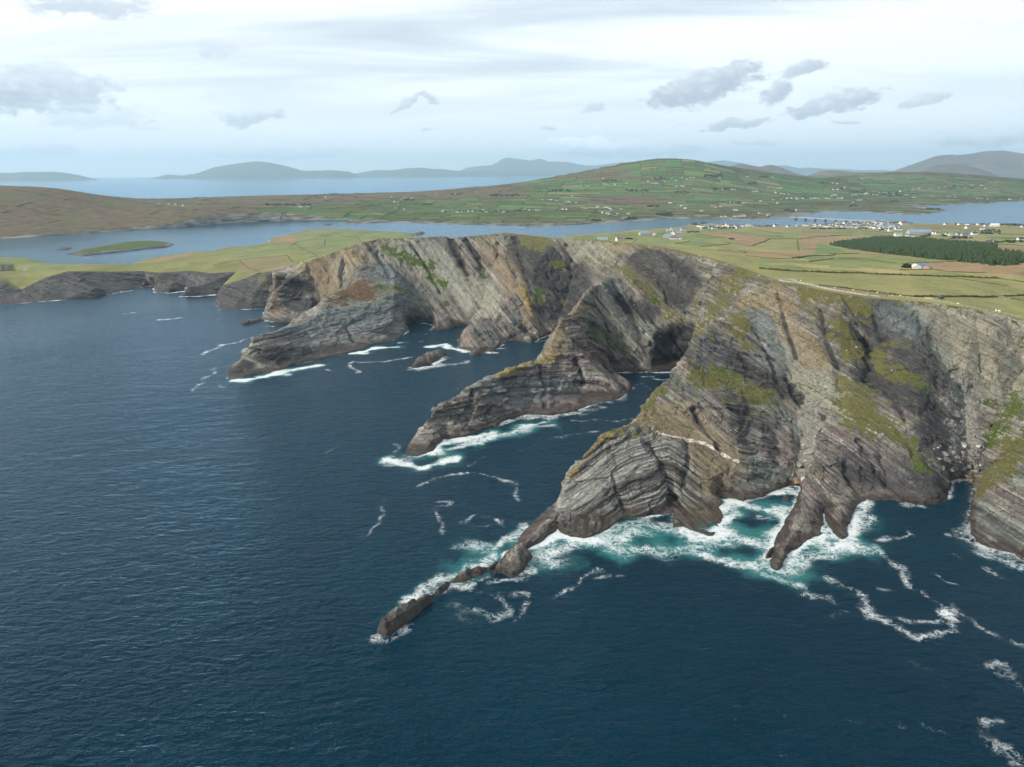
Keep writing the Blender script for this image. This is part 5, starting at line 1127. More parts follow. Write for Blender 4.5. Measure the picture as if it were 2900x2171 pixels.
islet('sea_rock', sea(4, [(655, 590), (700, 578), (750, 572), (745, 580), (700, 592), (660, 597)]), 4.0, 'flat brown ledge in the cove between tower and layered promontory', 0, 306)
islet('sea_rock', sea(7, [(212, 1168), (230, 1110), (300, 1040), (390, 1008), (440, 1030), (452, 1060), (400, 1140), (330, 1175), (270, 1150)]), 8.0, 'rounded brown rock, largest of the chain off the front headland', 0, 307)
islet('sea_rock', sea(7, [(-5, 1200), (40, 1150), (110, 1140), (165, 1132), (150, 1160), (80, 1175), (10, 1212)]), 4.5, 'low dark rock between the big rounded rock and the outermost reef', 0, 308)
islet('sea_rock', sea(0, [(972, 1258), (990, 1242), (1030, 1230), (1055, 1226), (1040, 1242), (1000, 1258)]), 3.5, 'small wet rock in foam, second of the chain from the tip', 0, 309)
islet('sea_rock', sea(0, [(814, 1368), (822, 1345), (850, 1325), (895, 1305), (940, 1280), (930, 1300), (900, 1330), (870, 1352), (835, 1374)]), 6.0, 'long dark reef at the outer tip of the rock chain', 0, 310)
islet('sea_rock', sea(7, [(170, 1140), (185, 1128), (215, 1118), (222, 1128), (200, 1142), (180, 1148)]), 2.2, 'low splash-covered rock just left of the big rounded rock', 0, 315)
islet('sea_rock', sea(0, [(936, 1284), (950, 1268), (972, 1256), (970, 1268), (950, 1284)]), 2.4, 'small rock joining the outer reef to the rest of the chain', 0, 316)
islet('sea_rock', sea(0, [(1050, 1232), (1062, 1220), (1078, 1212), (1076, 1222), (1062, 1234)]), 2.2, 'tiny rock in surf between the two low rocks of the chain', 0, 317)
islet('sea_rock', sea(8, [(302, 590), (318, 560), (345, 545), (352, 555), (330, 585), (312, 596)]), 3.5, 'small dark rock left of the forked rock spur', 0, 311)
islet('sea_rock', sea(4, [(1488, 1440), (1500, 1425), (1530, 1428), (1520, 1442)]), 1.8, 'little rock awash in foam off the middle ridge tip', 0, 312)
islet('sea_rock', sea(7, [(2015, 690), (2040, 675), (2070, 685), (2060, 697), (2030, 698)]), 1.8, 'small rock awash in the white cove below the boulder gully', 0, 313)
islet('sea_rock', sea(2, [(600, 582), (620, 572), (670, 570), (668, 578), (640, 586)]), 5.0, 'dark rock at the tip of the green peninsula', 0, 314)
# ---------------------------------------------------------------- far hills
def hill_material(name, c1, c2):
    s = Sh(name); pos = s.pos()
    n = s.noise(pos, 0.0012, 7, 0.6); n2 = s.noise(pos, 0.006, 5, 0.6)
    col = s.mix(s.rng(s.math('ADD', s.math('MULTIPLY', n, 0.6), s.math('MULTIPLY', n2, 0.4)), 0.36, 0.62), c1, c2)
    return s.bsdf(col, 0.95, s.bump(n2, 0.6, 30.0), 0.1)
HEATHER = hill_material('heath_hill', (0.060, 0.050, 0.034), (0.120, 0.085, 0.060))
GREENHILL = hill_material('green_hill', (0.030, 0.042, 0.026), (0.062, 0.066, 0.042))
def far_hill(name, label, r, pts, Y, half, mat, seed, foot=0.0, rough=1.0, n_along=160):
    """a ridge standing at distance Y; its skyline goes through the picked points"""
    P = np.array([at_Y(r, x, y, Y) for x, y in pts])
    xs = np.linspace(P[0, 0], P[-1, 0], n_along)
    crest = np.interp(xs, P[:, 0], P[:, 2])
    k = np.array([1, 2, 3, 2, 1]) / 9.0
    crest = np.convolve(np.pad(crest, 2, 'edge'), k, 'valid')
    en = np.minimum(np.arange(n_along), np.arange(n_along)[::-1]) / (0.05 * n_along)
    crest = np.where(en < 1, crest * np.sqrt(np.clip(en, 0, 1)) - 6 * (1 - en), crest)
    ts = np.linspace(-1, 1, 61)
    X, Tt = np.meshgrid(xs, ts, indexing='ij')
    y = Y + Tt * half * (0.35 + 0.65 * np.clip(crest / max(crest.max(), 1), 0.0, 1))[:, None]
    q = np.stack([X.ravel() / (half * .55), y.ravel() / (half * .55), X.ravel() * 0], 1)
    rg = fbm(q, 5, seed, ridged=True).reshape(X.shape); sm = fbm(q * 0.5, 2, seed + 7).reshape(X.shape)
    a = np.abs(Tt)
    fall = np.clip(1 - a, 0, 1) ** 1.15 + 0.25 * np.sin(np.pi * a) * (sm * 0.8 + rg * 0.55 * rough)
    fall = np.where(a < 0.06, 1.0, np.minimum(fall, 0.985))
    Z = np.maximum(crest, 0)[:, None] * fall + foot - 3.0 * (a > 0.97)
    Z += (rg * 0.02 * rough * np.maximum(crest, 0)[:, None]) * (a < 0.5)
    V = np.stack([X.ravel(), y.ravel(), Z.ravel()], 1)
    QUADS[0] = True
    me = mesh_from(name, V, grid_faces(len(xs), len(ts)), mat)
    QUADS[0] = False
    return link(name, me, label, None, None, 'structure')
far_hill('hill', 'low hazy island on the horizon at the left edge', 1, [(-500, 230), (-200, 205), (0, 196), (80, 198), (160, 191), (330, 190), (430, 200), (545, 233), (560, 242)], 24000, 1800, GREENHILL, 401)
far_hill('mountain', 'broad hazy blue island mountain on the horizon', 1, [(960, 232), (985, 219), (1060, 207), (1150, 216), (1170, 207), (1230, 203), (1340, 163), (1450, 145), (1520, 135), (1610, 125), (1680, 132), (1790, 155), (1900, 186), (2080, 181), (2212, 191), (2250, 200)], 28000, 2300, GREENHILL, 402)
far_hill('mountain', 'low hazy coast hills left of the twin-peaked mountain', 2, [(-150, 196), (0, 186), (85, 178), (150, 190), (230, 203), (370, 178), (450, 182), (550, 170), (660, 163), (720, 175), (770, 171), (850, 183), (1000, 186), (1300, 190), (1500, 196), (1560, 206)], 32000, 2300, GREENHILL, 403)
far_hill('mountain', 'pale twin-peaked mountain range on the horizon', 2, [(840, 185), (930, 165), (1010, 155), (1100, 148), (1150, 112), (1190, 101), (1240, 110), (1300, 115), (1340, 122), (1370, 108), (1400, 108), (1440, 128), (1560, 128), (1650, 148), (1740, 152), (1810, 142), (1900, 131), (2050, 127), (2212, 126), (2400, 140), (2700, 170)], 38000, 4000, GREENHILL, 404)
far_hill('mountain', 'faint pale ridge behind the round green hill', 3, [(150, 150), (225, 130), (330, 119), (390, 128), (450, 137), (530, 155), (600, 168), (670, 152), (720, 150), (800, 168), (870, 163), (960, 172), (1060, 172), (1180, 180), (1320, 178), (1400, 184), (1500, 200)], 36000, 4000, GREENHILL, 405)
far_hill('hill', 'pair of dark rounded hills behind the green island slope', 3, [(280, 190), (360, 160), (430, 141), (500, 152), (560, 160), (600, 150), (635, 148), (690, 165), (780, 200), (860, 218), (900, 226)], 12000, 1000, HEATHER, 406)
far_hill('hill', 'small purple-brown hill between the green island and far ridge', 3, [(840, 222), (880, 205), (950, 184), (1010, 181), (1080, 186), (1160, 195), (1240, 192), (1330, 196), (1420, 205), (1500, 220)], 11500, 900, HEATHER, 407)
far_hill('mountain', 'large purple-brown mountain at the right edge', 3, [(1330, 210), (1420, 187), (1500, 152), (1600, 118), (1680, 90), (1740, 85), (1800, 89), (1900, 78), (1980, 63), (2060, 60), (2120, 66), (2165, 88), (2212, 90), (2300, 95), (2450, 80), (2700, 140)], 17000, 3000, HEATHER, 408)
far_hill('hill', 'brown foothill in front of the large mountain', 3, [(1480, 215), (1600, 170), (1690, 146), (1780, 141), (1830, 142), (1900, 165), (1980, 200), (2060, 235), (2120, 250)], 12500, 1200, HEATHER, 409)
print('hills', time.time() - T0)

# ================================================================ things on the land
_go = bpy.data.objects['grassland'].data
_n = len(_go.vertices); _co = np.zeros(_n * 3, np.float32); _go.vertices.foreach_get('co', _co)
_lv = np.zeros(len(_go.loops), np.int32); _go.loops.foreach_get('vertex_index', _lv)
LAND_BVH = BVHTree.FromPolygons([Vector(v) for v in _co.reshape(-1, 3).tolist()], _lv.reshape(-1, 3).tolist())
def ground(r, x, y):
    """the grassland point under a pixel"""
    loc = LAND_BVH.ray_cast(Vector(EYE), Vector(ray(r, x, y)).normalized())[0]
    return None if loc is None else np.array(loc)
def drop(x, y):
    loc = LAND_BVH.ray_cast(Vector((x, y, 900.0)), Vector((0, 0, -1)))[0]
    return None if loc is None else np.array(loc)
def island_at(r, x, y):
    return march(r, x, y, ISLAND, 2300., 7600., 1.0012)
class MB:
    """collects faces for one mesh"""
    def __init__(s): s.v, s.f, s.m = [], [], []
    def quad_box(s, x0, x1, y0, y1, z0, z1, m=0):
        b = len(s.v); s.v += [(x, y, z) for z in (z0, z1) for x, y in ((x0, y0), (x1, y0), (x1, y1), (x0, y1))]
        for f in ((0, 3, 2, 1), (4, 5, 6, 7), (0, 1, 5, 4), (1, 2, 6, 5), (2, 3, 7, 6), (3, 0, 4, 7)): s.f.append(tuple(b + i for i in f)); s.m.append(m)
        return s
    def bar(s, a, b_, w, h, m=0):
        """a straight bar of width w and height h from a to b (its underside on the line)"""
        a, b_ = np.array(a, float), np.array(b_, float); d = b_ - a; n = np.array([-d[1], d[0], 0]); n /= np.linalg.norm(n) + 1e-9
        k = len(s.v)
        for p in (a, b_):
            for q, z in ((-w / 2, 0), (w / 2, 0), (w / 2, h), (-w / 2, h)): s.v.append(tuple(p + n * q + np.array([0, 0, z])))
        for f in ((0, 1, 2, 3), (7, 6, 5, 4), (0, 4, 5, 1), (1, 5, 6, 2), (2, 6, 7, 3), (3, 7, 4, 0)): s.f.append(tuple(k + i for i in f)); s.m.append(m)
        return s
    def face(s, pts, m=0):
        k = len(s.v); s.v += [tuple(p) for p in pts]; s.f.append(tuple(range(k, k + len(pts)))); s.m.append(m); return s
    def mesh(s, name, *mats, smooth=False):
        me = bpy.data.meshes.new(name); me.from_pydata(s.v, [], s.f)
        for m in mats: me.materials.append(m)
        if len(mats) > 1: me.polygons.foreach_set('material_index', s.m)
        if smooth: me.polygons.foreach_set('use_smooth', [True] * len(s.f))
        me.update(); return me
def empty(name, loc, yaw=0.0, label=None, cat=None, group=None):
    o = link(name, None, label, cat, group); o.location = loc; o.rotation_euler = (0, 0, yaw); o.empty_display_size = 0.5
    return o
def ordinal(n):
    w = ['first', 'second', 'third', 'fourth', 'fifth', 'sixth', 'seventh', 'eighth', 'ninth', 'tenth', 'eleventh', 'twelfth']
    if n < 12: return w[n]
    k = n + 1; return f"{k}{'th' if 10 <= k % 100 <= 20 else {1: 'st', 2: 'nd', 3: 'rd'}.get(k % 10, 'th')}"

# ---------------------------------------------------------------- houses
WALLS = {'white': plain('white_render', (0.56, 0.55, 0.53)), 'cream': plain('cream_render', (0.72, 0.62, 0.42)), 'grey': plain('grey_render', (0.34, 0.34, 0.33)), 'pink': plain('pink_render', (0.62, 0.30, 0.28)), 'yellow': plain('yellow_render', (0.70, 0.50, 0.16)), 'dark': plain('dark_cladding', (0.045, 0.055, 0.065)), 'red': plain('red_cladding', (0.50, 0.22, 0.16)), 'blue': plain('blue_cladding', (0.16, 0.33, 0.50))}
ROOFS = {'slate': plain('slate_roof', (0.090, 0.105, 0.130), 0.6, 0.4), 'dark': plain('dark_roof', (0.045, 0.050, 0.060), 0.6), 'bluegrey': plain('bluegrey_roof', (0.17, 0.24, 0.30), 0.55, 0.4), 'blue': plain('blue_roof', (0.07, 0.15, 0.30), 0.5, 0.4), 'brown': plain('brown_roof', (0.16, 0.10, 0.075)), 'white': plain('pale_roof', (0.50, 0.52, 0.50), 0.6)}
PANE = plain('window_glass', (0.03, 0.04, 0.05), 0.2, 0.5); DOORM = plain('door_paint', (0.10, 0.12, 0.16))
_cache = {}
def house_meshes(w, d, h, rh, wall, roof):
    key = (w, d, h, rh, wall, roof)
    if key in _cache: return _cache[key]
    a = MB()
    x, y = w / 2, d / 2
    a.face([(-x, -y, -2), (x, -y, -2), (x, -y, h), (-x, -y, h)]); a.face([(x, y, -2), (-x, y, -2), (-x, y, h), (x, y, h)])
    a.face([(x, -y, -2), (x, y, -2), (x, y, h), (x, 0, h + rh), (x, -y, h)]); a.face([(-x, y, -2), (-x, -y, -2), (-x, -y, h), (-x, 0, h + rh), (-x, y, h)])
    wm = a.mesh('wall', WALLS[wall])
    b = MB(); e = 0.35; t = 0.22; sl = rh / y
    for s_ in (-1, 1):
        q = [(-x - e, s_ * (y + e), h - e * sl + .05), (x + e, s_ * (y + e), h - e * sl + .05), (x + e, 0, h + rh + .05), (-x - e, 0, h + rh + .05)]
        up = [(p[0], p[1], p[2] + t) for p in q]
        if s_ > 0: q, up = q[::-1], up[::-1]
        b.face(up); b.face(q[::-1])
        for i in range(4): b.face([q[i], q[(i + 1) % 4], up[(i + 1) % 4], up[i]])
    rm = b.mesh('roof', ROOFS[roof])
    c = MB().quad_box(-0.45, 0.45, -0.35, 0.35, -0.6, 1.1); cm = c.mesh('chimney', WALLS[wall if wall != 'dark' else 'grey'])
    wn = MB().quad_box(-0.55, 0.55, -0.04, 0.04, -0.65, 0.65).mesh('window', PANE)
    dr = MB().quad_box(-0.5, 0.5, -0.04, 0.04, 0, 2.1).mesh('door', DOORM)
    _cache[key] = (wm, rm, cm, wn, dr); return _cache[key]
def house(p, w, d, h, rh, yaw, wall, roof, label, group, detail=1, chim=True, name='house', cat='house'):
    wm, rm, cm, wn, dr = house_meshes(w, d, h, rh, wall, roof)
    o = empty(name, tuple(p), yaw, label, cat, group)
    link('wall', wm, parent=o); r = link('roof', rm, parent=o)
    if chim:
        for sx in ((-1, 1) if w > 13 else (1,)): link('chimney', cm, parent=r, loc=(sx * (w / 2 - 0.6), 0, h + rh + 0.2))
    if detail > 1:
        k = 0
        for sy in (-1,):
            for floor in range(2 if h > 4.5 else 1):
                for fx in np.linspace(-w / 2 + 1.6, w / 2 - 1.6, 5):
                    if floor == 0 and abs(fx) < 0.6: continue
                    link('window', wn, parent=o, loc=(fx, sy * (d / 2 + 0.02), 1.5 + 2.6 * floor))
        link('door', dr, parent=o, loc=(0, -(d / 2 + 0.02), 0))
    return o
def settle(cluster, group, where, picks, on, yaw0, seed, default=('white', 'slate'), size=1.0, detail=1):
    """houses of one cluster; labelled by their order from the left"""
    rr = random.Random(seed); items = []
    for q in picks:
        r, x, y = q[:3]; opt = q[3] if len(q) > 3 else {}
        p = on(r, x, y)
        if p is None: continue
        if any((p[0] - a[0][0]) ** 2 + (p[1] - a[0][1]) ** 2 < 30 for a in items): continue
        items.append((p, opt, src(r, x, y)[0]))
    items.sort(key=lambda a: a[2])
    cnt = {}
    tot = len(items)
    for i, (p, opt, _) in enumerate(items):
        w = opt.get('w', rr.choice((12., 14., 15., 17.)) * size); d = opt.get('d', 8.0 * (0.5 + size / 2)); h = opt.get('h', rr.choice((3.4, 3.4, 5.4)) * (0.6 + 0.4 * size)); rh = opt.get('rh', d * 0.42)
        wall = opt.get('wall', rr.choices(('white', default[0], 'cream', 'grey'), (60, 25, 9, 6))[0]); roof = opt.get('roof', rr.choices(('slate', 'dark', default[1], 'bluegrey', 'brown'), (40, 20, 25, 10, 5))[0])
        kind = opt.get('kind', 'house')
        look = {'white': 'white', 'cream': 'cream', 'grey': 'grey', 'pink': 'pink', 'yellow': 'yellow', 'dark': 'dark', 'red': 'red', 'blue': 'blue'}[wall]
        lab = opt.get('label') or f"{look} {kind}, {ordinal(i)} building from the left {where}"
        house(p - np.array([0, 0, 0.2]), w, d, h, rh, opt.get('yaw', yaw0 + rr.uniform(-0.5, 0.5) + (math.pi / 2 if rr.random() < 0.25 else 0)), wall, roof, lab, group, opt.get('detail', detail), opt.get('chim', kind == 'house'), 'house' if kind == 'house' else 'shed', 'house' if kind == 'house' else 'shed')
D = dict
settle('', 'houses along the near shore', 'in the hamlet on the near shore', [(10, 20, 418), (10, 228, 418, D(w=20., d=11., h=6., yaw=1.2)), (10, 285, 398, D(w=22., roof='bluegrey')), (10, 345, 366, D(w=18.)), (10, 165, 452, D(w=22., wall='grey', roof='bluegrey')), (10, 232, 470, D(w=18., wall='white')), (10, 300, 470, D(w=18.)), (10, 205, 366), (10, 168, 374, D(w=8.)),
    (10, 520, 330), (10, 560, 334), (10, 600, 325), (10, 575, 357, D(w=24., wall='grey')), (10, 655, 345), (10, 695, 353, D(w=18.)), (10, 740, 325), (10, 800, 320), (10, 835, 320), (10, 880, 333, D(w=20.)), (10, 955, 328, D(w=20.)), (10, 1000, 328), (10, 968, 347), (10, 1035, 318), (10, 1085, 325), (10, 1150, 330, D(wall='grey')), (10, 1390, 328, D(w=16.)), (10, 1540, 332), (10, 1650, 324, D(wall='grey')), (10, 1705, 320), (10, 1735, 320),
    (10, 470, 306, D(w=22., wall='dark', roof='dark', kind='shed', d=10.)), (10, 555, 293, D(w=10., wall='dark', roof='dark', kind='shed')), (10, 595, 291, D(w=10., wall='dark', roof='dark', kind='shed'))], ground, 0.25, 31, size=1.12)
rr = random.Random(77); vp = []
vpoly = [(2307, 634), (2350, 632), (2400, 632), (2470, 630), (2510, 629), (2545, 640), (2556, 650), (2510, 651), (2480, 648), (2445, 646), (2400, 644), (2330, 644), (2305, 643)]
for k in range(900):
    x, y = rr.uniform(2300, 2560), rr.uniform(628, 652)
    if len(vp) < 76 and in_poly(np.array([x]), np.array([y]), vpoly)[0] and all(abs(x - a) > 5 or abs(y - b) > 2.0 for _, a, b in vp): vp.append((9, x, y))
settle('', 'houses of the bridge village', 'in the dense village by the bridge', vp, ground, 0.15, 32, size=1.05)
settle('', 'buildings behind the plantation', 'among the farms behind the dark plantation', [(11, 775, 438, D(w=18., roof='bluegrey')), (11, 890, 438, D(w=20.)), (11, 925, 442, D(w=14.)), (11, 895, 403, D(w=22., wall='yellow', roof='slate', yaw=1.3)), (11, 1010, 410, D(w=62., d=18., h=5., wall='grey', roof='bluegrey', kind='shed', yaw=0.05)), (11, 940, 375, D(w=12.)), (11, 1190, 413), (11, 1225, 415, D(wall='cream')), (11, 1340, 428, D(wall='cream')), (11, 1370, 432, D(w=10.)), (11, 1465, 422, D(w=20., wall='grey', roof='slate', kind='shed')), (11, 1535, 438, D(w=20.)), (11, 1610, 455, D(w=14.)), (11, 1640, 425), (11, 838, 308, D(w=34., d=16., h=7., roof='brown', kind='shed')), (11, 915, 303, D(w=16., h=6., wall='blue', roof='blue', kind='shed')), (11, 1325, 306, D(w=20.)), (11, 1565, 350, D(w=16.)), (11, 1470, 308), (11, 1570, 307), (11, 1690, 309), (11, 1770, 324), (11, 1875, 325, D(w=26., d=14., h=4.5, roof='white', kind='shed')), (11, 1740, 368), (11, 1780, 368), (11, 2170, 482), (11, 2205, 335), (11, 1835, 512, D(w=9.)), (11, 690, 380), (11, 785, 366)], ground, 0.2, 33, size=1.1)
# the white house by the cliff top and its neighbours
settle('', 'buildings above the far cliff', 'just above the far cliff top', [(2, 1885, 622, D(w=15., d=9., h=6.2, rh=3.0, wall='white', roof='brown', yaw=0.5, detail=2, label='tall white house with red-brown roof alone above the cliff top')), (5, 1175, 42, D(w=30., d=14., h=5., wall='grey', roof='bluegrey', kind='shed', yaw=0.2, label='grey barn with pale curved-looking roof above the far cliff')), (5, 1247, 42, D(w=14., wall='white', roof='bluegrey', yaw=1.4, label='white gabled house right of the grey barn above far cliff')), (5, 845, 78, D(w=26., h=3., wall='grey', roof='bluegrey', kind='shed', label='low grey-green shed at the cliff edge left of white house'))], ground, 0.3, 34)
# barns in the middle of the pasture
settle('', 'barns in the pasture', '', [(12, 1308, 55, D(w=8., d=8., h=1.8, rh=2.2, wall='white', roof='white', kind='shed', yaw=1.45, label='white-ended barn, left part of the farm in the pasture')), (12, 1360, 52, D(w=11., d=8., h=2.2, rh=1.8, wall='dark', roof='blue', kind='shed', yaw=0.1, label='barn with blue roof in the middle of the pasture farm')), (12, 1392, 60, D(w=8., d=6., h=2.2, rh=1.6, wall='red', roof='blue', kind='shed', yaw=1.0, label='barn with red gable end and blue roof in the pasture'))], ground, 0.2, 35)
I13 = [(45, 312), (155, 337), (190, 324), (218, 332), (262, 332), (110, 378), (70, 373), (85, 443), (180, 455), (450, 288), (550, 280), (765, 283, 'g'), (1005, 258, 'g'), (660, 478), (700, 474), (738, 480), (785, 494, 'g'), (840, 478), (910, 480), (955, 478), (1080, 463), (1115, 488), (1250, 481, 'g'), (1310, 491, 'g'), (1460, 467, 'g'), (1555, 462), (1605, 465), (1680, 463), (1715, 464), (1750, 345), (1840, 343), (1865, 345), (1920, 360), (2030, 372), (2072, 370), (2145, 383, 'g'), (1540, 348, 'r'), (1985, 455), (2025, 455), (2090, 300), (620, 480)]
I14 = [(15, 523), (180, 516), (210, 514), (315, 498), (385, 500), (412, 502), (430, 514), (455, 527), (360, 556), (410, 566), (435, 568), (480, 583, 'c'), (505, 565), (610, 563, 'c'), (560, 606), (585, 605), (545, 520), (295, 543, 'd'), (30, 448), (110, 460, 'g'), (1005, 458), (1030, 460), (1125, 490), (1160, 511, 'c'), (1425, 490), (1450, 502, 'p'), (1500, 493), (1310, 535, 'c'), (1330, 537), (1635, 531), (1665, 533), (1590, 458, 'g'), (1550, 468, 'g'), (1625, 455, 'g'), (1655, 457, 'g'), (1715, 458, 'c'), (1745, 456), (1885, 440), (2010, 430), (2085, 428), (2050, 461), (1515, 593), (1545, 594), (1635, 589), (1680, 587), (1705, 586), (1725, 586), (1960, 583, 'g'), (1880, 560)]
I14U = [(245, 245), (155, 260), (370, 228), (215, 296), (230, 295), (410, 278), (380, 276), (480, 283), (600, 268), (805, 251), (845, 268), (875, 270), (892, 270), (965, 253), (1035, 228), (1070, 241), (1130, 218), (1175, 218), (1172, 233), (1210, 216), (1240, 216), (1050, 293), (1075, 296), (1125, 296), (1140, 297), (1490, 218), (1750, 211), (1775, 211), (2000, 211), (1955, 316), (2090, 316), (2060, 316), (2030, 363), (2080, 368), (2110, 373), (2150, 378), (1520, 333), (1610, 331), (1815, 346), (2140, 416), (2180, 416), (1640, 330), (1850, 348)]
I15 = [(25, 413), (80, 413), (165, 416), (200, 416), (235, 416), (25, 428), (310, 415), (330, 416), (375, 382), (400, 384), (360, 393), (420, 413), (455, 415), (590, 381), (680, 373), (720, 375), (695, 368), (760, 381), (765, 350, 'p'), (815, 358, 'p'), (850, 361), (955, 375), (1015, 348), (1070, 333), (1145, 326), (1138, 338), (1200, 321, 'r'), (1310, 321, 'p'), (1390, 311), (1455, 310), (1510, 303), (1640, 310), (1720, 288), (1780, 295, 'p'), (1800, 293), (1840, 323), (1150, 406), (1170, 407), (1485, 398), (1550, 405), (1765, 418), (1800, 418), (1865, 423), (2075, 428), (2180, 418), (770, 440), (565, 456, 'c'), (12, 533), (32, 530), (365, 268), (410, 273), (445, 273), (650, 230), (15, 210), (480, 313), (490, 325), (370, 333), (415, 331), (315, 331), (1080, 383), (610, 433, 'g'), (640, 434, 'g'), (885, 365), (790, 381), (560, 384)]
CODE = {'g': D(wall='grey', roof='bluegrey'), 'c': D(wall='cream'), 'p': D(wall='pink', roof='brown'), 'r': D(wall='white', roof='brown'), 'd': D(wall='dark', roof='dark', kind='shed')}
def conv(r, l, w): return [(r, q[0], q[1], {**D(w=w), **(CODE[q[2]] if len(q) > 2 else {})}) for q in l]
settle('', 'island houses on the western fields', 'among the western island fields', conv(13, I13, 13.), island_at, 0.1, 41, size=1.1)
settle('', 'island houses near the shore', 'along the lower island slope facing the channel', conv(14, I14, 15.), island_at, 0.1, 42, size=1.15)
settle('', 'island houses on the hillside', 'on the upper slope below the round hill', conv(14, I14U, 15.), island_at, 0.1, 43, size=1.2)
settle('', 'island houses on the eastern slope', 'on the eastern island slope behind the bridge', conv(15, I15, 15.), island_at, 0.1, 44, size=1.2)
settle('', 'houses on the brown moor', 'at the edge of the brown moor', [(1, 1100, 400), (1, 1155, 404), (1, 1880, 411), (1, 1930, 411), (1, 1000, 392, D(wall='grey')), (1, 1060, 396, D(wall='grey')), (1, 2040, 352)], island_at, 0.1, 45, size=1.2)
print('houses', time.time() - T0)

# ---------------------------------------------------------------- bridge across the channel
def bridge():
    a = at_z(3, 772, 474, 8.5); b = at_z(3, 1345, 503, 8.5)
    conc = plain('bridge_concrete', (0.30, 0.28, 0.26)); dark = plain('pier_concrete', (0.14, 0.13, 0.12))
    L = np.linalg.norm(b - a); o = empty('bridge', tuple(a * (1, 1, 0)), math.atan2(b[1] - a[1], b[0] - a[0]), 'long low concrete road bridge on piers from the island to the village', 'bridge')
    link('deck', MB().quad_box(-15, L + 15, -5, 5, 7.0, 8.3).mesh('deck', conc), parent=o)
    pm = MB().quad_box(-15, L + 15, -0.2, 0.2, 0, 1.2).mesh('parapet', conc)
    for sy in (-4.8, 4.8): link('parapet', pm, parent=o, loc=(0, sy, 8.3))
    pr = MB().quad_box(-2.2, 2.2, -5.5, 5.5, -6, 5.6).quad_box(-3.2, 3.2, -6.2, 6.2, 5.6, 7.0).mesh('pier', dark)
    for k in range(9): link('pier', pr, parent=o, loc=(L * (0.02 + 0.115 * k), 0, 0))
bridge()

# ---------------------------------------------------------------- hedges and field banks
HEDGE_M = None
def hedge_material():
    s = Sh('hedge_bank'); pos = s.pos(); n = s.noise(pos, 0.7, 5, 0.65)
    col = s.mix(s.rng(n, 0.3, 0.7), (0.022, 0.026, 0.010), (0.085, 0.080, 0.030))
    return s.bsdf(col, 0.95, s.bump(n, 0.8, 0.6), 0.1)
HEDGE_M = hedge_material()
def bank_mesh(name, lines, hf, step, seed):
    """uneven turf bank with growth on top, following the ground"""
    rr = np.random.default_rng(seed); Vs, Fs = [], []; base = 0
    for pts, h, w in lines:
        if len(pts) < 2: continue
        P = []
        for i in range(len(pts) - 1):
            a, b = np.array(pts[i][:2]), np.array(pts[i + 1][:2]); k = max(1, int(np.linalg.norm(b - a) / step))
            P += [a + (b - a) * t / k for t in range(k)]
        P.append(np.array(pts[-1][:2])); P = np.array(P)
        z = hf(P[:, 0], P[:, 1]); ok = z > -20
        if ok.sum() < 2: continue
        P, z = P[ok], z[ok]; n = len(P)
        d = np.gradient(P, axis=0); nn = np.stack([-d[:, 1], d[:, 0]], 1); nn /= np.linalg.norm(nn, axis=1, keepdims=True) + 1e-9
        P = P + nn * rr.normal(0, 0.12 * w, (n, 1))
        hh = h * rr.uniform(0.55, 1.35, n); ww = w * rr.uniform(0.75, 1.25, n)
        prof = [(-0.5, -1.0, 0), (-0.42, 0.75, 0.2), (-0.05, 1.0, 0.3), (0.40, 0.7, 0.2), (0.5, -1.0, 0)]
        for px, pz, jit in prof:
            zz = z + np.where(pz < 0, -1.5, pz * hh) + rr.normal(0, jit * h * 0.4, n)
            Vs.append(np.concatenate([P + nn * (px * ww)[:, None], zz[:, None]], 1))
        m = len(prof)
        i = np.arange(n - 1)
        for k in range(m - 1): Fs.append(np.stack([base + k * n + i, base + (k + 1) * n + i, base + (k + 1) * n + i + 1, base + k * n + i + 1], 1))
        base += m * n
    V = np.concatenate(Vs); F = np.concatenate(Fs)[:, ::-1]
    QUADS[0] = True; me = mesh_from(name, V, F, HEDGE_M, smooth_shade=False); QUADS[0] = False
    return me
def land_z(x, y):
    out = []
    for a, b in zip(x, y):
        p = drop(a, b); out.append(-99.0 if p is None else p[2])
    return np.array(out)
NAMED = {0: 'long dark hedge bank crossing the whole near pasture', 1: 'low green bank beside the gravel path above the cliff', 2: 'hedge bank behind the parked dark van at the right edge', 10: 'dark slanting hedge in the middle of the brown field', 11: 'hedge along the lower edge of the bright green strip', 14: 'hedge line running towards the tip of the dark plantation'}
for k, lab in NAMED.items():
    link('hedge', bank_mesh('hedge', [HEDGE_XY[k]], land_z, 2.2, 600 + k), lab, 'hedge', 'hedges of the near pasture')
link('hedgerows', bank_mesh('hedgerows', [h for k, h in enumerate(HEDGE_XY) if k not in NAMED], land_z, 4.0, 650), 'low hedge banks dividing the pasture towards the village', None, None, 'stuff')
rr = random.Random(9); IL = []
_seg = [(a, b) for (u0, u1, v0, v1) in RECTS for a, b in (((u0, v0), (u1, v0)), ((u0, v0), (u0, v1)))]
_mid = np.array([to_xy((a[0] + b[0]) / 2, (a[1] + b[1]) / 2) for a, b in _seg]); _mo = moor(_mid[:, 0], _mid[:, 1])
for (a, b), (xm, ym), m in zip(_seg, _mid, _mo):
    if abs(xm) > 0.80 * ym or ym > 6600: continue
    if rr.random() < 0.12 + 0.75 * m: continue
    far = max(1.0, ym / 3600.0)
    IL.append(([to_xy(*a), to_xy(*b)], 1.9 * far * rr.uniform(0.7, 1.3), 4.2 * far))
def isl_z(x, y):
    z = ISLAND(x, y); return np.where(z > 2.0, z, -99.0)
link('hedgerows', bank_mesh('hedgerows', IL, isl_z, 20.0, 651), 'dark hedgerows round the small fields of the island', None, None, 'stuff')
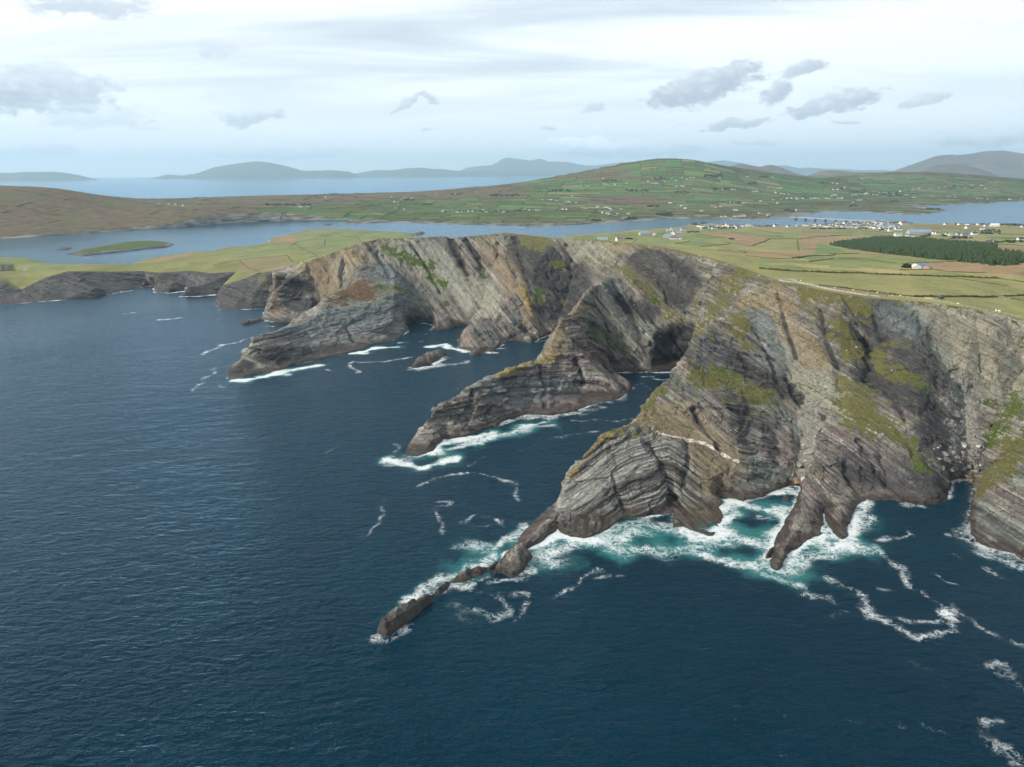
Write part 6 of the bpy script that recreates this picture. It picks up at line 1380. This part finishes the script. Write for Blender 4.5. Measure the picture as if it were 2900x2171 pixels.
# ---------------------------------------------------------------- scrub and trees
def leaf_material(name, c1, c2):
    s = Sh(name); pos = s.pos(); n = s.noise(pos, 0.35, 4, 0.6); n2 = s.noise(pos, 0.03, 3, 0.6)
    col = s.mix(s.rng(n, 0.3, 0.7), c1, c2); col = s.mix(s.rng(n2, 0.35, 0.65, 0, 0.5), col, s.mix(1.0, col, (0.75, 0.9, 0.9), 'MULTIPLY'))
    return s.bsdf(col, 0.9, None, 0.15)
CONIFER = leaf_material('conifer', (0.016, 0.030, 0.014), (0.048, 0.072, 0.031)); SCRUB = leaf_material('scrub', (0.014, 0.020, 0.010), (0.046, 0.056, 0.022))
def conifers(P, hmin, hmax, seed, sides=6, tiers=3):
    """pointed crowns of drooping tiers"""
    rr = np.random.default_rng(seed); n = len(P); Vs, Fs = [], []; base = 0
    H = rr.uniform(hmin, hmax, n); Rr = H * rr.uniform(0.28, 0.42, n); lean = rr.normal(0, 0.03, (n, 2)) * H[:, None]
    for t in range(tiers):
        z0, z1 = 0.08 + 0.26 * t, 0.50 + 0.25 * t; rad = Rr * (1.0 - 0.27 * t)
        a0 = rr.uniform(0, 6.28, n)
        tip = np.stack([P[:, 0] + lean[:, 0] * z1, P[:, 1] + lean[:, 1] * z1, P[:, 2] + H * min(z1, 1.0)], 1)
        ring = []
        for k in range(sides):
            a = a0 + 6.2832 * k / sides; r = rad * rr.uniform(0.6, 1.25, n)
            ring.append(np.stack([P[:, 0] + lean[:, 0] * z0 + r * np.cos(a), P[:, 1] + lean[:, 1] * z0 + r * np.sin(a), P[:, 2] + H * z0 + rr.normal(0, 0.05, n) * H], 1))
        Vs += [tip] + ring; i = np.arange(n)
        for k in range(sides): Fs.append(np.stack([base + i, base + (1 + k) * n + i, base + (1 + (k + 1) % sides) * n + i], 1))
        base += (sides + 1) * n
    return np.concatenate(Vs), np.concatenate(Fs)
fp = [ground(11, x, y) for x, y in [(0, 535), (250, 500), (480, 465), (620, 458), (900, 468), (1130, 480), (1400, 510), (1700, 532), (1850, 537), (1910, 578), (1850, 602), (1960, 628), (2130, 648), (2260, 655), (2260, 735), (2100, 765), (1880, 780), (1650, 745), (1300, 712), (1000, 680), (600, 635), (300, 590), (120, 560)]]
fp = [p for p in fp if p is not None]
FP = np.array(fp); lo, hi = FP.min(0), FP.max(0)
gx, gy = np.meshgrid(np.arange(lo[0], hi[0], 4.6), np.arange(lo[1], hi[1], 5.4)); gx = gx.ravel() + RNG.normal(0, .9, gx.size); gy = gy.ravel() + RNG.normal(0, .9, gy.size)
ok = in_poly(gx, gy, FP) & (RNG.random(len(gx)) > 0.10 + 0.25 * (fbm(np.stack([gx / 22, gy / 22, gx * 0], 1), 2, 55) > 0.25)); gx, gy = gx[ok], gy[ok]
tz = np.maximum(LANDH(gx, gy), 2.0) - 0.3
V, Fc = conifers(np.stack([gx, gy, tz], 1), 4.6, 9.4, 5)
link('conifer_wood', mesh_from('conifer_wood', V, Fc, CONIFER, smooth_shade=False), 'dark green block of planted conifers in the pasture', None, None, 'stuff')
print('trees', len(gx), time.time() - T0)
def bushes(P, rmin, rmax, seed, leaves=34):
    """rounded bushes as loose clumps of small faces"""
    rr = np.random.default_rng(seed); n = len(P); m = n * leaves
    R_ = np.repeat(rr.uniform(rmin, rmax, n), leaves); C = np.repeat(P, leaves, 0)
    d = rr.normal(size=(m, 3)); d /= np.linalg.norm(d, axis=1, keepdims=True); d[:, 2] = np.abs(d[:, 2]) * 0.85
    q = C + d * (R_ * rr.uniform(0.55, 1.05, m))[:, None]
    t1 = rr.normal(size=(m, 3)); t1 /= np.linalg.norm(t1, axis=1, keepdims=True); t2 = np.cross(t1, d + 0.4 * rr.normal(size=(m, 3))); t2 /= np.linalg.norm(t2, axis=1, keepdims=True) + 1e-9
    s_ = (R_ * rr.uniform(0.30, 0.55, m))[:, None]
    V = np.concatenate([q + t1 * s_, q - 0.5 * t1 * s_ + 0.85 * t2 * s_, q - 0.5 * t1 * s_ - 0.85 * t2 * s_]); i = np.arange(m)
    return V, np.stack([i, i + m, i + 2 * m], 1)
def scrub(label, spots, on, seed, rmin, rmax):
    rr = np.random.default_rng(seed); P = []
    for r, x, y, wx, wy, n in spots:
        for _ in range(n):
            p = on(r, x + rr.uniform(-1, 1) * wx, y + rr.uniform(-1, 1) * wy)
            if p is not None: P.append(p)
    V, Fc = bushes(np.array(P), rmin, rmax, seed)
    link('scrub', mesh_from('scrub', V, Fc, SCRUB, smooth_shade=False), label, None, None, 'stuff')
scrub('dark scrub and trees round the farms and village on the near side', [(11, 1830, 390, 110, 25, 60), (11, 1500, 455, 120, 12, 40), (11, 1120, 412, 50, 10, 14), (11, 1310, 432, 30, 8, 10), (11, 1950, 300, 140, 12, 55), (11, 2120, 310, 90, 14, 40), (11, 2000, 500, 210, 12, 40), (11, 690, 285, 90, 8, 34), (11, 380, 350, 60, 6, 14), (11, 640, 360, 80, 10, 18), (11, 300, 310, 300, 22, 60), (10, 1250, 322, 120, 5, 26), (10, 2000, 352, 200, 6, 26), (10, 450, 390, 60, 5, 12), (11, 1380, 288, 15, 8, 5), (11, 1640, 300, 220, 8, 36), (10, 900, 470, 30, 4, 5), (11, 1080, 440, 60, 6, 12), (10, 780, 345, 220, 8, 24), (5, 1330, 42, 20, 6, 5), (5, 1060, 72, 30, 4, 8), (11, 880, 790, 40, 6, 8)], ground, 71, 2.2, 4.2)
scrub('dark scrub and tree clumps dotted over the island slopes', [(14, 1430, 200, 90, 14, 60), (14, 1810, 272, 45, 9, 26), (14, 1540, 322, 120, 8, 36), (14, 1900, 208, 40, 8, 20), (14, 920, 220, 60, 14, 22), (14, 850, 490, 60, 8, 24), (14, 960, 570, 90, 14, 44), (14, 1120, 355, 90, 6, 22), (14, 700, 340, 110, 10, 26), (14, 640, 610, 60, 10, 22), (14, 300, 628, 40, 6, 10), (14, 430, 245, 70, 8, 20), (15, 870, 365, 150, 16, 60), (15, 1650, 305, 160, 18, 60), (15, 930, 272, 60, 5, 22), (15, 450, 235, 60, 10, 18), (15, 1030, 385, 200, 14, 46), (15, 570, 485, 30, 8, 14), (15, 970, 447, 50, 6, 14), (15, 280, 262, 60, 12, 16), (15, 100, 405, 60, 5, 14), (15, 600, 350, 90, 12, 26), (15, 470, 320, 60, 10, 14), (15, 2000, 410, 180, 10, 30), (15, 1340, 520, 60, 6, 14), (14, 2160, 532, 60, 8, 16), (14, 1600, 455, 90, 10, 30), (13, 760, 280, 60, 7, 14), (13, 230, 345, 70, 8, 16), (13, 450, 400, 60, 7, 10), (13, 1320, 295, 160, 12, 44), (13, 1950, 240, 140, 14, 44), (13, 940, 475, 140, 6, 20), (13, 1300, 478, 80, 6, 12), (13, 690, 482, 60, 5, 8), (1, 1800, 398, 150, 4, 40), (1, 2090, 332, 30, 3, 8), (2, 125, 331, 35, 3, 8), (13, 1500, 470, 60, 5, 8)], island_at, 72, 4.0, 8.0)
print('scrub', time.time() - T0)

# ---------------------------------------------------------------- gravel path, railings, visitors
GRAVEL = plain('gravel', (0.26, 0.26, 0.29)); TIMBER = plain('weathered_timber', (0.52, 0.51, 0.49)); DARKM = plain('dark_metal', (0.05, 0.05, 0.055), 0.5)
PATH = [ground(12, x, y) for x, y in [(185, 168), (300, 172), (380, 188), (470, 208), (600, 236), (740, 258), (880, 282), (1000, 294)]]
PATH = np.array([p for p in PATH if p is not None])
def along(P, step):
    out = []
    for i in range(len(P) - 1):
        L = np.linalg.norm(P[i + 1] - P[i]); k = max(1, int(L / step))
        out += [P[i] + (P[i + 1] - P[i]) * t / k for t in range(k)]
    return np.array(out + [P[-1]])
def on_ground(P, up=0.0):
    q = []
    for p in P:
        g = drop(p[0], p[1]); q.append((p[0], p[1], (g[2] if g is not None else p[2]) + up))
    return np.array(q)
A = on_ground(along(PATH, 3.0), 0.12)
d = np.gradient(A, axis=0)[:, :2]; nn = np.stack([-d[:, 1], d[:, 0]], 1); nn /= np.linalg.norm(nn, axis=1, keepdims=True)
def offset(P, o, up=0.0):
    Q = P.copy(); Q[:, :2] += nn[:len(P)] * o; return on_ground(Q, up)
L_, R_ = offset(A, 2.0, 0.25), offset(A, -1.6, 0.25)
mb = MB()
for i in range(len(A) - 1): mb.face([L_[i], R_[i], R_[i + 1], L_[i + 1]])
for side in (L_, R_):
    for i in range(len(A) - 1):
        a, b = side[i], side[i + 1]; mb.face([a, b, b - (0, 0, .6), a - (0, 0, .6)])
link('path', mb.mesh('path', GRAVEL), 'grey gravel viewing path along the cliff edge', None, None, 'structure')
def fence(name, P, label, h, post_w, rails, group=None, cat='fence', mat=TIMBER, rail_w=0.09):
    o = empty(name, tuple(P[0]), 0, label, cat, group)
    pm = MB().quad_box(-post_w / 2, post_w / 2, -post_w / 2, post_w / 2, -0.4, h).mesh('post', mat)
    for p in P: link('post', pm, parent=o, loc=tuple(p - P[0]))
    for z in rails:
        b = MB()
        for i in range(len(P) - 1): b.bar(P[i] - P[0] + (0, 0, z), P[i + 1] - P[0] + (0, 0, z), rail_w * 0.7, rail_w)
        link('rail', b.mesh('rail', mat), parent=o)
    return o
fence('railing', offset(A, -1.9), 'pale timber railing on the cliff side of the gravel path', 1.25, 0.20, (0.45, 0.8, 1.12))
B_ = on_ground(along(np.array([p for p in (ground(12, x, y) for x, y in [(165, 162), (205, 172), (250, 178), (305, 180), (310, 168), (262, 158), (225, 156), (170, 158)]) if p is not None]), 1.6))
fence('railing', B_, 'pale timber railing round the viewing platform at the path end', 1.35, 0.20, (0.5, 0.9, 1.2))
C_ = on_ground(along(np.array([p for p in (ground(12, x, y) for x, y in [(1080, 292), (1240, 302), (1390, 322), (1560, 344), (1740, 382), (1900, 412), (2060, 442), (2212, 474)]) if p is not None]), 3.6))
fence('fence', C_, 'pale post and wire fence along the cliff top at the right', 1.15, 0.16, (0.55, 0.95), rail_w=0.04)
G_ = on_ground(along(np.array([p for p in (ground(12, x, y) for x, y in [(1385, 310), (1430, 316)]) if p is not None]), 1.5)); fence('gate', G_, 'pale field gate left of the parked dark van', 1.3, 0.16, (0.3, 0.6, 0.9, 1.2), cat='gate')
G2 = on_ground(along(np.array([p for p in (ground(12, x, y) for x, y in [(2000, 302), (2046, 302)]) if p is not None]), 1.6)); fence('gate', G2, 'pale field gate set in the hedge near the right edge', 1.3, 0.16, (0.3, 0.6, 0.9, 1.2), cat='gate')
# boxy dark van parked by the hedge
def van():
    p = ground(12, 1520, 316)
    if p is None: return
    paint = plain('van_paint', (0.035, 0.065, 0.085), 0.4, 0.5); tyre = plain('tyre', (0.02, 0.02, 0.02)); cap = plain('wheel_cap', (0.62, 0.62, 0.58))
    o = empty('van', tuple(p), 0.18, 'small boxy dark blue van parked in front of the hedge', 'van')
    b = MB(); pr = [(-2.1, 0.45), (2.1, 0.45), (2.1, 1.25), (1.55, 1.45), (1.2, 2.2), (-2.05, 2.25), (-2.1, 2.1)]
    for s_ in (-1, 1): b.face([(x, s_ * 0.92, z) for x, z in (pr if s_ < 0 else pr[::-1])])
    for i in range(len(pr)):
        (x0, z0), (x1, z1) = pr[i], pr[(i + 1) % len(pr)]; b.face([(x0, -0.92, z0), (x0, 0.92, z0), (x1, 0.92, z1), (x1, -0.92, z1)])
    link('body', b.mesh('body', paint), parent=o)
    link('windscreen', MB().face([(1.54, -0.8, 1.50), (1.54, 0.8, 1.50), (1.24, 0.8, 2.14), (1.24, -0.8, 2.14)]).mesh('windscreen', PANE), parent=o, loc=(0.03, 0, 0.02))
    for s_ in (-1, 1): link('window', MB().quad_box(-1.8, 1.0, -0.02, 0.02, 1.4, 2.0).mesh('window', PANE), parent=o, loc=(0, s_ * 0.93, 0))
    w = MB(); c = MB()
    for mbb, rad, hw in ((w, 0.36, 0.12), (c, 0.24, 0.14)):
        ring = [(rad * math.cos(a * math.pi / 8), rad * math.sin(a * math.pi / 8)) for a in range(16)]
        mbb.face([(x, -hw, z) for x, z in ring]); mbb.face([(x, hw, z) for x, z in ring[::-1]])
        for i in range(16): (x0, z0), (x1, z1) = ring[i], ring[(i + 1) % 16]; mbb.face([(x0, -hw, z0), (x0, hw, z0), (x1, hw, z1), (x1, -hw, z1)])
    wm, cm = w.mesh('wheel', tyre), c.mesh('hubcap', cap)
    for x in (-1.35, 1.35):
        for y in (-0.86, 0.86):
            q = link('wheel', wm, parent=o, loc=(x, y, 0.36)); link('hubcap', cm, parent=q)
    lm = MB().quad_box(-0.03, 0.03, -0.14, 0.14, -0.1, 0.1).mesh('headlight', cap)
    for y in (-0.65, 0.65): link('headlight', lm, parent=o, loc=(2.12, y, 0.85))
van()
# people and sheep: one continuous skinned figure each
def skinned(name, joints, bones, radii, mats, split=None):
    me = bpy.data.meshes.new(name); me.from_pydata(joints, bones, [])
    o = bpy.data.objects.new(name, me); COL.objects.link(o)
    sk = o.modifiers.new('skin', 'SKIN'); sk.use_smooth_shade = True; o.modifiers.new('sub', 'SUBSURF').levels = 1
    for v, r in zip(me.skin_vertices[0].data, radii): v.radius = r if isinstance(r, tuple) else (r, r)
    me.skin_vertices[0].data[0].use_root = True
    dg = bpy.context.evaluated_depsgraph_get(); ev = o.evaluated_get(dg)
    out = bpy.data.meshes.new_from_object(ev); bpy.data.objects.remove(o); out.name = name
    out.materials.clear()
    for m in mats: out.materials.append(m)
    if split:
        for p in out.polygons: p.material_index = split(p.center)
    return out
PJ = [(0, 0, 0.95), (0, 0, 1.15), (0, 0, 1.40), (0, 0, 1.50), (0, -0.01, 1.62), (0, -0.01, 1.73), (0.20, 0, 1.40), (0.26, 0.02, 1.14), (0.25, -0.10, 0.92), (-0.20, 0, 1.40), (-0.26, 0.02, 1.14), (-0.25, -0.10, 0.92), (0.10, 0, 0.86), (0.11, -0.03, 0.48), (0.11, 0.02, 0.07), (0.12, -0.13, 0.04), (-0.10, 0, 0.86), (-0.11, 0.03, 0.48), (-0.11, 0.06, 0.07), (-0.12, -0.09, 0.04)]
PB = [(0, 1), (1, 2), (2, 3), (3, 4), (4, 5), (2, 6), (6, 7), (7, 8), (2, 9), (9, 10), (10, 11), (0, 12), (12, 13), (13, 14), (14, 15), (0, 16), (16, 17), (17, 18), (18, 19)]
PR = [(0.17, 0.12), (0.15, 0.11), (0.18, 0.12), 0.06, (0.095, 0.11), 0.06, 0.075, 0.06, 0.045, 0.075, 0.06, 0.045, 0.10, 0.075, 0.05, 0.045, 0.10, 0.075, 0.05, 0.045]
SKIN = plain('skin', (0.55, 0.36, 0.27)); HAIR = plain('hair', (0.06, 0.04, 0.03)); TROUSER = plain('trousers', (0.03, 0.032, 0.045))
def person(r, x, y, label, coat, yaw):
    p = ground(r, x, y)
    if p is None: return
    cm = plain('coat', coat)
    def sp(c): return 0 if c.z > 1.48 else (1 if c.z > 0.90 else 2)
    me = skinned('person', PJ, PB, PR, [SKIN, cm, TROUSER], sp)
    hm = MB(); 
    for i in range(8):
        for j in range(3):
            def q(a, b): return (0.105 * math.cos(a * .7854) * math.cos(b * .5236), 0.02 + 0.115 * math.sin(a * .7854) * math.cos(b * .5236), 1.66 + 0.13 * math.sin(b * .5236))
            hm.face([q(i, j), q(i + 1, j), q(i + 1, j + 1), q(i, j + 1)])
    g = drop(p[0], p[1]); p = g if g is not None else p
    o = link('person', me, label, 'person', 'visitors on the cliff path', None, None, tuple(p + np.array([0, 0, 0.27]))); o.rotation_euler = (0, 0, yaw)
    link('hair', hm.mesh('hair', HAIR), parent=o)
person(12, 203, 168, 'person in black at the railing of the viewing platform', (0.02, 0.02, 0.025), 0.4)
person(12, 222, 172, 'person in dark brown beside the one in black on the platform', (0.06, 0.045, 0.035), 2.4)
person(12, 328, 172, 'person in dark clothes standing where the path leaves the platform', (0.045, 0.025, 0.02), 1.5)
person(12, 463, 214, 'person in dark blue walking alone midway along the gravel path', (0.03, 0.035, 0.05), 1.2)
person(12, 912, 292, 'person in dark coat, left of the pair at the right path end', (0.04, 0.025, 0.03), 0.2)
person(12, 926, 294, 'person in purple-grey, right of the pair at the path end', (0.09, 0.05, 0.06), 3.0)
person(12, 1000, 296, 'person in dark red coat at the right end of the railing', (0.10, 0.02, 0.025), 0.8)
person(12, 1068, 298, 'person in black alone beyond the right end of the railing', (0.025, 0.025, 0.03), 0.1)
SJ = [(0, 0.30, 0.66), (0, 0, 0.68), (0, -0.32, 0.68), (0, -0.50, 0.82), (0, -0.66, 0.80), (0.13, 0.32, 0.36), (0.13, 0.30, 0.04), (-0.13, 0.32, 0.36), (-0.13, 0.30, 0.04), (0.13, -0.32, 0.36), (0.13, -0.32, 0.04), (-0.13, -0.32, 0.36), (-0.13, -0.32, 0.04), (0, 0.48, 0.60)]
SB = [(0, 1), (1, 2), (2, 3), (3, 4), (0, 5), (5, 6), (0, 7), (7, 8), (2, 9), (9, 10), (2, 11), (11, 12), (0, 13)]
SR = [0.25, 0.29, 0.24, 0.12, 0.07, 0.07, 0.04, 0.07, 0.04, 0.07, 0.04, 0.07, 0.04, 0.04]
WOOL = plain('wool', (0.70, 0.66, 0.58)); SHEEP = skinned('sheep', SJ, SB, SR, [WOOL])
SPOTS = [(345, 165, 'white sheep right beside the dark figure by the platform'), (628, 226, 'white sheep above the middle of the gravel path'), (785, 246, 'white sheep on the brown verge above the gravel path'), (905, 272, 'white sheep above the pair of visitors at the path end'), (985, 266, 'white sheep above the visitor in the dark red coat'), (1108, 290, 'white sheep just right of the lone visitor beyond the railing'), (1180, 292, 'white sheep below the bank between path end and gate'), (1442, 318, 'white sheep between the field gate and the dark van'), (1660, 358, 'white sheep by the wire fence right of the van'), (1976, 420, 'white sheep, left of the pair near the right edge'), (2004, 424, 'white sheep, right of the pair near the right edge')]
for k, (x, y, lab) in enumerate(SPOTS):
    p = ground(12, x, y)
    if p is None: continue
    o = link('sheep', SHEEP, lab, 'sheep', 'sheep on the cliff-top pasture', None, None, tuple(p)); o.rotation_euler = (0, 0, k * 1.7); o.scale = (1.25,) * 3 if k < 9 else (1.9,) * 3

# ---------------------------------------------------------------- boulders at the foot of the gullies
_rb = BVHTree.FromPolygons([Vector(v) for v in NV.tolist()], NT[(NT[:, 3] <= 0)][:, :3].tolist())
def rock_at(r, x, y):
    loc = _rb.ray_cast(Vector(EYE), Vector(ray(r, x, y)).normalized())[0]
    return None if loc is None else np.array(loc)
def boulder_material(name, c1, c2):
    s = Sh(name); p = s.n('TexCoord').outputs['Object']; n = s.noise(p, 1.6, 6, 0.65); b = s.noise(s.scale(p, (0.4, 0.4, 3.0)), 1.2, 4, 0.6)
    col = s.mix(s.rng(s.math('ADD', s.math('MULTIPLY', n, 0.5), s.math('MULTIPLY', b, 0.5)), 0.35, 0.65), c1, c2)
    return s.bsdf(col, 0.9, s.bump(s.math('ADD', n, b), 0.7, 0.25), 0.2)
BM = {'grey': boulder_material('grey_boulder', (0.11, 0.105, 0.10), (0.25, 0.24, 0.22)), 'pale': boulder_material('pale_boulder', (0.22, 0.21, 0.19), (0.42, 0.40, 0.36)), 'brown': boulder_material('brown_boulder', (0.085, 0.060, 0.040), (0.22, 0.155, 0.095)), 'dark': boulder_material('dark_boulder', (0.055, 0.052, 0.050), (0.14, 0.13, 0.12))}
def boulder_mesh(seed, mat):
    """an angular block: a sphere cut back by random planes"""
    rr = np.random.default_rng(seed); t = (1 + 5 ** .5) / 2
    V = [(-1, t, 0), (1, t, 0), (-1, -t, 0), (1, -t, 0), (0, -1, t), (0, 1, t), (0, -1, -t), (0, 1, -t), (t, 0, -1), (t, 0, 1), (-t, 0, -1), (-t, 0, 1)]
    Fc = [(0, 11, 5), (0, 5, 1), (0, 1, 7), (0, 7, 10), (0, 10, 11), (1, 5, 9), (5, 11, 4), (11, 10, 2), (10, 7, 6), (7, 1, 8), (3, 9, 4), (3, 4, 2), (3, 2, 6), (3, 6, 8), (3, 8, 9), (4, 9, 5), (2, 4, 11), (6, 2, 10), (8, 6, 7), (9, 8, 1)]
    V = np.array(V, float); V /= np.linalg.norm(V[0]); T = np.concatenate([np.array(Fc), np.zeros((20, 1), int)], 1)
    for L in (0.7, 0.35):
        V, T = refine(V, T, lambda m, rk: np.full(len(m), L), 1); V /= np.linalg.norm(V, axis=1, keepdims=True)
    V *= 1.35
    ax = np.linalg.qr(rr.normal(size=(3, 3)))[0]
    for n in np.concatenate([ax, -ax, rr.normal(size=(3, 3))]):
        n = n / np.linalg.norm(n); o = rr.uniform(0.62, 0.9); d = V @ n - o
        V[d > 0] -= np.outer(d[d > 0], n)
    return mesh_from('boulder', V * (1, 0.8, 0.62), T[:, :3], BM[mat], smooth_shade=False)
BMESH = {m: [boulder_mesh(100 + 7 * i + k, m) for i in range(3)] for k, m in enumerate(BM)}
REG[16] = (2600, 1180, 7.529); REG[17] = (2220, 1140, 6.625)
BOULD = [('in the right-hand boulder cove', 16, [(925, 430, 95, 'grey'), (950, 590, 105, 'pale'), (1285, 625, 70, 'pale'), (540, 785, 95, 'grey'), (745, 760, 75, 'grey'), (600, 905, 100, 'dark'), (455, 900, 60, 'grey'), (830, 850, 75, 'grey'), (960, 775, 62, 'grey'), (1125, 800, 90, 'grey'), (1200, 910, 85, 'dark'), (660, 985, 50, 'grey'), (760, 1000, 62, 'grey'), (800, 945, 62, 'dark'), (535, 1070, 85, 'grey'), (690, 1110, 105, 'dark'), (860, 1180, 78, 'brown'), (960, 1100, 80, 'grey'), (1075, 1030, 120, 'dark'), (1230, 1150, 78, 'grey'), (1330, 1090, 70, 'dark'), (1250, 1065, 52, 'grey'), (1080, 1190, 70, 'brown'), (970, 1215, 55, 'brown'), (1130, 1265, 52, 'brown'), (1125, 1360, 95, 'brown'), (1260, 1270, 62, 'brown'), (940, 910, 75, 'dark'), (345, 690, 32, 'pale'), (425, 650, 32, 'pale'), (470, 615, 26, 'pale'), (690, 645, 34, 'grey'), (1060, 590, 32, 'pale'), (800, 325, 24, 'pale'), (915, 105, 24, 'pale'), (1180, 470, 22, 'pale'), (1330, 1030, 40, 'pale')]),
         ('in the boulder gully beside the folded headland', 17, [(495, 920, 130, 'grey'), (365, 790, 48, 'pale'), (665, 475, 78, 'grey'), (735, 690, 85, 'dark'), (590, 640, 40, 'pale'), (310, 1170, 85, 'grey'), (410, 1090, 62, 'pale'), (355, 1260, 82, 'grey'), (430, 1330, 80, 'brown'), (395, 1420, 92, 'pale'), (250, 1480, 130, 'brown'), (80, 1380, 62, 'dark'), (160, 1360, 50, 'grey'), (560, 1070, 45, 'grey'), (520, 1165, 34, 'pale'), (480, 1205, 34, 'pale'), (320, 920, 48, 'grey'), (720, 530, 34, 'pale'), (375, 430, 30, 'grey'), (1095, 710, 30, 'pale'), (710, 870, 44, 'dark'), (870, 630, 32, 'grey'), (650, 1400, 85, 'brown'), (530, 950, 70, 'dark')]),
         ('on the green spur above the sea', 6, [(1005, 668, 11, 'pale'), (1135, 1240, 14, 'pale'), (1070, 1240, 15, 'grey'), (1180, 1252, 24, 'grey'), (1243, 822, 10, 'pale'), (1090, 1190, 14, 'grey'), (905, 1298, 12, 'pale'), (940, 690, 8, 'pale'), (840, 530, 22, 'grey')]),
         ('on the wave-cut shelf in the second bay', 5, [(320, 805, 22, 'pale'), (370, 820, 16, 'dark')])]
rr = random.Random(13)
for where, r, lst in BOULD:
    lst = sorted(lst, key=lambda q: q[0])
    for i, (x, y, sz, m) in enumerate(lst):
        p = rock_at(r, x, y)
        if p is None: continue
        s_ = sz / REG[r][2] * np.linalg.norm(p - EYE) / F_PX * 0.75
        look = 'large' if s_ > 2.4 else ('small' if s_ < 1.1 else 'middling')
        o = link('boulder', BMESH[m][rr.randrange(3)], f"{look} {m} boulder, {ordinal(i)} from the left {where}", 'boulder', 'boulders at the foot of the gullies', None, None, tuple(p + np.array([0, 0, -0.1 * s_])))
        o.rotation_euler = (rr.uniform(-.4, .4), rr.uniform(-.4, .4), rr.uniform(0, 6.28)); o.scale = (s_, s_, s_)
# wooden line poles crossing the pasture
PM = plain('pole_timber', (0.22, 0.18, 0.14))
pole = MB().quad_box(-0.14, 0.14, -0.14, 0.14, -0.5, 8.5).mesh('shaft', PM); arm = MB().quad_box(-0.9, 0.9, -0.08, 0.08, 7.6, 7.8).mesh('crossarm', PM)
PL = [(10, 1280, 562), (10, 530, 480), (10, 370, 430), (10, 1380, 440), (11, 1115, 470), (11, 1720, 490), (11, 1605, 495), (11, 2115, 525), (11, 1760, 470), (12, 1818, 92), (12, 1868, 86), (11, 1070, 390), (10, 1490, 600), (11, 840, 365)]
PL = sorted([(src(r, x, y)[0], r, x, y) for r, x, y in PL])
k = 0
for _, r, x, y in PL:
    p = ground(r, x, y)
    if p is None: continue
    o = empty('utility_pole', tuple(p), 0.3, f"thin wooden utility pole, {ordinal(k)} from the left across the fields", 'utility pole', 'utility poles'); k += 1
    link('shaft', pole, parent=o); link('crossarm', arm, parent=o)
print('small things', time.time() - T0)

# ================================================================ the air: thin sea haze, denser with distance only because there is more of it
def build_haze():
    s = Sh('haze_air')
    v = s.n('VolumePrincipled')
    v.inputs['Color'].default_value = (0.54, 0.80, 1.0, 1); v.inputs['Density'].default_value = HAZE_D; v.inputs['Anisotropy'].default_value = 0.2
    o = s.n('OutputMaterial'); s.t.links.new(v.outputs[0], o.inputs['Volume'])
    x, y0, y1, z0, z1 = 47000.0, -47000.0, 47000.0, -16.0, 1150.0
    V = np.array([(a, b, c) for a in (-x, x) for b in (y0, y1) for c in (z0, z1)], float)
    Fc = np.array([(0, 1, 3, 2), (4, 6, 7, 5), (0, 4, 5, 1), (2, 3, 7, 6), (0, 2, 6, 4), (1, 5, 7, 3)])
    QUADS[0] = True
    me = mesh_from('haze', V, Fc, s.m, smooth_shade=False)
    QUADS[0] = False
    link('haze', me, 'thin blue sea haze in the distance', None, None, 'stuff')
HAZE_D = 3.8e-5
build_haze()
scene.cycles.max_bounces = 4; scene.cycles.diffuse_bounces = 2; scene.cycles.glossy_bounces = 2; scene.cycles.volume_bounces = 0; scene.cycles.transmission_bounces = 0
scene.cycles.use_adaptive_sampling = True; scene.cycles.adaptive_threshold = 0.025; scene.cycles.adaptive_min_samples = 12
scene.cycles.use_denoising = True
scene.cycles.sample_clamp_indirect = 4.0
print('done', time.time() - T0)
